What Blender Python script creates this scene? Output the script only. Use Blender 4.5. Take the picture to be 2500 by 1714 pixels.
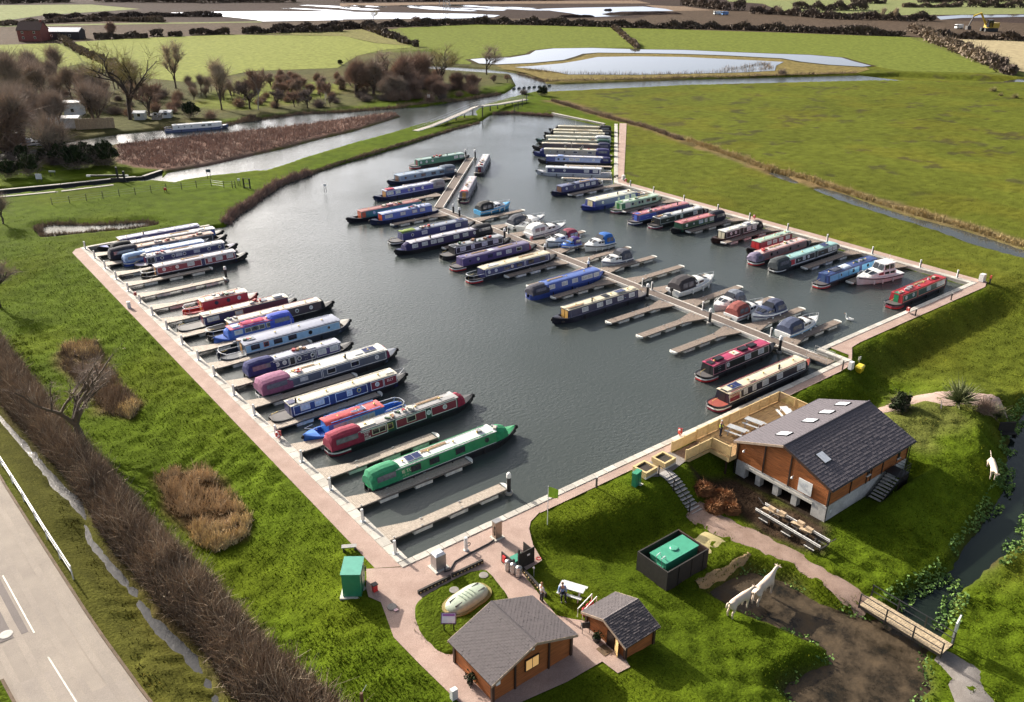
import bpy, bmesh, math, random
import numpy as np
from mathutils import Vector, Matrix, Euler
from mathutils.geometry import tessellate_polygon
random.seed(7); RNG = np.random.default_rng(11)
SC = bpy.context.scene
for _o in list(bpy.data.objects): bpy.data.objects.remove(_o)
COL = SC.collection
R = math.radians; PI = math.pi

# ------------------------------------------------------------------ camera, sky, sun, exposure
F_PX, PITCH, ROLL, HEAD, CAM_H = 2085.0, R(25.13), R(0.2), R(52.1), 41.0
_cp, _sp = math.cos(PITCH), math.sin(PITCH)
FW = np.array([math.cos(HEAD)*_cp, math.sin(HEAD)*_cp, -_sp])
_r0 = np.array([math.sin(HEAD), -math.cos(HEAD), 0.0]); _u0 = np.cross(_r0, FW)
RT = math.cos(ROLL)*_r0 + math.sin(ROLL)*_u0
UP = -math.sin(ROLL)*_r0 + math.cos(ROLL)*_u0
cam = bpy.data.cameras.new('camera'); cam_o = bpy.data.objects.new('camera', cam); COL.objects.link(cam_o)
cam.sensor_width = 36.0; cam.lens = F_PX/2500*36.0; cam.clip_start = 0.5; cam.clip_end = 20000
_m = Matrix.Identity(4)
for i in range(3):
    _m[i][0] = RT[i]; _m[i][1] = UP[i]; _m[i][2] = -FW[i]
_m[2][3] = CAM_H
cam_o.matrix_world = _m
SC.camera = cam_o
SUN_EL, SUN_AZ = R(24.0), R(96.0)          # azimuth measured from +x towards +y
world = bpy.data.worlds.new('World'); SC.world = world; world.use_nodes = True
_nt = world.node_tree
_bg = _nt.nodes['Background']; _sky = _nt.nodes.new('ShaderNodeTexSky')
_sky.sky_type = 'NISHITA'; _sky.sun_disc = False; _sky.sun_elevation = SUN_EL; _sky.sun_rotation = R(90)-SUN_AZ
_sky.air_density = 1.0; _sky.dust_density = 3.0; _sky.ozone_density = 1.0; _sky.altitude = 60
# a half clouded winter sky: broken cloud brightened for water reflections, full at the horizon, warmest near the sun
_tc = _nt.nodes.new('ShaderNodeTexCoord'); _cn = _nt.nodes.new('ShaderNodeTexNoise'); _cn.inputs['Scale'].default_value = 2.2; _cn.inputs['Detail'].default_value = 6; _cn.inputs['Roughness'].default_value = .55
_nt.links.new(_tc.outputs['Generated'], _cn.inputs['Vector'])
_cr = _nt.nodes.new('ShaderNodeMapRange'); _cr.inputs[1].default_value = .42; _cr.inputs[2].default_value = .62; _cr.inputs[4].default_value = .85; _nt.links.new(_cn.outputs['Fac'], _cr.inputs[0])
_sx = _nt.nodes.new('ShaderNodeSeparateXYZ'); _nt.links.new(_tc.outputs['Generated'], _sx.inputs[0])
_hr = _nt.nodes.new('ShaderNodeMapRange'); _hr.interpolation_type = 'SMOOTHSTEP'; _hr.inputs[1].default_value = .02; _hr.inputs[2].default_value = .30; _hr.inputs[3].default_value = 1.0; _hr.inputs[4].default_value = 0.0; _nt.links.new(_sx.outputs['Z'], _hr.inputs[0])
_mx = _nt.nodes.new('ShaderNodeMath'); _mx.operation = 'MAXIMUM'; _nt.links.new(_cr.outputs[0], _mx.inputs[0]); _nt.links.new(_hr.outputs[0], _mx.inputs[1])
_bw = _nt.nodes.new('ShaderNodeRGBToBW'); _nt.links.new(_sky.outputs[0], _bw.inputs[0])
_cs = _nt.nodes.new('ShaderNodeVectorMath'); _cs.operation = 'SCALE'; _cs.inputs[0].default_value = (2.75,3.0,3.55); _nz = _nt.nodes.new('ShaderNodeVectorMath'); _nz.operation = 'NORMALIZE'; _nt.links.new(_tc.outputs['Generated'], _nz.inputs[0])
_dt = _nt.nodes.new('ShaderNodeVectorMath'); _dt.operation = 'DOT_PRODUCT'; _nt.links.new(_nz.outputs[0], _dt.inputs[0]); _dt.inputs[1].default_value = (math.cos(SUN_AZ)*math.cos(SUN_EL), math.sin(SUN_AZ)*math.cos(SUN_EL), math.sin(SUN_EL))
_d0 = _nt.nodes.new('ShaderNodeMath'); _d0.operation = 'MAXIMUM'; _d0.inputs[1].default_value = 0.0; _nt.links.new(_dt.outputs['Value'], _d0.inputs[0])
_d1 = _nt.nodes.new('ShaderNodeMath'); _d1.operation = 'POWER'; _d1.inputs[1].default_value = 7.0; _nt.links.new(_d0.outputs[0], _d1.inputs[0])
_nt.links.new(_bw.outputs[0], _cs.inputs['Scale'])
_ww = _nt.nodes.new('ShaderNodeVectorMath'); _ww.operation = 'SCALE'; _ww.inputs[0].default_value = (6.2,5.0,3.4); _d4 = _nt.nodes.new('ShaderNodeMath'); _d4.operation = 'MULTIPLY'; _nt.links.new(_bw.outputs[0], _d4.inputs[0]); _nt.links.new(_d1.outputs[0], _d4.inputs[1]); _nt.links.new(_d4.outputs[0], _ww.inputs['Scale'])
_ca = _nt.nodes.new('ShaderNodeVectorMath'); _ca.operation = 'ADD'
_cm = _nt.nodes.new('ShaderNodeMix'); _cm.data_type = 'RGBA'; _nt.links.new(_mx.outputs[0], _cm.inputs[0]); _nt.links.new(_sky.outputs[0], _cm.inputs[6]); _nt.links.new(_cs.outputs[0], _ca.inputs[0]); _nt.links.new(_ww.outputs[0], _ca.inputs[1]); _nt.links.new(_ca.outputs[0], _cm.inputs[7])
_nt.links.new(_cm.outputs[2], _bg.inputs[0]); _bg.inputs[1].default_value = 0.055
sun = bpy.data.lights.new('sun', 'SUN'); sun.energy = 5.0; sun.angle = R(0.53); sun.color = (1.0, 0.93, 0.82)
sun_o = bpy.data.objects.new('sun', sun); COL.objects.link(sun_o)
_sd = Vector((math.cos(SUN_AZ)*math.cos(SUN_EL), math.sin(SUN_AZ)*math.cos(SUN_EL), math.sin(SUN_EL)))
sun_o.rotation_euler = _sd.to_track_quat('Z', 'Y').to_euler(); sun_o.location = (40, 60, 90)
SC.view_settings.view_transform = 'Standard'; SC.view_settings.look = 'None'
SC.view_settings.gamma = 1.0; SC.view_settings.exposure = 0.80; SC.view_settings.use_curve_mapping = False
SC.cycles.max_bounces = 6; SC.cycles.diffuse_bounces = 2; SC.cycles.glossy_bounces = 3; SC.cycles.transparent_max_bounces = 6
SC.cycles.use_denoising = True

# ------------------------------------------------------------------ small helpers
def ground_at(x, y, z=0.0):
    """photo measurement (2500 px wide) -> the point of the level z that lies there"""
    d = FW + (x-1250)/F_PX*RT - (y-857)/F_PX*UP
    t = (z-CAM_H)/d[2]
    return (d[0]*t, d[1]*t)
def trace(pts, z=0.0, k=1/0.9296): return [ground_at(a*k, b*k, z) for a, b in pts]
def crop(x0, y0, s): return lambda pts, z=0.0: [ground_at(x0+a/s, y0+b/s, z) for a, b in pts]
T1, T2, T3 = crop(0, 0, 2.767), crop(830, 0, 2.767), crop(1660, 0, 2.767)
C10, C11, C9, M1 = crop(600, 200, 3.748), crop(0, 200, 3.748), crop(1200, 250, 4.306), crop(1680, 250, 2.834)
Q1, Q2, Q3, Q4 = crop(0, 700, 3.1), crop(0, 1200, 3.1), crop(640, 1200, 3.1), crop(1040, 1150, 3.1)
Q5, Q6, Q7, Q8 = crop(1500, 900, 2.905), crop(1500, 1100, 3.1), crop(1900, 1200, 3.1), crop(1900, 850, 3.54)

MATS = {}
def mat(name, col, rough=0.6, var=0.15, scale=3.0, metal=0.0, bump=0.0, bscale=20.0, spec=0.5, coat=0.0, alpha=1.0):
    if name in MATS: return MATS[name]
    m = bpy.data.materials.new(name); m.use_nodes = True; nt = m.node_tree; b = nt.nodes['Principled BSDF']
    b.inputs['Roughness'].default_value = rough; b.inputs['Metallic'].default_value = metal
    b.inputs['Specular IOR Level'].default_value = spec
    b.inputs['Coat Weight'].default_value = coat
    tc = nt.nodes.new('ShaderNodeTexCoord')
    if var > 0:
        n = nt.nodes.new('ShaderNodeTexNoise'); n.inputs['Scale'].default_value = scale; n.inputs['Detail'].default_value = 5
        oi = nt.nodes.new('ShaderNodeObjectInfo')
        ad = nt.nodes.new('ShaderNodeVectorMath'); ad.operation = 'ADD'
        nt.links.new(tc.outputs['Object'], ad.inputs[0]); 
        mu = nt.nodes.new('ShaderNodeMath'); mu.operation = 'MULTIPLY'; mu.inputs[1].default_value = 57.0
        nt.links.new(oi.outputs['Random'], mu.inputs[0]); nt.links.new(mu.outputs[0], ad.inputs[1])
        nt.links.new(ad.outputs[0], n.inputs['Vector'])
        mr = nt.nodes.new('ShaderNodeMapRange'); mr.inputs[1].default_value = .3; mr.inputs[2].default_value = .7
        mr.inputs[3].default_value = 1-var; mr.inputs[4].default_value = 1+var
        nt.links.new(n.outputs['Fac'], mr.inputs[0])
        mx = nt.nodes.new('ShaderNodeVectorMath'); mx.operation = 'SCALE'; mx.inputs[0].default_value = col[:3]
        nt.links.new(mr.outputs[0], mx.inputs['Scale']); nt.links.new(mx.outputs[0], b.inputs['Base Color'])
    else:
        b.inputs['Base Color'].default_value = (*col[:3], 1)
    if bump > 0:
        n2 = nt.nodes.new('ShaderNodeTexNoise'); n2.inputs['Scale'].default_value = bscale; n2.inputs['Detail'].default_value = 4
        bp = nt.nodes.new('ShaderNodeBump'); bp.inputs['Strength'].default_value = bump; bp.inputs['Distance'].default_value = .05
        nt.links.new(tc.outputs['Object'], n2.inputs['Vector']); nt.links.new(n2.outputs['Fac'], bp.inputs['Height'])
        nt.links.new(bp.outputs[0], b.inputs['Normal'])
    if alpha < 1: b.inputs['Alpha'].default_value = alpha
    MATS[name] = m
    return m
def paint(col, rough=0.35): return mat('paint_%02x%02x%02x' % tuple(int(255*c**.4545) for c in col), col, rough, .10, 2.5, coat=.15)

class MB:
    """collects shapes and links them as one mesh object"""
    def __init__(s): s.v = []; s.f = []
    def add(s, vs, fs):
        n = len(s.v); s.v += [tuple(p) for p in vs]; s.f += [tuple(i+n for i in f) for f in fs]; return s
    def box(s, x0, x1, y0, y1, z0, z1):
        return s.add([(x0,y0,z0),(x1,y0,z0),(x1,y1,z0),(x0,y1,z0),(x0,y0,z1),(x1,y0,z1),(x1,y1,z1),(x0,y1,z1)],
                     [(0,3,2,1),(4,5,6,7),(0,1,5,4),(1,2,6,5),(2,3,7,6),(3,0,4,7)])
    def cbox(s, c, d, rz=0.0):
        a, b, h = d[0]/2, d[1]/2, d[2]/2; cs, sn = math.cos(rz), math.sin(rz)
        vs = [(c[0]+x*cs-y*sn, c[1]+x*sn+y*cs, c[2]+z) for z in (-h,h) for x,y in ((-a,-b),(a,-b),(a,b),(-a,b))]
        return s.add(vs, [(0,3,2,1),(4,5,6,7),(0,1,5,4),(1,2,6,5),(2,3,7,6),(3,0,4,7)])
    def hexa(s, lo, hi):
        return s.add(list(lo)+list(hi), [(0,3,2,1),(4,5,6,7),(0,1,5,4),(1,2,6,5),(2,3,7,6),(3,0,4,7)])
    def tube(s, pts, r, n=6, r2=None, cap=True):
        pts = [Vector(p) for p in pts]; k = len(pts); vs = []; up = Vector((0,0,1))
        for i, p in enumerate(pts):
            d = (pts[min(i+1,k-1)]-pts[max(i-1,0)])
            d = d.normalized() if d.length > 1e-9 else Vector((0,0,1))
            a = d.cross(up) if abs(d.z) < .95 else d.cross(Vector((1,0,0)))
            a.normalize(); b = d.cross(a)
            rr = r if r2 is None else r+(r2-r)*i/max(1,k-1)
            vs += [p+rr*(math.cos(2*PI*j/n)*a+math.sin(2*PI*j/n)*b) for j in range(n)]
        fs = [(i*n+j, i*n+(j+1)%n, (i+1)*n+(j+1)%n, (i+1)*n+j) for i in range(k-1) for j in range(n)]
        if cap: fs += [tuple(range(n-1,-1,-1)), tuple((k-1)*n+j for j in range(n))]
        return s.add(vs, fs)
    def lathe(s, c, prof, n=12):
        vs = [(c[0]+r*math.cos(2*PI*j/n), c[1]+r*math.sin(2*PI*j/n), c[2]+z) for r, z in prof for j in range(n)]
        k = len(prof)
        fs = [(i*n+j, i*n+(j+1)%n, (i+1)*n+(j+1)%n, (i+1)*n+j) for i in range(k-1) for j in range(n)]
        fs += [tuple(range(n-1,-1,-1)), tuple((k-1)*n+j for j in range(n))]
        return s.add(vs, fs)
    def loft(s, rings, closed=False, cap=False):
        n = len(rings[0]); vs = [p for r in rings for p in r]; m = n if closed else n-1
        fs = [(i*n+j, i*n+(j+1)%n, (i+1)*n+(j+1)%n, (i+1)*n+j) for i in range(len(rings)-1) for j in range(m)]
        if cap: fs += [tuple(range(n-1,-1,-1)), tuple((len(rings)-1)*n+j for j in range(n))]
        return s.add(vs, fs)
    def poly(s, pts, z=None):
        p3 = [Vector((p[0],p[1],p[2] if z is None else z)) for p in pts]
        tr = tessellate_polygon([p3])
        a = sum((p3[i].x*p3[(i+1)%len(p3)].y-p3[(i+1)%len(p3)].x*p3[i].y) for i in range(len(p3)))
        out = []
        for t in tr:
            q = [p3[i] for i in t]
            if (q[1]-q[0]).cross(q[2]-q[0]).z < 0: t = t[::-1]
            out.append(tuple(t))
        return s.add(p3, out)
    def prism(s, pts, z0, z1):
        n = len(pts); s.poly(pts, z1)
        a = sum(pts[i][0]*pts[(i+1)%n][1]-pts[(i+1)%n][0]*pts[i][1] for i in range(n))
        q = pts if a > 0 else pts[::-1]
        vs = [(p[0],p[1],z0) for p in q]+[(p[0],p[1],z1) for p in q]
        return s.add(vs, [(i,(i+1)%n,(i+1)%n+n,i+n) for i in range(n)])
    def mesh(s, name, m, smooth=False):
        me = bpy.data.meshes.new(name); me.from_pydata(s.v, [], s.f)
        if m is not None: me.materials.append(m)
        if smooth: me.polygons.foreach_set('use_smooth', [True]*len(me.polygons))
        me.update(); return me
    def build(s, name, m, parent=None, smooth=False):
        return link(name, s.mesh(name, m, smooth), parent)
def link(name, me, parent=None, loc=None, rz=0.0):
    o = bpy.data.objects.new(name, me); COL.objects.link(o)
    if parent is not None: o.parent = parent
    if loc is not None: o.location = loc
    if rz: o.rotation_euler = (0,0,rz)
    return o
def tag(o, label=None, cat=None, group=None, kind=None):
    for k, v in (('label',label),('category',cat),('group',group),('kind',kind)):
        if v: o[k] = v
    return o
def empty(name, loc, rz=0.0, label=None, cat=None, group=None):
    o = bpy.data.objects.new(name, None); COL.objects.link(o); o.location = loc; o.rotation_euler = (0,0,rz)
    o.empty_display_size = .2
    return tag(o, label, cat, group)
def stuff(o): o['kind'] = 'stuff'; return o
KIDS = {}
def children(o): return [c for c in bpy.data.objects if c.parent == o]
def copy_tree(o, kids, loc, rz=0.0, label=None, scale=None):
    """kids: list of (child, [grandchildren])"""
    c = o.copy(); COL.objects.link(c); c.location = loc; c.rotation_euler = (0,0,rz)
    if scale: c.scale = (scale,)*3 if not isinstance(scale, tuple) else scale
    if label: c['label'] = label
    for ch, gs in kids:
        d = ch.copy(); COL.objects.link(d); d.parent = c
        for g in gs:
            e = g.copy(); COL.objects.link(e); e.parent = d
    return c
def kidlist(o):
    return [(c, children(c)) for c in children(o)]
def text_mesh(body, size, align='CENTER', name='lettering', extrude=0.0):
    cu = bpy.data.curves.new('t', 'FONT'); cu.body = body; cu.size = size; cu.align_x = align; cu.align_y = 'CENTER'
    cu.resolution_u = 2; cu.extrude = extrude; cu.space_line = .95; cu.offset = size*.012
    o = bpy.data.objects.new('t', cu); COL.objects.link(o)
    dg = bpy.context.evaluated_depsgraph_get(); dg.update()
    me = bpy.data.meshes.new_from_object(o.evaluated_get(dg)); me.name = name
    bpy.data.objects.remove(o); bpy.data.curves.remove(cu)
    return me
def ss(t): t = np.clip(t, 0, 1); return t*t*(3-2*t)
_LAT = RNG.random((256,256))
def vnoise(x, y, sc, seed=0):
    u = np.asarray(x)/sc+seed*17.31; v = np.asarray(y)/sc+seed*9.77
    i = np.floor(u).astype(int); j = np.floor(v).astype(int); fu = u-i; fv = v-j
    fu = fu*fu*(3-2*fu); fv = fv*fv*(3-2*fv); g = lambda a, b: _LAT[a % 256, b % 256]
    return (g(i,j)*(1-fu)+g(i+1,j)*fu)*(1-fv)+(g(i,j+1)*(1-fu)+g(i+1,j+1)*fu)*fv
def sdist(px, py, poly):
    """signed distance, positive inside"""
    best = np.full(px.shape, 1e9); ins = np.zeros(px.shape, bool); n = len(poly)
    for k in range(n):
        ax, ay = poly[k]; bx, by = poly[(k+1) % n]; dx, dy = bx-ax, by-ay
        t = np.clip(((px-ax)*dx+(py-ay)*dy)/max(dx*dx+dy*dy,1e-9), 0, 1)
        best = np.minimum(best, (px-ax-t*dx)**2+(py-ay-t*dy)**2)
        c = (ay > py) != (by > py)
        if abs(dy) > 1e-12: ins ^= c & (px < ax+(py-ay)/dy*dx)
    return np.where(ins, 1, -1)*np.sqrt(best)
def chaikin(p, n=2, closed=True):
    for _ in range(n):
        q = []
        m = len(p)
        for i in range(m if closed else m-1):
            a, b = p[i], p[(i+1) % m]
            q += [(a[0]*.75+b[0]*.25, a[1]*.75+b[1]*.25), (a[0]*.25+b[0]*.75, a[1]*.25+b[1]*.75)]
        p = q if closed else [p[0]]+q+[p[-1]]
    return p
# ------------------------------------------------------------------ ground: one sheet with real relief
BASIN = [(24.9,44.3),(80.4,44.3),(80.4,47.6),(115.3,47.6),(115.3,116.4)] + \
    C9([(1180,250),(1000,215),(630,130),(460,135),(230,120),(0,128)]) + \
    C10([(2140,372),(1900,440),(1500,570),(1100,690),(830,770),(590,850),(300,960),(150,1060),(0,1170)]) + \
    C11([(2180,1200),(2060,1330),(1940,1345)]) + [(24.9,135.5)]
RIVER = C11([(1400,905),(1600,925),(1700,900),(2324,820)]) + \
    C10([(180,820),(255,795),(600,680),(1000,560),(1300,480),(1550,405),(1700,370),(1950,320),(2120,310),(2140,372)]) + \
    [ground_at(1161,272)] + T2([(960,715),(1200,650),(1300,625),(1430,625),(2324,580)]) + \
    T3([(1300,548),(2324,560),(2700,568),(2700,542),(2324,535),(2050,525),(1480,500),(1200,510),(0,540)]) + \
    T2([(1700,562),(1480,570),(1390,565),(1370,540),(1230,500),(1000,470),(780,455),(470,440),(470,460),(860,487),(1150,505),(1190,580),(1120,630),(900,665),(560,725)]) + \
    C10([(1400,240),(900,275),(500,290),(0,362)]) + C11([(2090,385),(1500,440),(1080,480),(700,540),(300,620),(0,660),(-60,700),(-60,760),(400,700),(900,610),(1060,580),(1700,510),(2324,450)]) + \
    C10([(600,390),(1000,330),(1250,297),(1380,290),(1420,320),(1000,450),(700,520),(360,610),(0,690)]) + C11([(1900,770),(1540,830),(1490,880)])
LOCK = C11([(1490,830),(1480,905),(1120,935),(0,1052),(-200,1075),(-200,1010),(0,990),(1060,885),(1310,862)])
POND = trace([(85,520),(120,512),(200,514),(260,512),(330,507),(355,512),(300,522),(200,530),(130,537),(100,540)], -.2)
FIELD_DITCH = M1([(545,488),(600,495),(680,520),(765,565),(740,572),(650,540),(570,505)]) + M1([])
FIELD_DITCH2 = M1([(870,612),(930,608),(1100,660),(1300,735),(1600,830),(1900,905),(2324,1045),(2700,1165),(2700,1215),(2324,1085),(2000,1000),(1700,890),(1500,830),(1200,735),(1000,665)])
WEST_DITCH = Q1([(-300,700),(-150,880),(0,1050),(240,1340),(400,1540)],-1.8) + Q2([(480,60),(600,220),(620,380),(760,560),(960,780),(1050,980),(1240,1170),(1420,1330),(1580,1593),(1900,2000),(2100,2000),(1720,1593),(1560,1290),(1400,1080),(1200,900),(1050,700),(860,480),(710,300),(670,150),(640,30)],-1.8) + \
    Q1([(500,1480),(330,1270),(0,920),(-150,720),(-250,600)],-1.8)
STREAM = [(42.2,30.3),(44.3,30.4),(46.6,30.0),(47.8,27.6),(47.6,24.5),(49.1,21.4),(50.4,20.9),(53.5,21.2),(56.9,20.7),(59.8,20.7),(62.4,21.4),(67.3,22.0),(73.5,23.2),(78,25),(84,27.5),(92,29),(93,26.5),(85,24.5),(78,21.5),(72,20.2),(67.2,18.9),(64.1,18.9),(60.1,19.0),(56.5,18.9),(53.8,18.2),(51.0,17.2),(49.3,17.4),(48.0,16.9),(46.4,15.6),(43.5,15.3),(40.2,16.3),(38.2,19.5),(38.7,21.4),(40.6,21.3),(43.2,20.8),(44.2,21.6),(43.4,24.8),(42.6,27.0)]
XE_Y = [20,31.8,35.2,38.1,39.8,41.5,43,44.5,46,60,200]; XE_X = [19.5,20.2,20.0,19.8,20.2,20.8,21.0,21.6,22.4,22.4,22.4]
YC_X = [30,36.3,37.2,38.5,45,50.4,52.3,66,67.5,77.5,80.5,84,118,126]; YC_Y = [42.2,42.0,41.0,40.5,40.3,40.4,42.6,42.6,42.4,42.5,44.6,45.4,45.6,45.6]
def relief(x, y):
    x = np.asarray(x, float); y = np.asarray(y, float)
    h = np.full(x.shape, .5)
    e = np.interp(y, XE_Y, XE_X)
    h -= 1.3*ss((e-x)/7.5)*(1-.9*ss((y-118)/26))
    yc = np.interp(x, YC_X, YC_Y)
    wd = np.where(x > 67, 4.6, 3.9)
    drop = 1.9*ss((yc-y)/wd)*ss((x-30.5)/9.5)*(1-ss((x-110)/13)*.9)
    h -= drop
    # grassy mound between the big timber building and the stream
    h += 1.35*ss((x-55)/11)*ss((y-22.0)/6.0)*(1-ss((x-84)/10))*(1-ss((69.2-x)/1.2)*ss((y-27.4)/1.2))*(1-ss((y-33)/6))
    # low spit of lawn by the pale cattle figures
    h += .25*ss((46-x)/3)*ss((x-37)/3)*ss((27.6-y)/2)*ss((y-20)/3)
    h -= .5*ss((26-y)/10)*ss((x-34)/8)
    return h
def carve(h, x, y, poly, zw, slope, depth=.8, pad=7):
    p = np.array(poly); m = (x > p[:,0].min()-pad)&(x < p[:,0].max()+pad)&(y > p[:,1].min()-pad)&(y < p[:,1].max()+pad)
    if not m.any(): return h
    d = sdist(x[m], y[m], poly)
    t = np.where(d < 0, zw-d*slope, zw-np.minimum(d*.8+.02, depth))
    h = h.copy(); h[m] = np.minimum(h[m], t); return h
def height(x, y):
    x = np.atleast_1d(np.asarray(x, float)); y = np.atleast_1d(np.asarray(y, float))
    h = relief(x, y)
    for poly, zw, s in ((BASIN,0,.9),(RIVER,0,.55),(LOCK,0,1.6),(POND,-.12,.3),(FIELD_DITCH,.2,.4),(FIELD_DITCH2,.12,.5),(WEST_DITCH,-1.8,.55),(STREAM,-2.2,.75)):
        h = carve(h, x, y, poly, zw, s)
    return h
def hz(x, y): return float(height([x],[y])[0])

def seq(*parts):
    out = []
    for a, b, s in parts: out += list(np.arange(a, b-1e-6, s))
    return np.array(out+[parts[-1][1]])
GX = seq((-14,4,.9),(4,80,.30),(80,125,.6),(125,200,1.0),(200,340,2.0)); GY = seq((-10,12,1.0),(12,72,.30),(72,140,.55),(140,240,.9),(240,345,1.8))
GXX, GYY = np.meshgrid(GX, GY)
gx, gy = GXX.ravel(), GYY.ravel()
gh = height(gx, gy)

# hard surfaces (no tussocks there)
YARD = [(24.1,43.75),(21.9,45.2),(21.5,44.4),(20.9,43.4),(20.6,42.5),(21.0,41.5),(20.5,39.8),(20.0,38.1),(20.1,35.2),(20.3,31.8),(20.6,28),(22,24),(24,24.5),(22.6,29.0),(26.5,28.4),(29.3,28.3),(29.4,27.0),(30.4,26.9),(31.2,29.5),(30.9,31.6),(30.3,32.3),(29.7,33.2),(30.1,35.5),(30.6,38.0),(31.9,38.1),(32.6,38.2),(33.2,40.0),(34.2,41.7),(34.9,42.35),(36.3,42.9),(36.3,43.75)]
ISLAND = [(23.4,40.4),(28.9,40.6),(28.7,38.4),(28.3,36.4),(27.6,34.9),(24.5,34.6),(22.0,34.3),(21.4,35.4),(21.5,37.8),(22.3,39.6)]
PATH_W = [(22.55,44.6),(24.0,43.8),(24.0,136.2),(23.2,136.0),(22.5,134.5)]
PATH_SE = [(36.2,43.75),(80.6,43.75),(82.0,44.6),(82.0,47.0),(116.2,47.0),(117.6,46.4),(115.5,45.6),(97,45.7),(86,45.7),(84.1,45.5),(82.2,44.3),(80.0,43.0),(77.5,42.75),(68,42.75),(57,42.8),(44.2,42.75),(36.2,42.75)]
PATH_E = [(116.15,46.9),(117.7,46.3),(117.8,74),(117.6,116.2),(116.15,116.6)]
_d45 = (.7071,.7071); _n45 = (.7071,-.7071)
PATH_NE = [(116.2,116.5),(117.6,116.0),(161.5,159.5),(160.3,160.9)]
STEP_PAD = [(47.2,42.75),(51.3,42.75),(51.3,40.9),(49.2,40.5),(47.4,40.6),(45.7,41.9)]
LOWER_PATH = [((48.3,37.3),1.3),((48.6,35.6),1.7),((48.9,33.2),1.3),((49.2,31.6),1.2),((49.6,28.6),1.0),((49.7,25.5),.9),((49.6,21.8),.85)]
EAST_PATH = [((71.0,38.2),.6),((74.5,37.2),.7),((78.5,36.0),1.0),((81.5,34.2),2.0),((84,31.5),1.6),((86.5,29.6),1.5)]
SOUTH_PATH = [((49.5,16.6),.8),((49.6,15.4),1.1),((48.8,14.2),1.25),((47.0,12.7),1.3),((45.0,11.4),1.3)]
EARTH = [(51.2,40.8),(54.3,38.9),(55.0,38.2),(55.2,29.0),(52.0,27.2),(51.0,29.0),(50.6,32),(50.9,34.6),(52.0,37.0),(50.6,38.6)]
GROUND_COL = dict(lawn=(.066,.098,.006), olive=(.092,.106,.014), earth=(.050,.036,.024), wood=(.085,.085,.035), reed=(.15,.10,.08), moss=(.075,.075,.015), rough=(.13,.115,.05))
colr = np.tile(np.array(GROUND_COL['lawn']), (len(gx),1))
def zone(poly, c, soft=1.0, amt=1.0):
    global colr
    p = np.array(poly); m = (gx > p[:,0].min()-soft)&(gx < p[:,0].max()+soft)&(gy > p[:,1].min()-soft)&(gy < p[:,1].max()+soft)
    if not m.any(): return
    d = sdist(gx[m], gy[m], poly)+soft*(vnoise(gx[m],gy[m],2.3,3)-.5)*1.2
    w = (ss(d/soft*.5+.5)*amt)[:,None]
    colr[m] = colr[m]*(1-w)+np.array(GROUND_COL[c] if isinstance(c,str) else c)*w
zone([(117.2,20),(400,20),(400,400),(190,260),(161,160),(117.2,116)], 'olive', 2.5)
zone([(84,45),(119,45),(400,20),(400,-20),(60,-20),(60,16),(74,20),(84,34)], 'olive', 3, .75)
zone([(66,37),(80,38),(84,30),(70,29.5)], (.10,.105,.028), 2, .8)
zone(trace([(0,120),(1175,120),(1175,190),(1000,215),(760,250),(520,275),(370,305),(265,330),(265,380),(0,380)]), 'wood', 5)
zone(trace([(560,175),(800,195),(740,225),(560,255),(420,250)]), (.13,.15,.03), 3)
zone(C11([(1060,590),(1700,515),(2324,455),(2324,690),(1900,775),(1500,830),(1250,800),(1060,760)])+C10([]), 'reed', .8)
zone(C11([(2300,455)])+C10([(600,392),(1000,332),(1380,290),(1420,320),(1000,450),(700,520),(360,610),(0,690),(-20,450)]), 'reed', .8)
zone([(3.0,110),(9.0,106),(9.9,80),(11.5,67),(12.0,60),(13.3,50),(14.3,38),(13,30),(3,30)], 'moss', 1.2)
zone([(7.6,110),(9.2,106),(9.9,80),(11.5,67),(12.0,60),(13.3,50),(14.3,38),(11,38),(10,46),(9.2,52),(8.4,60),(8.2,68),(7.5,78),(6,92)], (.07,.052,.03), .8)
zone(EARTH, 'earth', .7); zone([(55,29.7),(62,29.7),(62,38.6),(55,38.6)], (.03,.024,.018), .4)  # floor under the building darkened: shade behind the openings put into colour

zone(STREAM, (.045,.034,.022), .9)
zone([(13.7,57),(16.9,55.2),(18.5,58),(18.4,62),(18.1,67),(15.9,69.2),(13.8,69),(13,63)], (.11,.07,.035), .7)
zone([(13.6,103.5),(17.3,101.6),(16.7,87.4),(17.1,82.7),(15.5,80.3),(13.0,83.6),(13.3,90),(12.6,97.7)], (.12,.085,.04), .9)
zone(M1([(0,270),(300,375),(560,470),(800,520),(1000,580),(1400,700),(1900,840),(2324,980),(2324,1060),(1900,905),(1500,800),(1100,655),(800,590),(520,500),(250,400),(0,310)]), (.15,.115,.055), 1.2)
zone(C9([(560,0),(1000,130),(1600,300),(2239,520),(2239,450),(1650,270),(1100,90),(800,0)]), (.14,.105,.05), 1.5)
for s_ in (T2([(1090,445),(1390,430),(1620,375),(2324,370),(2324,395),(1740,395),(1190,465)]), T2([(1090,470),(1190,470),(1530,520),(2324,520),(2324,545),(1400,570),(1230,500)])): zone(s_, (.15,.125,.045), 2)
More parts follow.
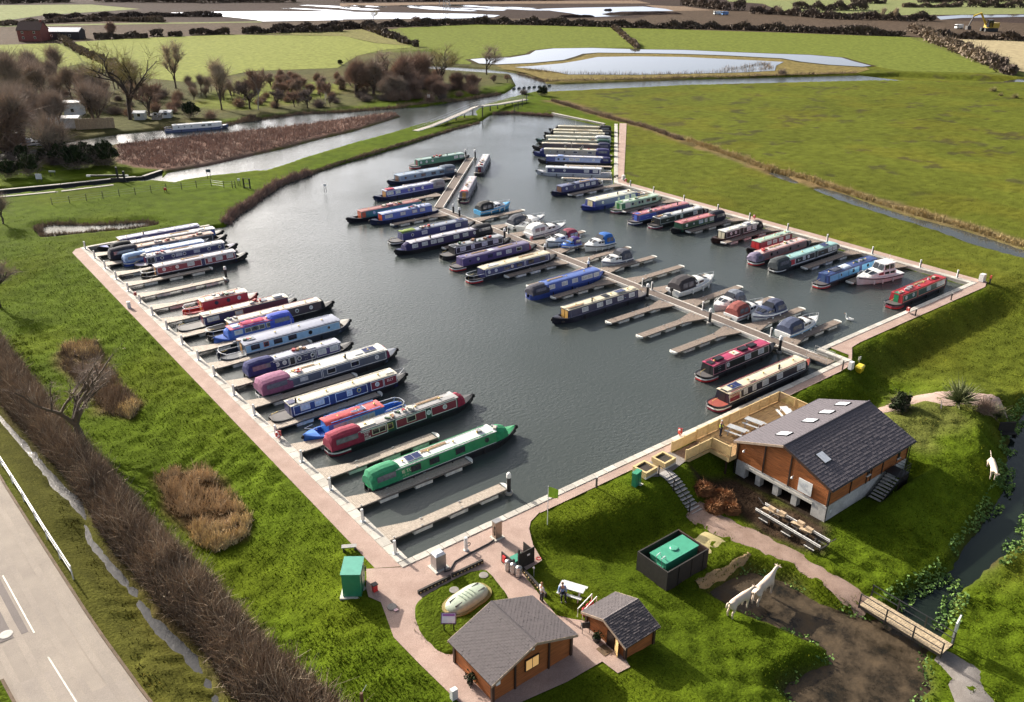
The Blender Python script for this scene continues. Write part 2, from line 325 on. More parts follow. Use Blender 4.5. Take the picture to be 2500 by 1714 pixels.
# wetter, darker rushes in the big meadow
n1 = vnoise(gx*.6-gy*.25, gy*.9+gx*.3, 4.2, 5)*.6+vnoise(gx, gy, 2.0, 6)*.4
m = (gx > 122)&(gy > 60)
w = (ss((n1-.70)/.08)*m*ss((gx+gy-215)/30))[:,None]*.75
colr = colr*(1-w)+np.array((.055,.05,.022))*w
big = vnoise(gx, gy, 16, 8)*.6+vnoise(gx, gy, 6, 9)*.4
colr *= (0.80+.40*big)[:,None]
yel = (ss((vnoise(gx, gy, 9, 12)-.45)/.3)*.35)[:,None]
colr = colr*(1-yel)+colr*np.array((1.35,1.06,1.0))*yel
# tussocks: real relief
FOOT = [[(55.3,29.5),(67.8,29.5),(67.8,38.9),(55.3,38.9)],[(21.8,29.8),(28.3,29.8),(28.3,34),(21.8,34)],[(30.5,27.4),(33.3,27.4),(33.3,31.3),(30.5,31.3)]]
hard = np.zeros(len(gx))
for poly in (*FOOT, YARD, PATH_W, PATH_SE, PATH_E, PATH_NE, STEP_PAD):
    p = np.array(poly); m = (gx > p[:,0].min()-1)&(gx < p[:,0].max()+1)&(gy > p[:,1].min()-1)&(gy < p[:,1].max()+1)
    hard[m] = np.maximum(hard[m], ss((sdist(gx[m], gy[m], poly)+.25)/.25))
m = (gx > 20)&(gx < 31)&(gy > 33)&(gy < 42)
isl = np.zeros(len(gx)); isl[m] = ss((sdist(gx[m], gy[m], ISLAND)+.1)/.3); hard = hard*(1-isl)
hard = np.maximum(hard, ((gx < 6.2)&(gy < 110)).astype(float))
n2 = vnoise(gx,gy,.85,1)*.55+vnoise(gx,gy,.42,2)*.3+vnoise(gx,gy,1.9,4)*.35-.6
amp = .42*(1-ss((np.hypot(gx,gy)-60)/90)*.55)
rough = 1.0+.5*(vnoise(gx,gy,11,13)-.5)*2
under = (gh > -1.9)|(gx > 12)
gz = gh + n2*amp*rough*(1-hard)*np.where(np.hypot(gx-36,gy-40) < 300, 1, .4)
gz = np.where((hard > .5), np.minimum(gz, .5), gz)
nx, ny = len(GX), len(GY)
idx = np.arange(nx*ny).reshape(ny, nx)
q = np.stack([idx[:-1,:-1], idx[:-1,1:], idx[1:,1:], idx[1:,:-1]], -1).reshape(-1, 4)
gme = bpy.data.meshes.new('ground')
gme.vertices.add(nx*ny); gme.vertices.foreach_set('co', np.stack([gx,gy,gz],1).astype(np.float32).ravel())
gme.loops.add(len(q)*4); gme.polygons.add(len(q))
gme.loops.foreach_set('vertex_index', q.ravel().astype(np.int32)); gme.polygons.foreach_set('loop_start', np.arange(0,len(q)*4,4,dtype=np.int32))
gme.update(calc_edges=True); gme.polygons.foreach_set('use_smooth', [True]*len(q))
at = gme.color_attributes.new('gcol', 'FLOAT_COLOR', 'POINT')
at.data.foreach_set('color', np.concatenate([np.clip(colr,0,1), np.ones((len(gx),1))],1).astype(np.float32).ravel())

def grass_mat(name, attr=True, col=(.1,.1,.1), fine=9.0, amount=.45, bump=.6):
    m = bpy.data.materials.new(name); m.use_nodes = True; nt = m.node_tree; b = nt.nodes['Principled BSDF']; L = nt.links.new
    b.inputs['Roughness'].default_value = 1.0; b.inputs['Specular IOR Level'].default_value = .03
    geo = nt.nodes.new('ShaderNodeNewGeometry')
    if attr:
        a = nt.nodes.new('ShaderNodeAttribute'); a.attribute_name = 'gcol'; src = a.outputs['Color']
    else:
        a = nt.nodes.new('ShaderNodeRGB'); a.outputs[0].default_value = (*col,1); src = a.outputs[0]
    n1 = nt.nodes.new('ShaderNodeTexNoise'); n1.inputs['Scale'].default_value = fine; n1.inputs['Detail'].default_value = 6; n1.inputs['Roughness'].default_value = .65
    n2 = nt.nodes.new('ShaderNodeTexNoise'); n2.inputs['Scale'].default_value = .55; n2.inputs['Detail'].default_value = 5
    for n in (n1, n2): L(geo.outputs['Position'], n.inputs['Vector'])
    r1 = nt.nodes.new('ShaderNodeMapRange'); r1.inputs[1].default_value = .32; r1.inputs[2].default_value = .68; r1.inputs[3].default_value = 1-amount; r1.inputs[4].default_value = 1+amount
    r2 = nt.nodes.new('ShaderNodeMapRange'); r2.inputs[1].default_value = .3; r2.inputs[2].default_value = .7; r2.inputs[3].default_value = .78; r2.inputs[4].default_value = 1.22
    L(n1.outputs['Fac'], r1.inputs[0]); L(n2.outputs['Fac'], r2.inputs[0])
    mu = nt.nodes.new('ShaderNodeMath'); mu.operation = 'MULTIPLY'; L(r1.outputs[0], mu.inputs[0]); L(r2.outputs[0], mu.inputs[1])
    sc = nt.nodes.new('ShaderNodeVectorMath'); sc.operation = 'SCALE'; L(src, sc.inputs[0]); L(mu.outputs[0], sc.inputs['Scale'])
    L(sc.outputs[0], b.inputs['Base Color'])
    bp = nt.nodes.new('ShaderNodeBump'); bp.inputs['Strength'].default_value = bump; bp.inputs['Distance'].default_value = .14
    n3 = nt.nodes.new('ShaderNodeTexNoise'); n3.inputs['Scale'].default_value = fine*.45; n3.inputs['Detail'].default_value = 4; L(geo.outputs['Position'], n3.inputs['Vector'])
    L(n3.outputs['Fac'], bp.inputs['Height']); L(bp.outputs[0], b.inputs['Normal'])
    return m
M_GROUND = grass_mat('ground_grass')
gme.materials.append(M_GROUND)
ground = link('ground', gme); tag(ground, kind='structure')
# the land beyond, out past the horizon
fr = MB(); X0, X1, Y0, Y1, FAR = GX[0], GX[-1], GY[0], GY[-1], 9000
for a,b,c,d in ((-FAR,FAR,Y1,FAR),(X1,FAR,-FAR,Y1),(-FAR,X0,-FAR,Y1),(X0,X1,-FAR,Y0)): fr.add([(a,c,.47),(b,c,.47),(b,d,.47),(a,d,.47)],[(0,1,2,3)])
M_FAR = grass_mat('far_grass', False, (.12,.135,.035), 1.2, .3, .3)
tag(fr.build('ground_beyond', M_FAR), kind='structure')

# ------------------------------------------------------------------ water
def water_mat(name, col, rough, bump, sc=1.6, stretch=(1,1,1), dist=.09):
    m = bpy.data.materials.new(name); m.use_nodes = True; nt = m.node_tree; b = nt.nodes['Principled BSDF']; L = nt.links.new
    b.inputs['Base Color'].default_value = (*col,1); b.inputs['Roughness'].default_value = rough; b.inputs['IOR'].default_value = 1.333
    geo = nt.nodes.new('ShaderNodeNewGeometry'); mp = nt.nodes.new('ShaderNodeMapping'); mp.inputs['Scale'].default_value = stretch; mp.inputs['Rotation'].default_value = (0,0,R(25))
    L(geo.outputs['Position'], mp.inputs['Vector'])
    n = nt.nodes.new('ShaderNodeTexNoise'); n.inputs['Scale'].default_value = sc; n.inputs['Detail'].default_value = 5; n.inputs['Roughness'].default_value = .62
    n2 = nt.nodes.new('ShaderNodeTexNoise'); n2.inputs['Scale'].default_value = .035; n2.inputs['Detail'].default_value = 3
    L(mp.outputs[0], n.inputs['Vector']); L(geo.outputs['Position'], n2.inputs['Vector'])
    mr = nt.nodes.new('ShaderNodeMapRange'); mr.inputs[1].default_value = .38; mr.inputs[2].default_value = .62; mr.inputs[3].default_value = bump*.35; mr.inputs[4].default_value = bump
    L(n2.outputs['Fac'], mr.inputs[0])
    bp = nt.nodes.new('ShaderNodeBump'); bp.inputs['Distance'].default_value = dist
    L(mr.outputs[0], bp.inputs['Strength']); L(n.outputs['Fac'], bp.inputs['Height']); L(bp.outputs[0], b.inputs['Normal'])
    return m
M_WATER = water_mat('marina_water', (.060,.070,.066), .12, .9, 1.9, (1,1.7,1))
M_RIVER = water_mat('river_water', (.05,.05,.045), .12, .35, 1.2, (1,1.6,1))
M_LAKE = water_mat('lake_water', (.06,.065,.06), .05, .12, .6)
M_STREAM = None
def mud_mat():
    m = water_mat('wet_mud', (.05,.036,.022), .38, .9, 2.2, dist=.12); nt = m.node_tree; b = nt.nodes['Principled BSDF']; L = nt.links.new
    g = nt.nodes.new('ShaderNodeNewGeometry'); n = nt.nodes.new('ShaderNodeTexNoise'); n.inputs['Scale'].default_value = .55; n.inputs['Detail'].default_value = 8; n.inputs['Roughness'].default_value = .68; L(g.outputs['Position'], n.inputs['Vector'])
    r = nt.nodes.new('ShaderNodeValToRGB'); e = r.color_ramp.elements; e[0].position = .36; e[0].color = (.016,.014,.010,1); e[1].position = .66; e[1].color = (.085,.058,.032,1); L(n.outputs['Fac'], r.inputs[0]); L(r.outputs[0], b.inputs['Base Color'])
    r2 = nt.nodes.new('ShaderNodeMapRange'); r2.inputs[1].default_value = .4; r2.inputs[2].default_value = .6; r2.inputs[3].default_value = .12; r2.inputs[4].default_value = .8; L(n.outputs['Fac'], r2.inputs[0]); L(r2.outputs[0], b.inputs['Roughness']); return m
M_STREAM = mud_mat()
M_DITCH = water_mat('ditch_water', (.06,.06,.062), .10, .5, 2.2)
w = MB(); w.poly([(24.2,43.8),(80.9,43.8),(80.9,47.2),(116,47.2),(170,110),(170,140),(300,140),(300,330),(-14,330),(-14,137.5),(24.2,137.5)], 0.0)
tag(w.build('marina_water', M_WATER), kind='structure')
w = MB(); w.poly([(170,60),(339,60),(339,139.9),(170.2,139.9)], 0.0); tag(w.build('river_water', M_RIVER), kind='structure')
def pool(name, poly, z, m, grow=.5):
    c = np.mean(np.array(poly), axis=0)
    n = len(poly); a = sum(poly[i][0]*poly[(i+1)%n][1]-poly[(i+1)%n][0]*poly[i][1] for i in range(n)); sg = 1 if a > 0 else -1
    out = []
    for i in range(n):
        p0 = Vector(poly[i-1]); p1 = Vector(poly[i]); p2 = Vector(poly[(i+1)%n])
        d1 = (p1-p0).normalized(); d2 = (p2-p1).normalized(); t = (d1+d2)
        t = t.normalized() if t.length > 1e-6 else d1
        nn = Vector((t.y,-t.x))*sg*grow; out.append((p1.x+nn.x, p1.y+nn.y))
    mb = MB(); mb.poly(out, z); return tag(mb.build(name, m), kind='structure')
pool('ditch_water', WEST_DITCH, -2.1, M_DITCH, .0); pool('muddy_water', [p for p in STREAM if p[0] < 49.8], -2.2, M_STREAM, .5); pool('stream_water', [(49.75,20.95)]+[p for p in STREAM if p[0] > 50 and STREAM.index(p) < 16]+[p for p in STREAM if p[0] > 50 and STREAM.index(p) >= 16]+[(49.75,17.35)], -2.204, water_mat('brook_water', (.012,.018,.013), .08, .25, 2.0))
pool('meadow_ditch_water', FIELD_DITCH2, .30, M_LAKE, .7); pool('meadow_puddle', FIELD_DITCH, .2, M_LAKE, .3); pool('reed_pond_water', POND, -.12, M_LAKE, .6)

# ------------------------------------------------------------------ far fields, lakes and quarry ground as sheets on the plain
def sheet(name, poly, z, m, kind='structure'): 
    mb = MB(); mb.poly(poly, z); return tag(mb.build(name, m), kind=kind)
M_F1 = grass_mat('field_bright', False, (.195,.215,.055), .9, .2, .35); M_F2 = grass_mat('field_green', False, (.130,.155,.030), .8, .22, .35)
M_F3 = grass_mat('field_stubble', False, (.36,.30,.18), .8, .12, .2); M_F4 = grass_mat('field_pale', False, (.19,.21,.09), .5, .2, .2)
M_Q1 = grass_mat('quarry_earth', False, (.050,.036,.031), .6, .45, .5); M_Q2 = grass_mat('quarry_sand', False, (.20,.145,.105), .6, .35, .4); M_SC = grass_mat('scrub_ground', False, (.085,.062,.045), .7, .4, .5)
FZ = .56
sheet('scrub_field', T1([(-500,60),(2324,60)])+T2([(2324,60)])+T3([(3200,40),(3200,300),(1800,270),(1500,255),(0,210)])+T2([(1830,200),(900,175),(370,200)])+T1([(2324,240),(1560,250),(500,300),(-500,320)]), FZ-.04, M_SC)
sheet('quarry_ground', T1([(0,-30),(3000,-30)])+T2([(2324,-40)])+T3([(3200,60),(3200,200),(2000,150),(900,90),(0,60)])+T2([(2000,130),(900,130),(0,140)])+T1([(1700,160),(300,140),(-400,170)]), FZ-.02, M_Q1)
sheet('field', T1([(500,292),(1000,262),(1560,242),(2324,252)])+T2([(230,300),(470,318),(480,330),(300,345),(120,385)])+T1([(2280,470),(1700,490),(1300,570),(800,520),(560,420)]), FZ+.02, M_F1)
sheet('field', T1([(-300,330),(0,312),(390,300),(520,378),(560,440),(250,500),(0,505),(-300,540)]), FZ+.02, M_F1)
sheet('field', T1([(-500,45),(0,40),(620,36),(950,66),(300,108),(0,150),(-500,190)]), FZ+.02, M_F4)
sheet('field', T2([(390,196),(900,172),(1400,180),(1825,192),(1990,330),(1440,336),(1300,350),(1250,372),(1080,395),(900,408),(880,445),(780,440),(600,330),(520,310)]), FZ, M_F2)
sheet('field', T2([(1890,195),(2324,207)])+T3([(700,228),(1540,260),(1700,320),(2150,495),(2080,505),(1480,490),(1300,455),(1100,400),(640,372),(0,352)])+T2([(2030,338)]), FZ, M_F2)
sheet('field', T3([(1815,270),(2324,286),(3000,300),(3000,520),(2324,500),(2250,480),(2000,380)]), FZ+.02, M_F3)
sheet('field', T3([(280,-25),(2324,-40),(3200,-30),(3200,110),(2324,100),(1900,105),(1500,108),(700,90),(560,30),(330,15)]), FZ+.02, M_F4)
sheet('earth_track', T1([(-300,185),(0,180),(900,162),(1760,152),(1770,158),(900,172),(0,188),(-300,195)]), FZ+.04, M_F4)
sheet('rough_field', T1([(1650,236),(2324,214)])+T2([(150,205),(300,255),(470,316),(250,300)])+T1([(2324,252)]), FZ+.04, grass_mat('rough', False, (.17,.16,.06), 1.0, .4, .5))
sheet('sand_bank', T2([(0,28),(700,20),(1300,12),(2000,8),(2100,28),(1200,30),(600,36),(0,50)]), FZ+.02, M_Q2)
sheet('sand_bank', T2([(2060,38),(2324,50)])+T3([(0,45),(220,75),(0,80)])+T2([(2200,78)]), FZ+.04, M_Q2)
LW = FZ+.08
sheet('quarry_lake', T1([(1145,92),(1400,86),(1800,82),(2324,86)])+T2([(300,92),(900,100),(1080,110),(1040,122),(800,131),(0,137)])+T1([(2324,142),(1775,151),(1720,140),(1560,122),(1340,104)]), LW, M_LAKE)
sheet('quarry_lake', T2([(1345,66),(1600,58),(2050,50),(2200,66),(2255,80),(1900,84),(1830,92),(1980,112),(1680,122),(1560,96),(1450,82)]), LW, M_LAKE)
rs = random.Random(4)
for i in range(16):
    cx = rs.uniform(-150, 1250); cy = 44+rs.uniform(0, 34); a = rs.uniform(60, 260); b = rs.uniform(3, 7)
    sheet('quarry_pool', T2([(cx+a*math.cos(t)*(.8+.4*rs.random()), cy+a*.05*math.cos(t)+b*math.sin(t)) for t in np.linspace(0, 2*PI, 14)[:-1]]), LW-.02+.001*i, M_LAKE)
for p in ([(1730,118),(1900,108),(2324,106),(2324,120),(1900,128),(1760,140)], [(1640,120),(1700,116),(1690,124)]): sheet('quarry_pool', T3(p), LW, M_LAKE)
M_BANK = grass_mat('lagoon_bank', False, (.055,.045,.022), 1.0, .3, .5); M_ISLE = grass_mat('lagoon_isle', False, (.17,.135,.05), .9, .35, .6)
LAG1 = T2([(880,412),(960,405),(1150,400),(1280,378),(1320,352),(1440,338),(1700,334),(2020,344),(2324,348)])+T3([(330,362),(640,374),(880,382),(1090,400),(1180,428),(1290,456),(1230,462),(1000,448),(820,428),(690,405),(300,384),(0,374)])+T2([(2100,370),(1740,366),(1640,374),(1590,392),(1510,416),(1300,436),(1060,446),(940,440)])
LAG2 = T2([(1180,466),(1300,458),(1500,440),(1630,418),(1740,396),(2000,392),(2324,396)])+T3([(300,410),(520,420),(700,430),(650,455),(640,490),(420,502),(0,512)])+T2([(2000,518),(1540,516),(1420,492),(1280,476)])
def grown(poly, g):
    n = len(poly); a = sum(poly[i][0]*poly[(i+1)%n][1]-poly[(i+1)%n][0]*poly[i][1] for i in range(n)); sg = 1 if a > 0 else -1; out = []
    for i in range(n):
        t = (Vector(poly[(i+1)%n])-Vector(poly[i-1])); t = t.normalized() if t.length > 1e-6 else Vector((1,0)); out.append((poly[i][0]+t.y*sg*g, poly[i][1]-t.x*sg*g))
    return out
ISLE = T2([(1040,450),(1200,440),(1500,420),(1640,375),(1760,362),(2324,370)])+T3([(640,402),(820,430),(1000,452),(1260,466),(1280,480),(1190,506),(700,520),(0,534)])+T2([(1700,556),(1480,564),(1400,556),(1260,505),(1120,480)])
sheet('lagoon_isle', ISLE, FZ+.03, M_ISLE); sheet('lagoon_bank', grown(LAG1, 2.2), FZ+.05, M_BANK)
sheet('lagoon_water', LAG1, FZ+.10, M_LAKE); sheet('lagoon_water', LAG2, FZ+.12, M_LAKE)
# ------------------------------------------------------------------ paths, road, quays
def gravel_mat(name, col, col2, sc=.8, fine=30, bump=.35, amt=.28):
    m = bpy.data.materials.new(name); m.use_nodes = True; nt = m.node_tree; b = nt.nodes['Principled BSDF']; L = nt.links.new
    b.inputs['Roughness'].default_value = .92; b.inputs['Specular IOR Level'].default_value = .2
    geo = nt.nodes.new('ShaderNodeNewGeometry')
    n1 = nt.nodes.new('ShaderNodeTexNoise'); n1.inputs['Scale'].default_value = sc; n1.inputs['Detail'].default_value = 6; n1.inputs['Roughness'].default_value = .6
    n2 = nt.nodes.new('ShaderNodeTexNoise'); n2.inputs['Scale'].default_value = fine; n2.inputs['Detail'].default_value = 3
    for n in (n1,n2): L(geo.outputs['Position'], n.inputs['Vector'])
    mx = nt.nodes.new('ShaderNodeMix'); mx.data_type = 'RGBA'; mx.inputs[6].default_value = (*col,1); mx.inputs[7].default_value = (*col2,1)
    r = nt.nodes.new('ShaderNodeMapRange'); r.inputs[1].default_value = .35; r.inputs[2].default_value = .68; L(n1.outputs['Fac'], r.inputs[0]); L(r.outputs[0], mx.inputs[0])
    r2 = nt.nodes.new('ShaderNodeMapRange'); r2.inputs[1].default_value = .3; r2.inputs[2].default_value = .7; r2.inputs[3].default_value = 1-amt; r2.inputs[4].default_value = 1+amt; L(n2.outputs['Fac'], r2.inputs[0])
    sc_ = nt.nodes.new('ShaderNodeVectorMath'); sc_.operation = 'SCALE'; L(mx.outputs[2], sc_.inputs[0]); L(r2.outputs[0], sc_.inputs['Scale']); L(sc_.outputs[0], b.inputs['Base Color'])
    bp = nt.nodes.new('ShaderNodeBump'); bp.inputs['Strength'].default_value = bump; bp.inputs['Distance'].default_value = .04; L(n2.outputs['Fac'], bp.inputs['Height']); L(bp.outputs[0], b.inputs['Normal'])
    return m
M_GRAVEL = gravel_mat('pink_gravel', (.43,.315,.265), (.34,.24,.20), .7)
M_GRAVEL_G = gravel_mat('grey_gravel', (.26,.235,.215), (.17,.15,.135), .9)
M_GRAVEL_D = gravel_mat('lower_gravel', (.33,.235,.19), (.23,.155,.12), .8)
M_ROAD = gravel_mat('asphalt', (.33,.285,.24), (.26,.225,.195), .35, 22, .15, .16)
M_ROAD2 = gravel_mat('asphalt_patch', (.19,.165,.155), (.165,.145,.135), .5, 22, .15, .12)
M_CONC = gravel_mat('concrete', (.62,.585,.52), (.52,.485,.43), 1.5, 14, .15, .10)
M_CONC2 = gravel_mat('wall_concrete', (.40,.375,.34), (.28,.26,.235), .9, 9, .2, .14)
M_TURF = grass_mat('turf_patch', False, (.060,.086,.006), 9, .55, 1.0)
def ragged(poly, step=.7, amp=.16, seed=1, closed=True):
    """the same outline with the uneven edge that trodden gravel has"""
    rr = random.Random(seed); out = []
    n = len(poly)
    for i in range(n):
        a = Vector(poly[i]); b = Vector(poly[(i+1)%n]); d = b-a; L_ = d.length; k = max(1, int(L_/step)); nn = Vector((-d.y,d.x)).normalized() if L_ else Vector((0,0))
        for j in range(k):
            p = a+d*(j/k)
            if j: p = p+nn*rr.uniform(-amp,amp)
            out.append((p.x,p.y))
    return out
PZ = .545
sheet('gravel_path', [(22.45,44.9),(24.05,43.9),(24.05,136.0),(23.3,135.8),(22.5,134.3)], PZ, M_GRAVEL)
yard_mb = MB(); yard_mb.poly(YARD, PZ+.006); tag(yard_mb.build('gravel_yard', M_GRAVEL), kind='structure')
ISL_MB = MB(); ig = []
gpx = np.arange(21, 29.4, .18); gpy = np.arange(34, 41, .18)
XX, YY = np.meshgrid(gpx, gpy); dd = sdist(XX, YY, chaikin(ISLAND,2))+.10*(vnoise(XX,YY,.5,31)-.5)
ZZ = PZ-.10+np.clip(dd*.9, -.1, .20)+(vnoise(XX,YY,.5,32)-.5)*.08*np.clip(dd*4,0,1)
n_ = len(gpx); ISL_MB.add(np.stack([XX.ravel(),YY.ravel(),ZZ.ravel()],1).tolist(), [(j*n_+i,j*n_+i+1,(j+1)*n_+i+1,(j+1)*n_+i) for j in range(len(gpy)-1) for i in range(n_-1) if dd[j,i] > -.15])
tag(ISL_MB.build('lawn_island', M_TURF, smooth=True), kind='structure')
sheet('gravel_path', PATH_SE, PZ+.012, M_GRAVEL); sheet('gravel_path', PATH_E, PZ+.018, M_GRAVEL); sheet('gravel_path', PATH_NE, PZ+.024, M_GRAVEL)
sheet('gravel_landing', STEP_PAD, PZ+.03, M_GRAVEL_G)
def strip(name, line, m, lift=.05, step=.5, cross=5, seed=3, rag=.12):
    """a path draped over the ground along a centre line [((x,y),half width)]"""
    rr = random.Random(seed); P = []
    for k in range(len(line)-1):
        (a,wa),(b,wb) = line[k], line[k+1]; a, b = Vector(a), Vector(b); n = max(1,int((b-a).length/step))
        for j in range(n): P.append((a.lerp(b,j/n), wa+(wb-wa)*j/n))
    P.append((Vector(line[-1][0]), line[-1][1])); rows = []
    for i,(p,w_) in enumerate(P):
        d = P[min(i+1,len(P)-1)][0]-P[max(i-1,0)][0]; nn = Vector((-d.y,d.x)).normalized(); wl = w_+rr.uniform(-rag,rag); wr = w_+rr.uniform(-rag,rag); row = []
        for j in range(cross):
            t = -1+2*j/(cross-1); q = p+nn*(t*(wl if t < 0 else wr)); z = hz(q.x,q.y)
            row.append((q.x,q.y, z+lift-(.14 if j in (0,cross-1) else 0)))
        rows.append(row)
    mb = MB(); mb.loft(rows); mb.f = [f[::-1] for f in mb.f]
    return tag(mb.build(name, m, smooth=True), kind='structure')
strip('lower_path', LOWER_PATH, M_GRAVEL_D, .12); strip('east_path', EAST_PATH, M_GRAVEL, .12); strip('south_path', SOUTH_PATH, M_GRAVEL_G, .12)
# road on the left with worn lanes, patches and lines
RZ = -.62
def rx(y): return np.interp(y, [20,43.9,52.4,61.7,74.1,110], [9.2,5.9,5.0,4.3,3.4,1.4])
ys = np.arange(24, 112, 3.0)
mb = MB(); mb.loft([[(rx(y)-7.2,y,RZ),(rx(y)-3.5,y,RZ+.05),(rx(y),y,RZ)] for y in ys]); mb.f = [f[::-1] for f in mb.f]
tag(mb.build('road', M_ROAD), kind='structure')
ke = MB(); ke.loft([[(rx(y)-.02,y,RZ-.3),(rx(y)-.02,y,RZ+.10),(rx(y)+.16,y,RZ+.10),(rx(y)+.16,y,RZ-.3)] for y in ys])
tag(ke.build('kerb', gravel_mat('kerb_stone', (.17,.12,.085), (.10,.075,.05), 1.2)), kind='structure')
ke = MB(); ke.loft([[(rx(y)-6.05,y,RZ-.3),(rx(y)-6.05,y,RZ+.10),(rx(y)-5.85,y,RZ+.10),(rx(y)-5.85,y,RZ-.3)] for y in ys if y < 53])
tag(ke.build('kerb', bpy.data.materials['kerb_stone']), kind='structure')
vg = MB(); vg.poly([(rx(24)-12,24),(rx(24)-6.04,24),(rx(40)-6.04,40),(rx(49)-6.04,49),(rx(52)-6.04,52),(rx(52)-12,52)], RZ+.09); tag(vg.build('road_verge', M_TURF), kind='structure')
def ry(off, y): return rx(y)-off
for a, b, o0, o1 in ((54.6,66.5,3.45,7.2),(36,46.5,.25,2.9),(40,50.0,3.05,5.7)):
    pt = MB(); pt.loft([[(ry(o1,y),y,RZ+.056),(ry((o0+o1)/2,y),y,RZ+.058),(ry(o0,y),y,RZ+.056)] for y in np.linspace(a,b,5)]); pt.f = [f[::-1] for f in pt.f]
    tag(pt.build('asphalt_patch', M_ROAD2 if a > 50 else gravel_mat('asphalt_lane_%d'%a, (.33,.285,.245), (.27,.235,.205), .5, 22, .15, .14)), kind='structure')
for o0,o1 in ((.9,1.35),(2.2,2.6),(3.9,4.35),(5.2,5.6)):
    pt = MB(); pt.loft([[(ry(o1,y),y,RZ+.060),(ry(o0,y),y,RZ+.060)] for y in np.linspace(24,108,14)]); pt.f = [f[::-1] for f in pt.f]; tag(pt.build('wheel_track', gravel_mat('worn_asphalt', (.345,.297,.25), (.265,.23,.20), .25, 22, .15, .16)), kind='structure')
M_LINE = mat('road_paint', (.56,.52,.45), .7, .3, 6)
for a, b in ((71,66),(62.0,54.2),(51.3,46.0),(43,37)):
    pt = MB(); pt.loft([[(ry(3.25,y),y,RZ+.064),(ry(3.15,y),y,RZ+.066)] for y in np.linspace(b,a,4)]); pt.f = [f[::-1] for f in pt.f]; tag(pt.build('centre_line', M_LINE), kind='structure')
mh = MB(); mh.lathe((.15,55.2,RZ+.05), [(.42,0),(.42,.03),(.36,.035)], 16); tag(mh.build('manhole_cover', mat('cast_iron', (.22,.20,.18), .6, .2)), 'round metal manhole cover at the edge of the road', 'manhole cover')
rl = empty('roadside_railing', (4.0,75,-.6), label='white metal railing beside the road above the brook', cat='railing')
RAILM = mat('white_steel', (.78,.77,.74), .4, .05)
pts = [(3.75,79,.45),(4.25,71.5,.45),(4.65,65,.45),(5.1,58.6,.45)]
def rel(o, pts): return [(p[0]-o.location.x, p[1]-o.location.y, p[2]-o.location.z) for p in pts]
MB().tube(rel(rl,pts), .05, 6).build('rail', RAILM, rl); MB().tube(rel(rl,[(p[0],p[1],-.1) for p in pts]), .04, 6).build('rail', RAILM, rl)
for y in (78.8,75.2,71.7,68.2,65,61.8,58.7):
    x = float(np.interp(-y,[-79,-71.5,-65,-58.6],[3.75,4.25,4.65,5.1])); MB().tube(rel(rl,[(x,y,-1.2),(x,y,.47)]), .05, 6).build('post', RAILM, rl)

# quay walls with a coping of separate stones
M_STONE = [gravel_mat('coping_%d'%i, c, tuple(k*.82 for k in c), 1.6, 12, .15, .12) for i, c in enumerate(((.56,.525,.465),(.48,.45,.40),(.60,.565,.505)))]
def quay(name, a, b, width, side, stone, label=None):
    """wall from a to b (water edge); the coping lies to the given side"""
    a, b = Vector(a), Vector(b); d = b-a; L_ = d.length; d.normalize(); n = Vector((-d.y,d.x))*side; ang = math.atan2(d.y,d.x)
    q = empty(name, (a.x,a.y,0), ang); q['kind'] = 'structure'
    wl = MB(); y0, y1 = sorted((.03*side, (width-.02)*side)); wl.box(0, L_, y0, y1, -1.6, .47); wl.build('wall', M_CONC2, q)
    k = max(1,int(round(L_/stone))); s = L_/k; meshes = []
    for i, ms in enumerate(M_STONE):
        y0, y1 = sorted((0, width*side)); c = MB(); e = .012
        c.hexa([(e,y0,.472),(s-e,y0,.472),(s-e,y1,.472),(e,y1,.472)],[(e+.01,y0+.012,.60),(s-e-.01,y0+.012,.60),(s-e-.01,y1-.012,.60),(e+.01,y1-.012,.60)])
        meshes.append(c.mesh('coping_stone', ms))
    for i in range(k):
        o = link('coping_stone', meshes[RNG.integers(0,3)], q, (i*s,0,RNG.uniform(-.006,.006)))
    return q
QW = .88
quay('quay_wall', (24.9,136.0), (24.9,44.36), QW, -1, 1.1)
quay('quay_wall', (24.03,44.3), (80.4,44.3), .62, -1, 1.2)
quay('quay_wall', (80.4,43.6), (80.4,47.6), .62, -1, 1.0)
quay('quay_wall', (81.05,47.6), (116.2,47.6), .62, -1, 1.2)
quay('quay_wall', (115.35,47.62), (115.35,116.4), .8, -1, 1.4)
quay('quay_wall', (115.4,116.45), (158.6,161.0), .8, -1, 1.5)
quay('quay_wall', (43.5,135.5), (24.92,135.5), .6, -1, 1.4)
_a, _b = C9([(1180,248),(630,132)]); quay('quay_wall', _a, _b, .6, -1, 2.0)

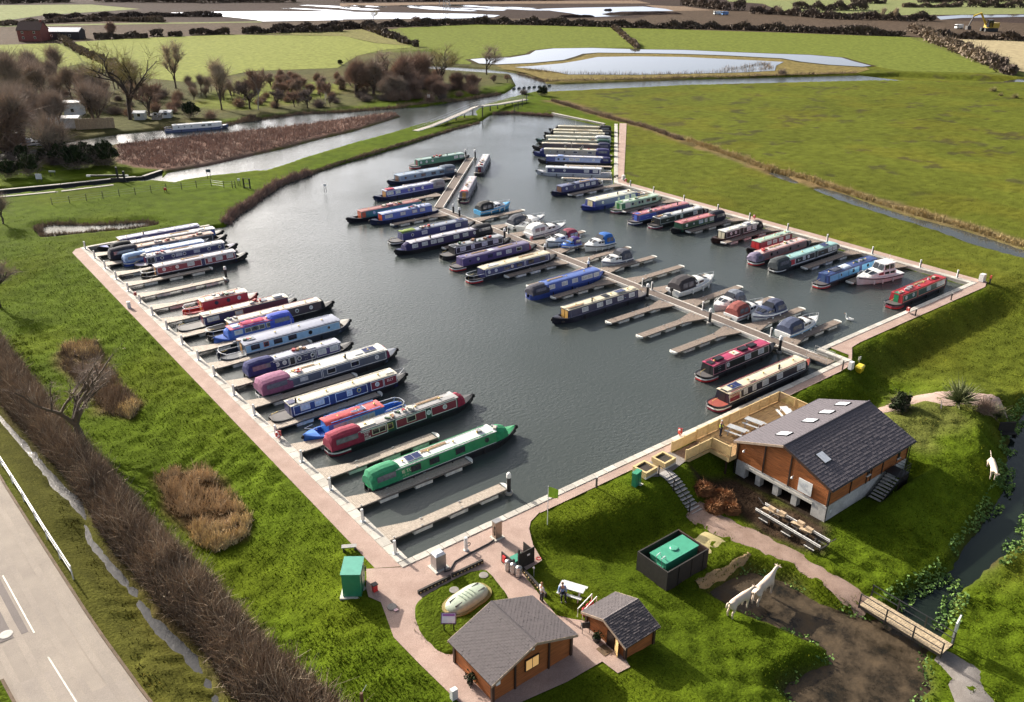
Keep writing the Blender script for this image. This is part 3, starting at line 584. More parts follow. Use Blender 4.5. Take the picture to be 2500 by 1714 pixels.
# ------------------------------------------------------------------ pontoons
W_GLARE = mat('pontoon_planks_glare', (.40,.335,.27), .75, .25, 6, bump=.1); W_GREY = mat('pontoon_planks', (.23,.18,.145), .75, .3, 5, bump=.1)  # pale planks have the sun's glare put into their colour
FLOAT = mat('pontoon_float', (.66,.65,.60), .7, .25, 2.5); RIM = mat('pontoon_rim', (.13,.115,.10), .7, .2, 3); CLEAT = mat('galvanised', (.55,.55,.54), .4, .1, metal=.6)
def finger_meshes(L_, gus, wid, z, plank, both=False):
    P_ = .155; n = int(L_/P_); dk = MB()
    for i in range(n):
        x0 = i*P_; x1 = x0+P_-.012; c = (x0+x1)/2
        g = gus*max(0,1-c/2.9); lo = -(g if both else 0); hi = wid+g; zz = z+random.uniform(-.004,.004)
        dk.box(x0, x1, lo, hi, z-.05, zz)
    rm = MB(); rm.box(2.9, L_, -.06, 0, z-.14, z-.012); rm.box(2.9, L_, wid, wid+.06, z-.14, z-.012)
    rm.hexa([(0,-(gus if both else 0)-.06,z-.14),(2.9,-.06,z-.14),(2.9,0,z-.14),(0,-(gus if both else 0),z-.14)],[(0,-(gus if both else 0)-.06,z-.012),(2.9,-.06,z-.012),(2.9,0,z-.012),(0,-(gus if both else 0),z-.012)])
    rm.hexa([(0,wid+gus,z-.14),(2.9,wid,z-.14),(2.9,wid+.06,z-.14),(0,wid+gus+.06,z-.14)],[(0,wid+gus,z-.012),(2.9,wid,z-.012),(2.9,wid+.06,z-.012),(0,wid+gus+.06,z-.012)])
    fl = MB(); fl.box(0, 1.7, -.02, wid+.02, -.25, z-.145)
    cap = MB(); k = 8; ring = [(L_+.45*math.sin(PI*j/k)*.8, wid/2-math.cos(PI*j/k)*(wid/2+.05)) for j in range(k+1)]; cap.prism(ring, z-.16, z+.02)
    cl = MB(); cl.box(-.13,.13,-.03,.03,.05,.085).box(-.03,.03,-.03,.03,0,.06)
    return dict(dk=dk, rm=rm, fl=fl, cap=cap, cl=cl)
def finger(protos, loc, rz, L_, wid, z, label, group, mats, mirror=False):
    f = empty('pontoon_finger', loc, rz, label, 'pontoon', group)
    if mirror: f.scale = (1,-1,1)
    stuff(link('decking', protos['dk'], f)); link('rim_beam', protos['rm'], f); link('end_fender', protos['cap'], f)
    for x in (L_*.27, L_*.57, L_*.84): link('float', protos['fl'], f, (x-.85,0,0))
    for x in (.5, 3.0, L_*.6): link('cleat', protos['cl'], f, (x, .08, z)); 
    for x in (3.4, L_*.6+.3): link('cleat', protos['cl'], f, (x, wid-.08, z))
    return f
def meshes_of(fm, wood): return dict(dk=fm['dk'].mesh('decking', wood), rm=fm['rm'].mesh('rim_beam', RIM), fl=fm['fl'].mesh('float', FLOAT), cap=fm['cap'].mesh('end_fender', FLOAT), cl=fm['cl'].mesh('cleat', CLEAT))
ORD = ['nearest','second','third','fourth','fifth','sixth','seventh','eighth','ninth','tenth','eleventh','twelfth','thirteenth','fourteenth','fifteenth','sixteenth','seventeenth','eighteenth','nineteenth','twentieth']
fm = meshes_of(finger_meshes(11.3,.95,1.0,.47,.15), W_GLARE)
LEFT_Y = [47.1,52.3,57.6,62.8,68.0,73.2,78.6,83.9,89.1,94.2,99.5,104.8,110.0,115.2,120.3,125.5,130.6]
for i, y in enumerate(LEFT_Y):
    what = {0:'empty plank finger with a black pile at its end',2:'empty plank finger between green and maroon boats'}.get(i, 'glare-pale plank finger on the long left quay')
    finger(fm, (24.93,y,0), 0, 11.3, 1.0, .47, '%s, %s from the basin corner'%(what, ORD[i]), 'pontoon fingers along the left quay', None)
fr_ = meshes_of(finger_meshes(10.2,.75,1.0,.45,.15,True), W_GREY)
RIGHT_Y = [50.5,55.6,60.1,65.3,70.9,75.6,80.9,86.2,91.4,96.4,101.5,106.7,111.9]
for i, y in enumerate(RIGHT_Y):
    finger(fr_, (79.5,y,0), 0, 10.2, 1.0, .45, 'dark plank finger on the far side of the walkway, %s from its shore end'%ORD[i], 'pontoon fingers on the far side of the walkway', None)
CL_Y = [51.9,57.2,62.5,67.7,72.9,78.0,83.0,87.9,93.1,98.3,103.4,108.5,113.6,118.6]
for i, y in enumerate(CL_Y):
    finger(fr_, (77.7,y+.5,0), PI, 9.6, 1.0, .45, 'plank finger on the near side of the walkway, %s from its shore end'%ORD[i], 'pontoon fingers on the near side of the walkway', None)
finger(fr_, (84.2,130.4,0), PI, 9.6, 1.0, .45, 'plank finger on the angled far arm of the walkway', 'pontoon fingers on the near side of the walkway', None)
finger(fr_, (92.6,139.8,0), PI, 9.6, 1.0, .45, 'plank finger beside the green boat near the walkway end', 'pontoon fingers on the near side of the walkway', None)
fe = meshes_of(finger_meshes(12.2,.9,1.1,.47,.15), W_GREY)
for i, y in enumerate([57.4,64.6,71.6,79.1,86.2,93.6,100.8,108.0,114.8]):
    finger(fe, (115.3,y+1.0,0), PI, 12.2, 1.1, .47, 'dark plank finger on the right hand quay, %s from its corner'%ORD[i], 'pontoon fingers along the right quay', None)
DN = Vector((.705,-.709)); DU = Vector((.709,.705))
fu = meshes_of(finger_meshes(9.5,.3,.8,.45,.15), W_GLARE)
for i, t in enumerate([3.5,9,14.5,20,25.5,31,36.5,42,47.5]):
    p = Vector((115.4,116.45))+Vector((.696,.718))*t+Vector((-.3,.3))
    finger(fu, (p.x,p.y,0), R(135.4), 9.5, .8, .45, 'narrow finger between the far boats on the slanting quay, %s from its near end'%ORD[i], 'pontoon fingers along the slanting quay', None)
# the long walkway: two arms
def walkway(name, a, b, wid, label):
    a, b = Vector(a), Vector(b); L_ = (b-a).length; o = empty(name, (a.x,a.y,0), math.atan2(b.y-a.y,b.x-a.x), label, 'walkway')
    dk = MB(); P_ = .155
    for i in range(int(L_/P_)): dk.box(i*P_, i*P_+P_-.012, -wid/2+.14, wid/2-.14, .45, .50+random.uniform(-.004,.004))
    stuff(dk.build('decking', mat('walkway_planks', (.15,.115,.095), .75, .3, 4, bump=.1), o))
    for s in (-1,1):
        y0,y1 = sorted((s*wid/2, s*(wid/2-.13))); MB().box(0, L_, y0, y1, .30, .56).build('kerb_rail', mat('walkway_rail', (.70,.66,.60), .6, .12, 4), o)
    n = int(L_/5.2)
    fl = MB().box(0, 3.9, -wid/2+.05, wid/2-.05, -.25, .29).mesh('float', FLOAT)
    for i in range(n): link('float', fl, o, (i*5.2+.6,0,0))
    return o
walkway('pontoon_walkway', (78.6,46.8), (78.6,121.4), 1.7, 'long straight plank walkway with white edges down the middle of the marina')
walkway('pontoon_walkway', (78.9,122.3), (106.3,151.4), 1.7, 'far angled arm of the plank walkway between two moored boats')
gw = empty('gangway', (78.6,45.2,0), label='short plank gangway with tubular rails from the quay to the walkway', cat='gangway')
g = MB(); [g.box(-.7+.0, .7, -.6+i*.16, -.6+i*.16+.145, .50, .58) for i in range(18)]; stuff(g.build('decking', W_GREY, gw))
for s in (-.75,.75):
    MB().tube([(s,-.5,.55),(s,-.5,1.55),(s,2.0,1.45),(s,2.0,.5)], .03, 5).build('handrail', CLEAT, gw)
    MB().tube([(s,-.5,1.05),(s,2.0,1.0)], .02, 5).build('handrail', CLEAT, gw)
# posts and piles
POSTW = mat('post_white', (.74,.73,.70), .5, .08); POSTB = mat('post_black', (.018,.018,.02), .5, .1)
def service_post(h, side=False):
    b = MB(); b.lathe((0,0,0), [(.15,0),(.15,.04),(.11,.05),(.11,h-.08),(.13,h-.07),(.10,h)], 8)
    k = MB(); k.box(.098,.13,-.085,.085,.12,h-.22) if side else k.box(-.085,.085,-.135,-.098,.12,h-.22)  # black plate: dark slot, and the post's shaded half put into colour
    c = MB(); c.box(-.2,.2,-.2,.2,-.01,.03)
    return b.mesh('post', POSTW), k.mesh('dark_panel', POSTB), c.mesh('foot_plate', CLEAT)
sp = service_post(1.15); spl = service_post(1.15, True)
def place_posts(pts, z, label, group, ms=None):
    for i,(x,y) in enumerate(pts):
        o = empty('service_post', (x,y,z), 0, label(i), 'service post', group)
        for n_,m_ in zip(('post','dark_panel','foot_plate'), ms or sp): link(n_, m_, o)
place_posts([(24.45,y) for y in (45.4,50.3,55.8,61.2,66.6,71.6,76.7,82.1,86.9,92,97.4,102.8,107.8,113,118.5,124,129.5,134.9)], .60, lambda i: 'white mooring service post on the left quay coping, %s from the basin corner'%ORD[i], 'service posts on the left quay', spl)
place_posts([(115.75,y) for y in (49.6,54.9,62.3,69.9,77.1,84.6,91.3,99.0,106.4,112.4)], .60, lambda i: 'white service post with its shaded half coloured black on the right quay, %s from its corner'%ORD[i], 'service posts on the right quay')
place_posts([(79.3,y) for y in (53.0,63.2,71.9,73.6,84.2,93.5,103.0)], .5, lambda i: 'white service post on the walkway edge, %s from the shore'%ORD[i], 'service posts on the walkway')
pz = MB(); pz.lathe((0,0,-1.5), [(.17,0),(.17,3.0),(.19,3.0),(.19,3.12)], 10)
pc = MB(); pc.lathe((0,0,1.62), [(.2,0),(.2,.32),(.12,.44),(.02,.47)], 10)
pb = MB(); pb.lathe((0,0,-.1), [(.34,0),(.34,.35),(.24,.38)], 10)
pile_m = (pz.mesh('shaft', POSTB), pc.mesh('cap', mat('pile_cap', (.80,.79,.76), .5, .05)), pb.mesh('collar', mat('pile_collar', (.30,.29,.27), .6, .1)))
def pile(x, y, label, group):
    o = empty('mooring_pile', (x,y,0), 0, label, 'pile', group)
    for n_,m_ in zip(('shaft','cap','collar'), pile_m): link(n_, m_, o)
for i,(x,y) in enumerate([(78.3,50.3),(78.4,60.5),(78.5,71.0),(78.5,82.4),(78.5,91.8),(78.5,101.6),(78.7,115.6),(79.1,118.0),(93.8,138.7),(107.4,151.2),(105.9,152.6)]):
    pile(x-.95 if i < 6 else x, y, 'black pile with a white cap beside the walkway, %s from the shore end'%ORD[i], 'piles along the walkway')
pile(36.3,47.0,'black pile with a white cap at the end of the empty near finger','piles at the finger ends'); pile(36.6,110.6,'black pile with a white cap at a far left finger end','piles at the finger ends')
# ------------------------------------------------------------------ narrowboats
BLACK=(.013,.013,.016); NAVY=(.020,.024,.105); NAVY2=(.028,.03,.085); ROYAL=(.03,.055,.34); BLUE=(.05,.12,.40); SKY=(.30,.52,.72); CREAM=(.66,.60,.44); IVORY=(.62,.58,.48); MAROON=(.20,.015,.035); WINE=(.26,.06,.10)
RED=(.50,.03,.035); GREEN=(.015,.24,.085); DKGREEN=(.012,.05,.035); GREY=(.34,.35,.38); LGREY=(.52,.53,.55); WHITE=(.76,.76,.74); SLATE=(.08,.10,.14); TEAL=(.03,.16,.15); BROWN=(.16,.085,.055); PINK=(.45,.20,.20); PURPLE=(.07,.045,.17); MAUVE=(.22,.15,.17); PALEGREEN=(.42,.56,.38); WOOD=(.50,.26,.08); ORANGE=(.55,.10,.04); TAUPE=(.30,.27,.22); AQUA=(.30,.50,.48)
GL_D = mat('glass_dark', (.015,.017,.022), .08, 0, spec=.8); GL_P = mat('glass_pale', (.50,.51,.52), .25, .25, 4, spec=.6); GL_R = mat('glass_roof', (.80,.82,.85), .12, .05)  # pale panes: curtains and reflections both put into the glass colour
FENDER = mat('rope_fender', (.03,.028,.026), .9, .3, 12); BRASS = mat('brass', (.62,.45,.14), .35, .05, metal=.6); CHROME = mat('steel_rail', (.70,.71,.72), .25, .03, metal=.5)
SOLAR = mat('solar_cell', (.035,.045,.13), .15, .1, 8); CANV_W = mat('clear_vinyl', (.13,.13,.15), .10, .3, 3, spec=.7)
def fabric(c): return mat('canvas_%02x%02x%02x' % tuple(int(255*k**.4545) for k in c), c, .85, .22, 3, bump=.25, bscale=5)
VENT = MB().lathe((0,0,0), [(.05,0),(.05,.08),(.12,.09),(.10,.14),(.02,.16)], 8).mesh('roof_vent', BRASS)
CHIM = MB().lathe((0,0,0), [(.10,0),(.09,.42),(.11,.43),(.11,.50)], 8).mesh('chimney', POSTB)
SFEND = MB().lathe((0,0,0), [(.02,-.26),(.07,-.22),(.07,.22),(.02,.26)], 7).mesh('side_fender', FENDER)
def torus(R_, r_, n=18, m_=6):
    mb = MB(); rings = [[((R_+r_*math.cos(2*PI*j/m_))*math.cos(2*PI*i/n), (R_+r_*math.cos(2*PI*j/m_))*math.sin(2*PI*i/n), r_*math.sin(2*PI*j/m_)) for j in range(m_)] for i in range(n+1)]
    return mb.loft(rings, closed=True)
BUOY_RED = paint((.62,.06,.03)); BUOY_W = paint(WHITE)
LIFE = torus(.28,.085).mesh('ring', BUOY_RED)
LBAND = MB()
for a_ in range(4):
    c_, s_ = math.cos(a_*PI/2+.4), math.sin(a_*PI/2+.4); LBAND.cbox((.28*c_,.28*s_,0),(.20,.10,.19), a_*PI/2+.4)
LBAND = LBAND.mesh('white_band', BUOY_W)
def lifebuoy(x, y, z, label, tilt=None, rz=0):
    o = empty('lifebuoy', (x,y,z), rz, label, 'lifebuoy', 'lifebuoys')
    if tilt: o.rotation_euler = tilt
    link('ring', LIFE, o); link('white_band', LBAND, o); return o
def narrowboat(label, cx, cy, rz, L_, W_=2.08, hull=BLACK, side=NAVY, roof=LGREY, ch=1.02, cab=(1.9,3.0), panels=(), wins=(), stern='trad', bow='open', sc=None, bc=None,
               band=None, items=(), rail=None, text=(), line=None, front=None, group='narrowboats moored in the marina', deck=None, name='narrowboat'):
    o = empty(name, (cx,cy,0), rz, label, 'narrowboat' if name == 'narrowboat' else 'boat', group)
    g = .58; zr = g+ch; h = L_/2; side_m, roof_m, hull_m = paint(side), paint(roof, .5), paint(hull, .45)
    sg = 1 if (-math.sin(rz)*(-cx)+math.cos(rz)*(-cy)) > 0 else -1
    lb, rs_ = min(3.0, L_*.24), 1.1
    def hw(s):
        v = W_/2
        if s < rs_: v *= .38+.62*math.sqrt(max(0,1-(1-s/rs_)**2))
        u = (s-(L_-lb))/lb
        if u > 0: v *= max(.02, (1-u**2.3))
        return max(v,.05)
    def zg(s):
        u = max(0,(s-(L_-lb*1.2))/(lb*1.2)); return g+.40*u*u+(.10*max(0,1-s/1.6)**2)
    rings = []
    for s in [0,.12,.35,.7,1.1,L_*.4,L_-lb*1.2,L_-lb,L_-lb*.8,L_-lb*.6,L_-lb*.42,L_-lb*.26,L_-lb*.13,L_-lb*.04,L_]:
        w_, z_ = hw(s), zg(s); u = max(0,(s-(L_-lb))/lb); wl = w_*(1-.4*u); wi = max(.012, w_-.16); zd = g-.36; x = s-h-(.12*u)
        r_ = [(-wi,zd),(-wi,z_),(-w_,z_),(-w_-.03,z_-.03),(-w_-.03,z_-.09),(-w_,z_-.12),(-wl,0),(-wl*.9,-.4),(wl*.9,-.4),(wl,0),(w_,z_-.12),(w_+.03,z_-.09),(w_+.03,z_-.03),(w_,z_),(wi,z_),(wi,zd)]
        rings.append([(s-h+(.10*u if 0 else 0)-(.35*u*u if z2 < .1 else 0), y2, z2) for y2, z2 in r_])
    MB().loft(rings, closed=True, cap=True).build('hull', hull_m, o)
    dk = MB(); ss_ = np.linspace(L_-1.35, L_-.06, 6)
    dk.loft([[(s-h,-hw(s)+.08,zg(s)+.012),(s-h,0,zg(s)+.05),(s-h,hw(s)-.08,zg(s)+.012)] for s in ss_]); dk.f = [f[::-1] for f in dk.f]
    dk.build('foredeck', paint(deck or hull, .6), o)
    MB().lathe((h+.06,0,zg(L_)-.28), [(.06,-.18),(.15,-.1),(.15,.12),(.06,.2)], 8).build('bow_fender', FENDER, o)
    s0, s1 = cab[0], L_-cab[1]
    b_, t_ = W_/2-.145, W_/2-.30
    def sp_(s, v, off=0.0, sd=sg):
        n = Vector((0, sd*(zr-g), b_-t_)).normalized()
        return (s-h, sd*(b_+(t_-b_)*v)+n.y*off, g+(zr-g)*v+n.z*off)
    def plate(mb, a, b, v0, v1, o0, o1):
        lo = [sp_(a,v0,o0),sp_(b,v0,o0),sp_(b,v1,o0),sp_(a,v1,o0)]; hi = [sp_(a,v0,o1),sp_(b,v0,o1),sp_(b,v1,o1),sp_(a,v1,o1)]
        if sg > 0: lo, hi = lo[::-1], hi[::-1]
        return mb.hexa(lo, hi)
    ec = [(-b_,g-.33),(-b_,g),(-t_,zr),(t_,zr),(b_,g),(b_,g-.33)]
    MB().loft([[(s0-h,y,z) for y,z in ec],[(s1-h-.0,y,z) for y,z in ec]], closed=True, cap=True).build('cabin', side_m, o)
    rc = [(-t_-.05,zr-.005),(-t_-.05,zr+.045),(-t_*.5,zr+.085),(0,zr+.10),(t_*.5,zr+.085),(t_+.05,zr+.045),(t_+.05,zr-.005)]
    MB().loft([[(x_,y,z) for y,z in rc] for x_ in (s0-h-.06,s1-h+.10)], closed=True, cap=True).build('roof', roof_m, o)
    for sd in (-1,1):
        y0,y1 = sorted((sd*(t_-.02), sd*(t_-.08))); MB().box(s0-h+.3, s1-h-.3, y0, y1, zr+.085, zr+.135).build('handrail', paint(rail or side), o)
    cl = s1-s0
    for p in panels:
        a, b, c = s0+p[0]*cl, s0+p[1]*cl, p[2]; ln = p[3] if len(p) > 3 else line
        pn = plate(MB(), a, b, .10, .90, .003, .014).build('side_panel', paint(c), o)
        if ln:
            m_ = MB(); t = .055
            for q in ((a,b,.07,.13),(a,b,.87,.93)): plate(m_, *q, .012, .024)
            for q in ((a-t/2,a+t/2,.07,.93),(b-t/2,b+t/2,.07,.93)): plate(m_, *q, .010, .022)
            m_.build('coach_line', paint(ln), pn)
    # gunwale line
    if line: plate(MB(), s0+.05, s1-.05, .0, .045, .002, .018).build('coach_line', paint(line), o)
    for w_ in wins:
        f, ty = w_[0], w_[1]; fc = w_[2] if len(w_) > 2 else WHITE; s = s0+f*cl; gm = GL_P if ty[-1] == 'c' else GL_D
        if ty[0] == 'p':
            R1, R2 = .24, .165; v0 = .56
            fm_ = MB(); gl = MB(); n = 14; kz = (zr-g)
            def disc(mb, r, o0, o1):
                pts = [(s+r*math.cos(2*PI*k/n), v0+r*math.sin(2*PI*k/n)/kz) for k in range(n)]
                mb.loft([[sp_(a_,v_,o0) for a_,v_ in pts],[sp_(a_,v_,o1) for a_,v_ in pts]], closed=True, cap=True)
                if sg > 0: mb.f = [q[::-1] for q in mb.f]
            disc(fm_, R1, .01, .045); disc(gl, R2, .04, .052); wo = fm_.build('window', paint(fc), o); gl.build('pane', gm, wo)
        else:
            wd = {'r':.50,'w':.72,'s':.30}[ty[0]]
            wo = plate(MB(), s-wd-.0, s+wd, .30, .84, .012, .04).build('window', paint(fc), o)
            plate(MB(), s-wd+.06, s+wd-.06, .36, .79, .036, .05).build('pane', gm, wo)
            if ty[0] == 'w': plate(MB(), s-.03, s+.03, .36, .79, .05, .06).build('glazing_bar', paint(fc), wo)
    for body, f, v, size, c in text:
        me = text_mesh(body, size); me.materials.append(paint(c)); X = Vector((-sg,0,0)); Y = Vector((0, sg*(t_-b_), zr-g)).normalized(); Z = X.cross(Y)
        lo = link('lettering', me, o); M_ = Matrix.Identity(4); loc = Vector(sp_(s0+f*cl, v, .03))
        for i in range(3): M_[i][0], M_[i][1], M_[i][2], M_[i][3] = X[i], Y[i], Z[i], loc[i]
        lo.matrix_local = M_
    # stern
    if band:
        for k, c in enumerate(band):
            z0 = [(.30,.46),(.10,.28)][k]; pts = [0,.12,.35,.7,1.1,1.9]
            for sd in (sg,):
                m_ = MB(); m_.loft([[(s-h-.0,sd*(hw(s)*(.985)+.022),z0[0]),(s-h,sd*(hw(s)+.024),z0[1])] for s in pts] )
                m_.loft([[(-h-.02,-hw(0)-.02,z0[0]),(-h-.02,-hw(0)-.02,z0[1])],[(-h-.02,hw(0)+.02,z0[0]),(-h-.02,hw(0)+.02,z0[1])]])
                m_.build('stern_band', paint(c), o)
    if stern in ('trad','pram','hood'):
        s_ = np.linspace(.06, s0, 6); d2 = MB(); d2.loft([[(s-h,-hw(s)+.06,zg(s)-.03),(s-h,hw(s)-.06,zg(s)-.03)] for s in s_]); d2.f = [q[::-1] for q in d2.f]; d2.build('stern_deck', paint(deck or (.10,.09,.09), .7), o)
    if stern == 'trad':
        MB().box(s0-h-.035, s0-h-.005, -.32, .32, g-.05, zr-.08).build('door', paint(sc or MAROON), o)
        MB().box(s0-h-.02, s0-h+.75, -.36, .36, zr+.09, zr+.15).build('sliding_hatch', paint(sc or roof), o)
        MB().tube([(-h+.25,0,.5),(-h+.2,0,1.05),(-h+.9,0,1.15)], .03, 5).build('tiller', BRASS, o)
    elif stern == 'cruiser':
        MB().tube([(s0-h-.1,-W_/2+.12,g+.55),(-h+.5,-W_/2+.22,g+.55),(-h+.15,-.45,g+.55),(-h+.1,0,g+.55),(-h+.15,.45,g+.55),(-h+.5,W_/2-.22,g+.55),(s0-h-.1,W_/2-.12,g+.55)], .035, 6).build('stern_rail', CHROME, o)
        for y in (-.8,.8): MB().tube([(-h+.55,y,g-.1),(-h+.55,y,g+.55)], .025, 5).build('rail_post', CHROME, o)
        MB().tube([(-h+.25,0,.5),(-h+.2,0,1.0),(-h+1.0,0,1.1)], .03, 5).build('tiller', BRASS, o)
        MB().box(s0-h-.035, s0-h-.005, -.32, .32, g-.2, zr-.08).build('door', paint(sc or WOOD), o)
    elif stern in ('pram','hood'):
        top = zr+(.42 if stern == 'pram' else .12); e0 = .12; q = []
        for s, k in ((e0,.62),(e0+.22,.92),(s0*.55,1.0),(s0+.12,.97),(s0+.5,.80)):
            w1 = min(hw(max(s,.5))-.06, W_/2-.12); zt = g+(top-g)*k; w2 = t_*(.94 if k > .8 else .8)
            q.append([(s-h,-w1,g+.02),(s-h,-w1*.97,g+(zt-g)*.55),(s-h,-w2,zt-.14),(s-h,-w2*.55,zt),(s-h,0,zt+.05),(s-h,w2*.55,zt),(s-h,w2,zt-.14),(s-h,w1*.97,g+(zt-g)*.55),(s-h,w1,g+.02)])
        cv = MB().loft(q, cap=True).build('canopy', fabric(sc or BLACK), o)
        wn = MB(); w1 = W_/2-.10
        for a, b in ((.62,s0-.12),):
            zt = top; k_ = (top-g); lo = [(a-h,sg*(w1*.975+.0),g+.40*k_),(b-h,sg*(w1*.975),g+.40*k_),(b-h,sg*(t_*.97+.125),zt-.26*k_),(a-h,sg*(t_*.97+.125),zt-.26*k_)]
            hi = [(p[0],p[1]+sg*.02,p[2]) for p in lo]
            if sg > 0: lo, hi = lo[::-1], hi[::-1]
            MB().hexa(lo, hi).build('canopy_window', CANV_W, cv)
    # bow
    if bow in ('cratch','half'):
        e = L_-1.5; q = []; zb = zr+.04
        for s, k in ((s1-.02,1.0),(s1+(e-s1)*.55,.97),(e,.72)):
            w1 = min(hw(s)-.02, W_/2-.14); zt = g+(zb-g)*k; q.append([(s-h,-w1,zg(s)-.02),(s-h,-w1*.86,g+(zt-g)*.7),(s-h,-t_*.55,zt-.03),(s-h,0,zt+.07),(s-h,t_*.55,zt-.03),(s-h,w1*.86,g+(zt-g)*.7),(s-h,w1,zg(s)-.02)])
        MB().loft(q, cap=True).build('cratch_cover', fabric(bc or BLACK), o)
    elif bow == 'open':
        for y in (-.33,.33): MB().box(s1-h+.012, s1-h+.05, y-.28, y+.28, g-.25, zr-.12).build('front_door', paint(front or WOOD), o)
        MB().box(s1-h+.1, s1-h+1.0, -.7, .7, g-.358, g-.15).build('well_deck', paint((.06,.05,.045), .8), o)  # shade of the bow recess put into the well deck's dark colour
    for u in (.25,.5,.72): link('side_fender', SFEND, o, (u*L_-h, sg*(W_/2+.10), .30))
    if bow == 'rail':
        MB().tube([(L_-1.2-h,-.55,1.35),(L_-.2-h,0,1.55),(L_-1.2-h,.55,1.35)], .03, 5).build('bow_rail', CHROME, o)
    for f in np.arange(.10, .97, 1.0/max(3,int(cl/2.4))): link('roof_vent', VENT, o, (s0+f*cl-h, .0, zr+.095))
    for it in items:
        k, f = it[0], it[1]; x = s0+f*cl-h; c = it[2] if len(it) > 2 else None; zt = zr+.10
        if k == 'solar':
            p_ = MB().hexa([(x-.75,-.42,zt+.04),(x+.75,-.42,zt+.04),(x+.75,.42,zt+.10),(x-.75,.42,zt+.10)],[(x-.75,-.42,zt+.07),(x+.75,-.42,zt+.07),(x+.75,.42,zt+.13),(x-.75,.42,zt+.13)]).build('solar_panel', CHROME, o)
            for i in (0,1): MB().hexa([(x-.7+i*.72,-.38,zt+.075),(x-.02+i*.72,-.38,zt+.075),(x-.02+i*.72,.38,zt+.132),(x-.7+i*.72,.38,zt+.132)],[(x-.7+i*.72,-.38,zt+.082),(x-.02+i*.72,-.38,zt+.082),(x-.02+i*.72,.38,zt+.14),(x-.7+i*.72,.38,zt+.14)]).build('solar_cell', SOLAR, p_)
        elif k == 'chimney': link('chimney', CHIM, o, (x, sg*.35, zt-.03))
        elif k == 'box': MB().box(x-.55,x+.55,-.33,.33,zt-.02,zt+.22).build('roof_box', paint(c or BLACK, .6), o)
        elif k == 'hatch': MB().box(x-.45,x+.45,-.40,.40,zt-.03,zt+.06).build('roof_hatch', paint(c or roof, .5), o)
        elif k == 'plank': 
            MB().box(x-1.3,x+1.3,.22,.48,zt-.01,zt+.05).build('gang_plank', mat('plank_wood', (.30,.20,.12), .8, .3), o); MB().tube([(x-1.6,.1,zt+.03),(x+1.6,.12,zt+.03)], .025, 5).build('pole', mat('pole_wood', (.45,.33,.18), .7, .2), o)
        elif k == 'tarp':
            rr = random.Random(int(abs(cx*10))); q = []
            for xx in np.linspace(x-it[3]/2, x+it[3]/2, 8): q.append([(xx, yy, zt+.02+(rr.uniform(.03,.16) if abs(yy) < t_ else -.12)) for yy in np.linspace(-t_-.06,t_+.06,6)])
            m_ = MB().loft(q); m_.f = [z[::-1] for z in m_.f]; m_.build('tarpaulin', fabric(c), o, smooth=True)
        elif k == 'clutter':
            rr = random.Random(int(abs(cx*7+cy*3+f*50)))
            for i in range(4):
                xx, yy, a, b2, c2 = x+rr.uniform(-1.1,1.1), rr.uniform(-.35,.35), rr.uniform(.15,.4), rr.uniform(.12,.28), rr.uniform(.1,.3)
                MB().cbox((xx,yy,zt+c2/2-.02),(a*1.6,b2*1.6,c2), rr.uniform(0,3)).build('roof_locker', paint(rr.choice([(.3,.3,.32),(.25,.12,.06),(.05,.10,.05),(.5,.46,.4),(.35,.03,.03)]), .7), o)
        elif k == 'aerial': MB().tube([(x,-.2,zt),(x,-.2,zt+1.3)], .018, 4).build('aerial', CHROME, o)
        elif k == 'dome': MB().lathe((x,.2,zt-.02), [(.2,0),(.22,.12),(.14,.26),(.02,.31)], 10).build('satellite_dome', paint(WHITE), o)
    return o
def nb(label, x0, x1, y, way=1, **k): return narrowboat(label, (x0+x1)/2, y, 0 if way > 0 else PI, x1-x0, **k)
GL = 'narrowboats along the left quay'; GC = 'narrowboats on the near side of the walkway'; GE = 'narrowboats along the right quay'; GU = 'narrowboats on the slanting far quay'
W2 = lambda *a: [(f,'rc') for f in a]
D2 = lambda *a: [(f,'r',BLACK) for f in a]
# left quay, near to far
nb('bright green narrowboat with white roof and green pram hood lettered TIME TO', 27.0, 42.8, 54.35, 1, side=GREEN, roof=WHITE, stern='pram', sc=(.02,.22,.10), bow='cratch', bc=(.02,.25,.10), cab=(2.5,2.9), wins=D2(.18,.36,.62)+[(.9,'p',DKGREEN)], items=[('solar',.2),('plank',.42),('clutter',.93)], line=WHITE, text=[('TIME TO!',.075,.62,.42,CREAM),('~ ~ ~',.075,.3,.3,CREAM)], group=GL, rail=GREEN, deck=GREEN)
nb('dark green narrowboat with maroon panels and maroon canopy lettered LIVING THE DREAM', 27.1, 43.2, 61.8, 1, side=DKGREEN, roof=(.42,.41,.40), stern='pram', sc=(.27,.02,.05), bow='cratch', bc=(.30,.02,.05), cab=(2.9,2.4), panels=[(.0,.27,MAROON,WHITE),(.36,.66,MAROON,WHITE),(.72,.985,MAROON,WHITE)], wins=[(.19,'w',CREAM),(.51,'r',CREAM),(.69,'pc'),(.86,'pc'),(.30,'s',BRASS and (.5,.4,.1))], items=[('hatch',.06,IVORY),('hatch',.14,IVORY),('clutter',.40),('clutter',.47),('plank',.75)], text=[('LIVING\nTHE\nDREAM',.065,.5,.27,(.85,.70,.70))], band=(WHITE,MAROON), group=GL, rail=BLACK)
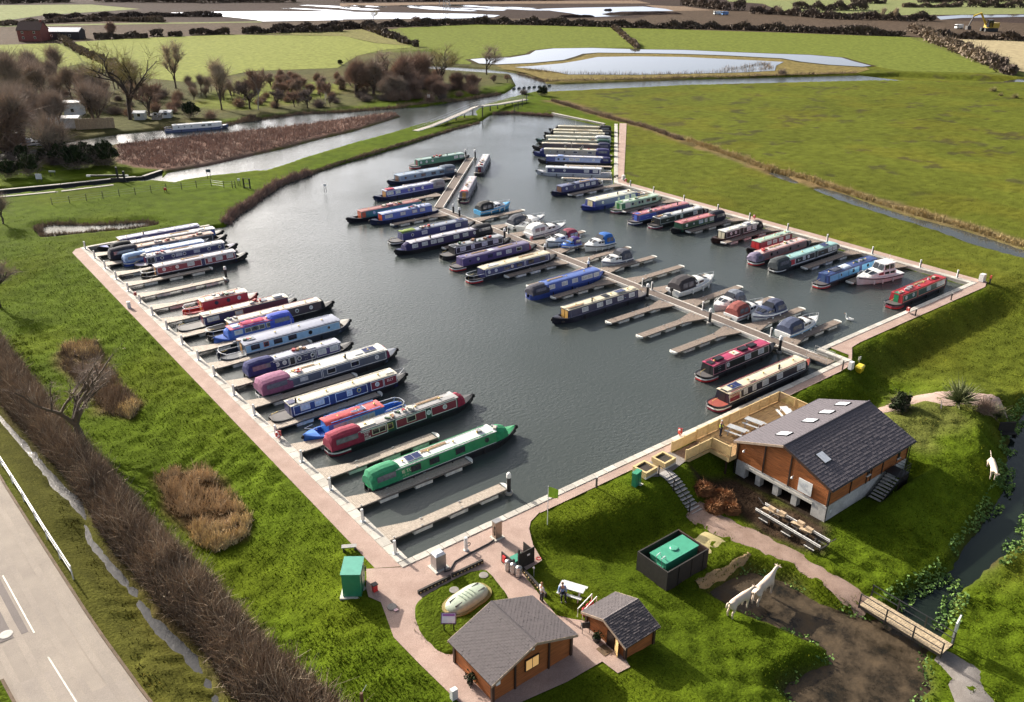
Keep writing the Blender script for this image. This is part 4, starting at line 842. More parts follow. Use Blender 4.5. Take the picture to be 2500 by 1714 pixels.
nb('small open trip boat with red canvas roof and bright blue frame and hull', 26.3, 36.9, 64.75, -1, side=(.05,.20,.62), hull=(.04,.16,.55), roof=(.45,.06,.06), stern='cruiser', bow='rail', cab=(2.6,2.2), wins=[(.3,'wc',SKY),(.55,'wc',SKY),(.8,'wc',SKY)], items=[('tarp',.7,(.50,.07,.08),4.0),('solar',.42)], rail=(.06,.25,.75), line=(.10,.32,.85), group=GL, deck=(.05,.2,.6), name='trip_boat', W_=2.2, ch=.95)
nb('navy narrowboat with long cream roof and small maroon panel lettered ELLY', 25.3, 40.4, 69.9, 1, side=NAVY, roof=IVORY, stern='trad', sc=NAVY, cab=(1.9,1.6), panels=[(.02,.34,NAVY,WHITE),(.40,.70,NAVY,WHITE),(.74,.86,MAROON,WHITE),(.87,.995,MAROON,WHITE)], wins=[(.12,'rc',CREAM),(.25,'rc',CREAM),(.53,'sc'),(.62,'p',BRASS and (.6,.45,.15)),(.80,'pc')], items=[('chimney',.06),('hatch',.95,IVORY)], text=[('ELLY',.93,.6,.36,(.85,.70,.68))], bow='rail', group=GL, rail=IVORY)
nb('broad grey narrowboat with cream roof, plum canopy and plum bow cover', 26.5, 42.8, 75.8, 1, W_=2.7, side=SLATE, roof=(.66,.645,.58), stern='pram', sc=(.26,.09,.17), bow='cratch', bc=(.20,.02,.06), cab=(2.9,1.9), panels=[(.01,.32,SLATE,WHITE),(.335,.985,SLATE,WHITE)], wins=[(.15,'rc',SLATE),(.42,'r'),(.66,'r'),(.89,'pc')], items=[('solar',.86),('chimney',.60),('aerial',.28),('hatch',.74,LGREY),('plank',.2)], band=(WHITE,SLATE), group=GL, rail=SLATE, deck=SLATE)
nb('navy narrowboat with navy box canopy and white lined panels of portholes', 27.0, 39.6, 80.3, 1, side=NAVY2, roof=(.40,.42,.50), stern='pram', sc=(.025,.03,.13), bow='open', cab=(2.7,1.8), panels=[(.02,.24,NAVY2,WHITE),(.255,.33,BLACK,WHITE),(.345,.62,NAVY2,WHITE),(.64,.98,PURPLE,WHITE)], wins=[(.08,'pc'),(.18,'pc'),(.39,'p'),(.58,'p'),(.72,'rc'),(.9,'rc')], text=[('~~~',.485,.70,.3,WHITE),('- -',.485,.35,.3,WHITE)], items=[('hatch',.6,LGREY),('clutter',.45)], group=GL)
nb('very broad pale blue narrowboat with rounded grey blue roof and railed stern', 26.5, 42.6, 86.35, 1, W_=2.9, side=(.10,.14,.20), roof=(.24,.26,.34), hull=(.03,.04,.06), stern='cruiser', bow='open', front=SLATE, cab=(2.6,1.9), panels=[(.005,.99,SKY,WHITE)], wins=D2(.10,.33,.48)+[(.21,'s',ORANGE),(.67,'p',BLACK),(.87,'p',SKY)], items=[('hatch',.10,SLATE),('clutter',.02),('aerial',.52)], group=GL, rail=(.2,.22,.3), deck=(.3,.28,.25))
nb('small blue cabin boat with crimson roof and bright blue canopy', 27.6, 37.2, 90.9, -1, side=(.05,.12,.45), hull=(.03,.10,.42), roof=(.45,.03,.09), stern='pram', sc=(.06,.10,.50), bow='half', bc=(.05,.14,.5), cab=(2.6,1.9), wins=[(.55,'w',IVORY),(.36,'w',IVORY),(.12,'s',CREAM),(.84,'rc',SKY)], items=[('hatch',.85,SKY),('tarp',.45,(.42,.03,.10),2.6),('aerial',.7)], group=GL, name='cabin_boat', deck=(.04,.12,.45))
nb('long navy narrowboat with cream roof and black pointed bow cover lettered KEYSTON', 27.5, 43.7, 92.9, 1, side=(.030,.018,.035), roof=IVORY, stern='cruiser', bow='cratch', bc=BLACK, cab=(2.6,2.0), panels=[(.01,.16,MAROON,WHITE),(.18,.40,BLACK,WHITE)], wins=[(.27,'rc'),(.72,'p'),(.88,'pc')], items=[('hatch',.5,LGREY),('clutter',.1)], text=[('KEYSTON',.085,.55,.3,(.8,.68,.6))], line=IVORY, rail=MAROON, group=GL)
nb('slim navy narrowboat with cream roof and flowers heaped at its stern', 25.4, 40.3, 96.6, 1, side=(.020,.020,.09), roof=IVORY, stern='trad', bow='rail', cab=(3.0,1.3), panels=[(.42,.99,(.10,.02,.05))], wins=[(.10,'wc',CREAM),(.40,'rc',(.6,.4,.2))], items=[('hatch',.72,SLATE),('box',.90,LGREY),('clutter',.62)], rail=MAROON, group=GL)
nb('short all red steel narrowboat with black frame at its stern', 27.7, 37.2, 101.4, 1, side=RED, hull=(.40,.03,.03), roof=IVORY, stern='cruiser', bow='open', cab=(2.2,1.5), wins=[(.30,'p',BLACK),(.56,'p',BLACK),(.80,'pc',WHITE)], items=[('clutter',.75),('hatch',.35,IVORY),('clutter',.5)], group=GL, deck=(.2,.17,.15), rail=RED)
nb('navy narrowboat with grey roof and two long deep red panels', 27.5, 42.5, 117.8, 1, side=NAVY, roof=(.40,.38,.42), stern='cruiser', bow='open', cab=(1.9,1.9), panels=[(.01,.55,MAROON,WHITE),(.60,.985,MAROON,WHITE)], wins=[(.09,'pc'),(.25,'pc'),(.42,'rc',LGREY),(.66,'sc',LGREY),(.78,'rc',LGREY),(.92,'rc',LGREY)], text=[('~~\n-',.17,.55,.3,WHITE)], items=[('plank',.45)], group=GL)
nb('navy narrowboat with four white portholes and cluttered pale roof', 28.1, 43.0, 122.9, 1, side=NAVY, roof=(.50,.50,.53), stern='trad', bow='open', cab=(1.5,2.1), panels=[(.01,.10,BLACK,WHITE),(.115,.99,NAVY,WHITE)], wins=[(.19,'p'),(.33,'p'),(.47,'p'),(.79,'p'),(.93,'p'),(.40,'rc',PURPLE),(.63,'rc',PURPLE)], items=[('clutter',.05),('clutter',.15),('plank',.45)], text=[('7\n-',.055,.55,.3,WHITE)], group=GL, deck=NAVY)
nb('slim sky blue boat with white stern rail and glazed cuddy', 27.2, 40.0, 125.6, 1, side=(.10,.24,.60), hull=(.05,.12,.40), roof=(.45,.55,.72), stern='hood', sc=(.30,.42,.62), bow='rail', cab=(3.2,1.2), items=[('hatch',.3,SKY)], band=(WHITE,ROYAL), group=GL, ch=.9, rail=(.5,.6,.75))
nb('dark narrowboat with rusty brown roof and black framed hood', 26.0, 43.4, 128.2, 1, side=(.035,.03,.045), roof=(.26,.15,.10), stern='pram', sc=(.02,.02,.035), bow='open', cab=(3.6,2.2), panels=[(.55,.98,BLACK,LGREY)], wins=[(.06,'rc',LGREY),(.25,'rc',LGREY)], items=[('clutter',.3),('clutter',.5),('hatch',.72,(.3,.1,.08)),('clutter',.85)], group=GL, rail=BROWN)
nb('black narrowboat with silvery roof and blue lettered panel at its bow', 27.0, 43.8, 130.6, 1, side=(.05,.03,.06), roof=(.60,.60,.62), stern='pram', sc=BLACK, bow='open', cab=(2.4,1.5), panels=[(.80,.88,SLATE,SKY),(.885,.995,ROYAL,SKY)], items=[('plank',.6),('hatch',.85,SLATE)], text=[('~~~\n-',.94,.55,.3,SKY)], group=GL)
nb('navy narrowboat farthest along the left quay beside the grass bank', 26.0, 42.6, 133.7, -1, side=(.05,.055,.22), roof=(.42,.43,.55), stern='trad', bow='open', cab=(1.6,3.0), panels=[(.02,.3,NAVY,LGREY)], wins=[(.7,'rc',LGREY),(.85,'rc',LGREY)], items=[('chimney',.7),('hatch',.5,LGREY)], group=GL, deck=ROYAL)
# near side of the walkway, near to far
nb('black narrowboat with cream roof lettered TREGANTLE lying against the near quay', 60.7, 77.0, 46.15, 1, side=(.018,.016,.03), roof=CREAM, hull=(.02,.018,.022), stern='trad', sc=BLACK, bow='cratch', bc=BLACK, cab=(1.7,2.0), panels=[(.005,.13,MAROON,WHITE),(.14,.99,(.018,.016,.03),WHITE)], wins=[(.93,'wc'),(.64,'rc'),(.45,'rc'),(.31,'sc'),(.20,'sc')], items=[('solar',.13),('hatch',.05,CREAM),('chimney',.67),('hatch',.32,CREAM)], text=[('TREGANTLE',.067,.66,.36,CREAM),('- - - -',.067,.36,.22,CREAM)], rail=MAROON, group=GC, deck=(.32,.07,.05), band=(WHITE,MAROON))
nb('black narrowboat with crimson roof carrying black boxes', 64.7, 77.4, 51.15, 1, side=BLACK, roof=(.42,.05,.12), stern='trad', sc=BLACK, bow='cratch', bc=BLACK, cab=(1.3,2.0), panels=[(.0,.20,BLACK,(.55,.25,.3)),(.215,.985,(.02,.024,.02),(.75,.55,.55))], wins=[(.25,'pc'),(.60,'rc'),(.84,'rc')], items=[('box',.17,BLACK),('box',.60,BLACK),('box',.76,BLACK),('hatch',.45,IVORY)], text=[('- - -\n~ ~\n- - -',.10,.5,.27,(.6,.75,.8))], band=(WHITE,RED), group=GC, rail=PINK)
nb('navy narrowboat with cream roof, wooden bow doors and open bow', 62.1, 77.7, 71.9, -1, side=NAVY2, roof=CREAM, hull=(.018,.018,.03), stern='trad', bow='open', front=(.62,.36,.10), cab=(1.8,2.0), panels=[(.03,.975,NAVY2,(.14,.14,.2))], wins=W2(.10,.27,.44,.57,.78), items=[('plank',.88),('chimney',.65),('hatch',.43,BLACK),('solar',.22)], text=[('~',.2,.5,.5,SKY)], group=GC)
nb('royal blue narrowboat with matching roof and wrinkled dark tarpaulin over its bow', 65.1, 78.4, 80.25, 1, side=(.04,.09,.36), roof=(.09,.15,.40), hull=(.03,.06,.25), stern='hood', sc=(.05,.05,.07), bow='half', bc=(.04,.05,.10), cab=(2.4,1.4), wins=W2(.10,.33,.52,.70,.80,.93), items=[('plank',.25)], group=GC, rail=(.05,.1,.4))
nb('navy narrowboat with cream roof and white lined panels with red and white stern', 62.2, 78.0, 89.85, 1, side=NAVY, roof=CREAM, stern='cruiser', sc=NAVY, bow='open', cab=(2.3,1.8), panels=[(.02,.60,NAVY,WHITE),(.615,.97,NAVY,WHITE)], wins=[(.07,'pc',LGREY),(.17,'pc',LGREY),(.33,'r',SLATE),(.41,'pc',(.6,.4,.2)),(.52,'r',BLACK),(.7,'r',BLACK),(.88,'r',BLACK)], items=[('hatch',.12,LGREY),('hatch',.2,LGREY),('plank',.7)], band=(WHITE,RED), group=GC, rail=CREAM)
nb('purple blue narrowboat with maroon hood at the walkway end', 63.2, 78.6, 95.25, 1, side=PURPLE, roof=(.20,.17,.27), stern='trad', sc=PURPLE, bow='cratch', bc=(.30,.03,.08), cab=(1.5,1.9), wins=[(.22,'pc',LGREY),(.10,'p',PURPLE),(.40,'r',PURPLE),(.53,'rc',PURPLE),(.68,'rc'),(.84,'r')], items=[('plank',.3),('hatch',.45,LGREY),('plank',.7)], band=(WHITE,RED), group=GC, rail=PURPLE)
nb('black narrowboat with white lined panel and cluttered grey roof', 64.8, 77.5, 100.2, 1, side=BLACK, roof=(.33,.34,.36), stern='trad', sc=BLACK, bow='open', cab=(1.9,1.8), panels=[(.03,.97,BLACK,WHITE)], wins=[(.16,'rc'),(.36,'sc'),(.6,'rc'),(.83,'rc',LGREY)], items=[('clutter',.2),('clutter',.5),('clutter',.75),('chimney',.45)], group=GC)
nb('dark violet narrowboat with pale roof and black tent canopy by the walkway', 60.3, 77.8, 105.7, -1, side=(.035,.025,.10), roof=(.48,.47,.52), stern='pram', sc=(.03,.03,.035), bow='cratch', bc=(.03,.025,.10), cab=(2.9,2.4), wins=W2(.20,.34)+[(.58,'rc'),(.68,'rc'),(.81,'rc'),(.95,'rc'),(.06,'pc')], items=[('chimney',.7),('hatch',.5,LGREY)], group=GC, deck=NAVY)
nb('navy narrowboat with green turf coloured tarpaulin on its roof', 62.2, 78.2, 110.6, 1, side=(.035,.045,.16), roof=(.25,.28,.34), stern='trad', sc=NAVY, bow='open', cab=(2.0,1.8), wins=[(.14,'p'),(.32,'rc'),(.60,'rc'),(.84,'rc')], items=[('tarp',.10,(.16,.23,.04),2.6),('clutter',.3),('clutter',.4),('solar',.9)], band=(WHITE,BLACK), group=GC)
nb('plain mid blue narrowboat with white front window and white dome on roof', 65.0, 78.1, 121.6, -1, side=(.06,.11,.42), roof=(.35,.40,.55), hull=(.02,.025,.07), stern='trad', bow='open', front=ORANGE, cab=(1.5,2.0), wins=[(.88,'wc',LGREY),(.60,'rc',(.4,.3,.3)),(.36,'rc',(.3,.15,.15)),(.2,'rc',(.5,.3,.2))], items=[('dome',.2),('clutter',.35)], group=GC, rail=(.06,.11,.42))
nb('teal green narrowboat with orange red front and red roof stripe', 62.6, 78.2, 125.0, -1, side=TEAL, roof=(.30,.10,.08), hull=(.015,.015,.022), stern='trad', bow='open', front=ORANGE, cab=(1.6,2.4), panels=[(.94,.995,ORANGE)], wins=[(.80,'pc',LGREY)], items=[('clutter',.3),('clutter',.55),('box',.5,PINK),('aerial',.7)], group=GC, rail=(.25,.06,.05))
nb('royal blue narrowboat with white roof edge and grey canopy near the walkway bend', 72.9, 88.0, 134.3, -1, side=(.03,.045,.34), roof=(.58,.60,.66), hull=(.015,.02,.07), stern='pram', sc=(.30,.29,.30), bow='open', cab=(2.4,2.2), panels=[(.02,.97,(.03,.045,.34),(.6,.65,.8))], wins=[(.93,'wc',LGREY),(.77,'rc',LGREY),(.55,'p'),(.45,'pc'),(.27,'pc')], items=[('tarp',.9,(.4,.04,.08),1.6),('hatch',.5,LGREY)], group=GC)
nb('broad grey blue narrowboat with glazed hood by the far walkway arm', 80.8, 96.2, 142.9, -1, W_=2.7, side=(.13,.20,.28), roof=(.26,.33,.42), hull=(.02,.025,.05), stern='pram', sc=(.10,.13,.18), bow='open', front=BROWN, cab=(2.6,2.1), panels=[(.01,.985,(.15,.24,.34),(.4,.5,.6))], wins=D2(.1,.28,.5)+[(.68,'p',BLACK),(.88,'p',BLACK)], items=[('hatch',.5,SLATE)], group=GC)
nb('emerald green narrowboat nearest the end of the walkway', 91.4, 106.2, 151.9, 1, side=(.02,.17,.10), roof=(.33,.45,.42), stern='trad', bow='open', cab=(1.6,1.8), wins=[(.05,'pc'),(.17,'pc'),(.3,'pc'),(.82,'rc'),(.94,'rc')], items=[('chimney',.65),('clutter',.4),('clutter',.55)], band=(WHITE,RED), group=GC)
narrowboat('grey narrowboat with cluttered roof moored along the far walkway arm', 104.0, 143.6, R(47), 15.2, side=(.26,.25,.28), roof=(.55,.54,.55), stern='trad', bow='open', cab=(1.6,2.2), items=[('clutter',.25),('clutter',.12),('clutter',.4)], wins=W2(.3,.6,.85), group='narrowboats along the walkway arm')
narrowboat('mauve grey narrowboat with red flowers at its stern along the walkway arm', 90.0, 129.0, R(47), 15.6, side=(.25,.20,.24), roof=(.55,.50,.52), stern='cruiser', bow='cratch', bc=(.3,.3,.33), cab=(2.0,2.0), items=[('tarp',.02,(.5,.05,.06),.9),('clutter',.35),('hatch',.6,IVORY)], wins=W2(.2,.45,.7,.9), band=(CREAM,WINE), group='narrowboats along the walkway arm')
# right quay, near to far
nb('red roofed narrowboat with green panels and green triangle on its red front', 99.4, 113.6, 50.0, 1, side=(.40,.03,.04), roof=(.44,.035,.045), stern='trad', sc=(.02,.20,.09), bow='cratch', bc=(.04,.04,.06), cab=(1.5,1.9), panels=[(.02,.33,(.02,.10,.08),(.7,.45,.3)),(.36,.98,(.03,.08,.07),(.7,.45,.3))], wins=[(.09,'pc'),(.25,'pc'),(.60,'rc'),(.83,'rc'),(.93,'rc')], items=[('clutter',.1),('clutter',.35),('plank',.55),('clutter',.8)], band=(WINE,RED), group=GE, rail=RED)
nb('navy narrowboat with light blue panels beside the white motor cruiser', 98.2, 113.5, 59.9, 1, side=(.03,.06,.20), roof=(.05,.08,.22), stern='trad', sc=(.05,.09,.2), bow='cratch', bc=NAVY, cab=(1.6,1.9), panels=[(.03,.20,(.16,.45,.75)),(.21,.40,(.16,.45,.75)),(.41,.62,(.16,.45,.75)),(.68,.97,(.16,.45,.75))], wins=[(.25,'p',SKY),(.50,'p',BLACK),(.8,'p',BLACK)], items=[('tarp',.22,(.04,.05,.08),1.7),('tarp',.40,(.45,.52,.62),1.8),('clutter',.7)], band=(WHITE,RED), group=GE, rail=(.05,.09,.25))
nb('black narrowboat with pale teal roof and dark glazed stern hood', 98.5, 114.7, 67.2, 1, side=(.02,.028,.03), roof=AQUA, stern='pram', sc=(.05,.06,.065), bow='half', bc=BLACK, cab=(2.7,1.6), panels=[(.01,.12,RED,WHITE),(.13,.52,BLACK,WHITE),(.58,.98,BLACK,WHITE)], wins=[(.3,'sc'),(.39,'pc'),(.84,'rc'),(.94,'rc')], items=[('solar',.8),('clutter',.05)], text=[('R~',.20,.5,.5,WHITE),('~~~',.68,.5,.4,SKY)], band=(WHITE,BLACK), line=WHITE, group=GE, rail=SLATE)
nb('mauve narrowboat with pinkish roof, red lines and black stern cover at the quay', 98.8, 113.2, 71.1, 1, side=MAUVE, roof=(.55,.46,.44), stern='hood', sc=(.19,.16,.24), bow='cratch', bc=BLACK, cab=(1.5,2.2), panels=[(.02,.16,MAUVE,(.6,.2,.2)),(.18,.98,MAUVE,(.6,.2,.2))], wins=[(.2,'p',BLACK),(.33,'p',MAUVE),(.62,'p',BLACK),(.80,'p',MAUVE)], items=[('clutter',.12),('plank',.4),('clutter',.68)], band=(WHITE,RED), group=GE, rail=RED, line=(.5,.1,.1))
nb('red narrowboat with pale green roof and open bow seat', 102.4, 113.6, 74.6, -1, side=(.36,.03,.05), roof=(.38,.52,.42), stern='trad', bow='open', front=RED, cab=(1.3,2.0), panels=[(.02,.98,(.30,.03,.05),BLACK)], wins=[(.72,'rc'),(.55,'rc'),(.36,'rc'),(.15,'rc')], items=[('hatch',.3,(.3,.42,.34))], group=GE)
nb('short black narrowboat with white roof and cream bow doors', 102.1, 113.9, 81.1, -1, side=BLACK, roof=(.66,.66,.62), stern='hood', sc=BLACK, bow='open', front=CREAM, cab=(1.4,2.3), panels=[(.03,.46,BLACK,WHITE),(.58,.97,BLACK,WHITE)], wins=[(.70,'pc'),(.84,'pc'),(.30,'rc'),(.13,'rc')], items=[('box',.25,LGREY),('hatch',.5,LGREY)], band=None, group=GE, hull=(.05,.025,.02))
nb('dark green narrowboat with pink roof and black tent canopy at the quay', 100.9, 113.3, 88.3, -1, side=(.012,.06,.035), roof=(.48,.19,.20), stern='pram', sc=(.02,.02,.035), bow='none', cab=(2.6,1.5), panels=[(.02,.98,(.012,.06,.035),(.25,.3,.15))], wins=[(.86,'pc'),(.66,'pc',DKGREEN),(.45,'rc',SKY),(.3,'sc'),(.13,'rc')], items=[('hatch',.85,PINK)], group=GE, rail=(.3,.05,.05))
nb('black narrowboat with silver roof and scrollwork lettering on its side', 100.3, 114.4, 92.4, 1, side=BLACK, roof=(.52,.54,.56), stern='trad', sc=BLACK, bow='cratch', bc=BLACK, cab=(1.3,2.2), panels=[(.02,.35,BLACK,LGREY),(.37,.98,BLACK,LGREY)], wins=[(.5,'sc'),(.82,'rc')], items=[('clutter',.15),('chimney',.55),('box',.25,GREY)], text=[('~a~',.18,.5,.5,LGREY),('~~',.66,.55,.3,LGREY)], band=(WHITE,WINE), group=GE)
nb('bright blue and purple narrowboat with rose red roof', 99.1, 114.4, 95.8, 1, side=(.04,.035,.16), roof=(.47,.20,.22), stern='trad', sc=(.06,.12,.5), bow='cratch', bc=PURPLE, cab=(1.3,1.9), panels=[(.01,.33,(.06,.10,.48),SKY),(.36,.98,(.04,.035,.17),(.3,.3,.5))], wins=[(.75,'p',PURPLE)], items=[('clutter',.28),('hatch',.5,PINK),('chimney',.8)], text=[('~~~',.16,.5,.5,SKY)], band=(WHITE,NAVY), group=GE, rail=(.35,.12,.15))
nb('pale mint green narrowboat with dark green bow quarter', 101.7, 113.9, 102.7, 1, side=PALEGREEN, roof=(.46,.58,.46), hull=(.03,.06,.03), stern='trad', sc=(.05,.2,.06), bow='open', cab=(1.4,1.7), panels=[(.0,.10,(.04,.20,.07)),(.11,.24,IVORY)], wins=[(.48,'s',PALEGREEN),(.56,'s',PALEGREEN),(.72,'r',LGREY),(.88,'r',BLACK),(.3,'p',BLACK)], items=[('hatch',.2,LGREY),('clutter',.4),('plank',.7)], text=[('O',.37,.45,.7,(.5,.45,.1))], band=(WHITE,WINE), group=GE, rail=PALEGREEN)
nb('broad blue barge with smooth cream roof and pale yellow glazed bow doors', 98.5, 113.3, 107.0, -1, W_=2.9, side=(.05,.07,.26), roof=(.64,.62,.50), hull=(.03,.045,.22), stern='cruiser', bow='open', front=(.7,.6,.35), cab=(2.4,2.0), wins=[(.82,'pc'),(.45,'pc'),(.25,'rc'),(.1,'rc')], items=[('chimney',.4),('clutter',.05),('hatch',.2,LGREY)], group=GE)
nb('navy narrowboat with dark blue roof and wooden bow doors nearest the quay bend', 100.6, 113.2, 117.6, -1, side=(.025,.03,.11), roof=(.17,.19,.30), hull=(.02,.022,.055), stern='cruiser', bow='open', front=BROWN, cab=(1.6,1.9), wins=[(.88,'pc'),(.66,'p'),(.47,'rc'),(.30,'rc'),(.14,'rc')], items=[('plank',.35),('hatch',.65,BLACK)], group=GE)
# slanting far quay, near to far
UQ = []
def ub(label, k, L_, back, **kw):
    """k metres along the slanting quay from its near end, back metres off its edge"""
    e = Vector((115.4,116.45))+Vector((.696,.718))*k+Vector((-.712,.702))*(back+L_/2)
    return narrowboat(label, e.x, e.y, R(134.5) if kw.pop('dir',1) > 0 else R(-45.5), L_, group=GU, **kw)
ub('white narrowboat with navy panel and four portholes on the slanting quay', 7.0, 15.0, .6, side=WHITE, roof=(.62,.64,.70), hull=(.45,.47,.52), stern='cruiser', bow='open', front=LGREY, cab=(2.0,2.0), panels=[(.03,.97,NAVY,None)], wins=[(.10,'rc'),(.26,'rc'),(.66,'pc'),(.87,'pc')], deck=LGREY)
ub('pale blue narrowboat with navy ends and red fenders at its bow', 17.2, 15.4, .6, side=(.05,.07,.25), roof=(.60,.60,.62), stern='hood', sc=NAVY, bow='none', cab=(1.8,1.7), panels=[(.03,.84,(.30,.38,.62))], wins=[(.16,'pc'),(.45,'rc'),(.55,'rc'),(.68,'p',SLATE),(.78,'p',SLATE)], items=[('tarp',.75,(.25,.33,.55),1.2)])
ub('taupe sided narrowboat with navy bow and stern canopies', 24.3, 16.8, .9, side=(.42,.38,.30), roof=(.60,.57,.48), hull=(.03,.04,.16), stern='pram', sc=(.05,.05,.16), bow='cratch', bc=(.04,.045,.15), cab=(2.6,2.4), wins=[(.15,'r'),(.42,'r'),(.62,'p',TAUPE),(.75,'p',TAUPE),(.88,'pc',TAUPE)], items=[('clutter',.25),('aerial',.5)], deck=NAVY)
ub('dark narrowboat with cream roof and orange lifebuoy on its bow', 30.5, 17.6, .8, side=(.04,.03,.05), roof=(.62,.55,.44), stern='pram', sc=(.03,.035,.09), bow='open', cab=(2.4,2.2), items=[('plank',.3),('hatch',.6,IVORY),('chimney',.5)], wins=[(.3,'p'),(.6,'p')])
ub('cream roofed narrowboat with dark green glazed stern', 34.5, 16.4, .9, side=(.35,.36,.28), roof=(.64,.60,.46), stern='pram', sc=(.03,.09,.07), bow='open', cab=(2.6,2.2), items=[('clutter',.2),('chimney',.45)], wins=[(.5,'p')])
ub('dark green hulled narrowboat with large white wheelhouse canopy', 38.6, 17.6, .7, side=(.40,.40,.34), roof=(.62,.60,.52), hull=(.015,.05,.05), stern='pram', sc=(.62,.63,.66), bow='open', cab=(3.2,2.4), items=[('aerial',.35),('hatch',.7,IVORY)], deck=(.02,.07,.07))
ub('cream narrowboat with black bow fender tucked between two others', 43.2, 16.0, .8, side=(.35,.33,.26), roof=(.60,.55,.42), stern='trad', bow='open', cab=(1.6,2.4), items=[('chimney',.6),('hatch',.3,IVORY)])
ub('beige narrowboat with two portholes and barred windows on the slanting quay', 46.8, 16.2, .7, side=(.40,.35,.24), roof=(.62,.58,.46), stern='hood', sc=BLACK, bow='cratch', bc=BLACK, cab=(2.2,2.2), wins=[(.12,'r',BLACK),(.35,'rc',LGREY),(.52,'rc',LGREY),(.72,'pc',LGREY),(.9,'pc',LGREY)], items=[('plank',.4)])
ub('beige narrowboat with black stern canopy farthest along the slanting quay', 51.6, 15.4, .7, side=(.3,.27,.2), roof=(.60,.56,.44), stern='pram', sc=BLACK, bow='cratch', bc=(.02,.02,.025), cab=(2.6,2.2), items=[('aerial',.6)])
narrowboat('white narrowboat alone on the river below the bare trees', 71.0, 220.0, R(-12.5), 15.2, side=WHITE, roof=(.80,.80,.80), hull=(.10,.13,.25), stern='cruiser', bow='open', front=WHITE, cab=(1.9,1.6), wins=[(.12,'p',WHITE),(.24,'p',WHITE),(.38,'p',WHITE),(.62,'r'),(.75,'r')], group='narrowboats on the river', deck=WHITE)
lifebuoy(31.0, 75.6, 1.80, 'red lifebuoy lying on the cream roof of the broad grey boat'); lifebuoy(31.4,122.8,1.80,'red lifebuoy lying on the roof of the porthole boat')
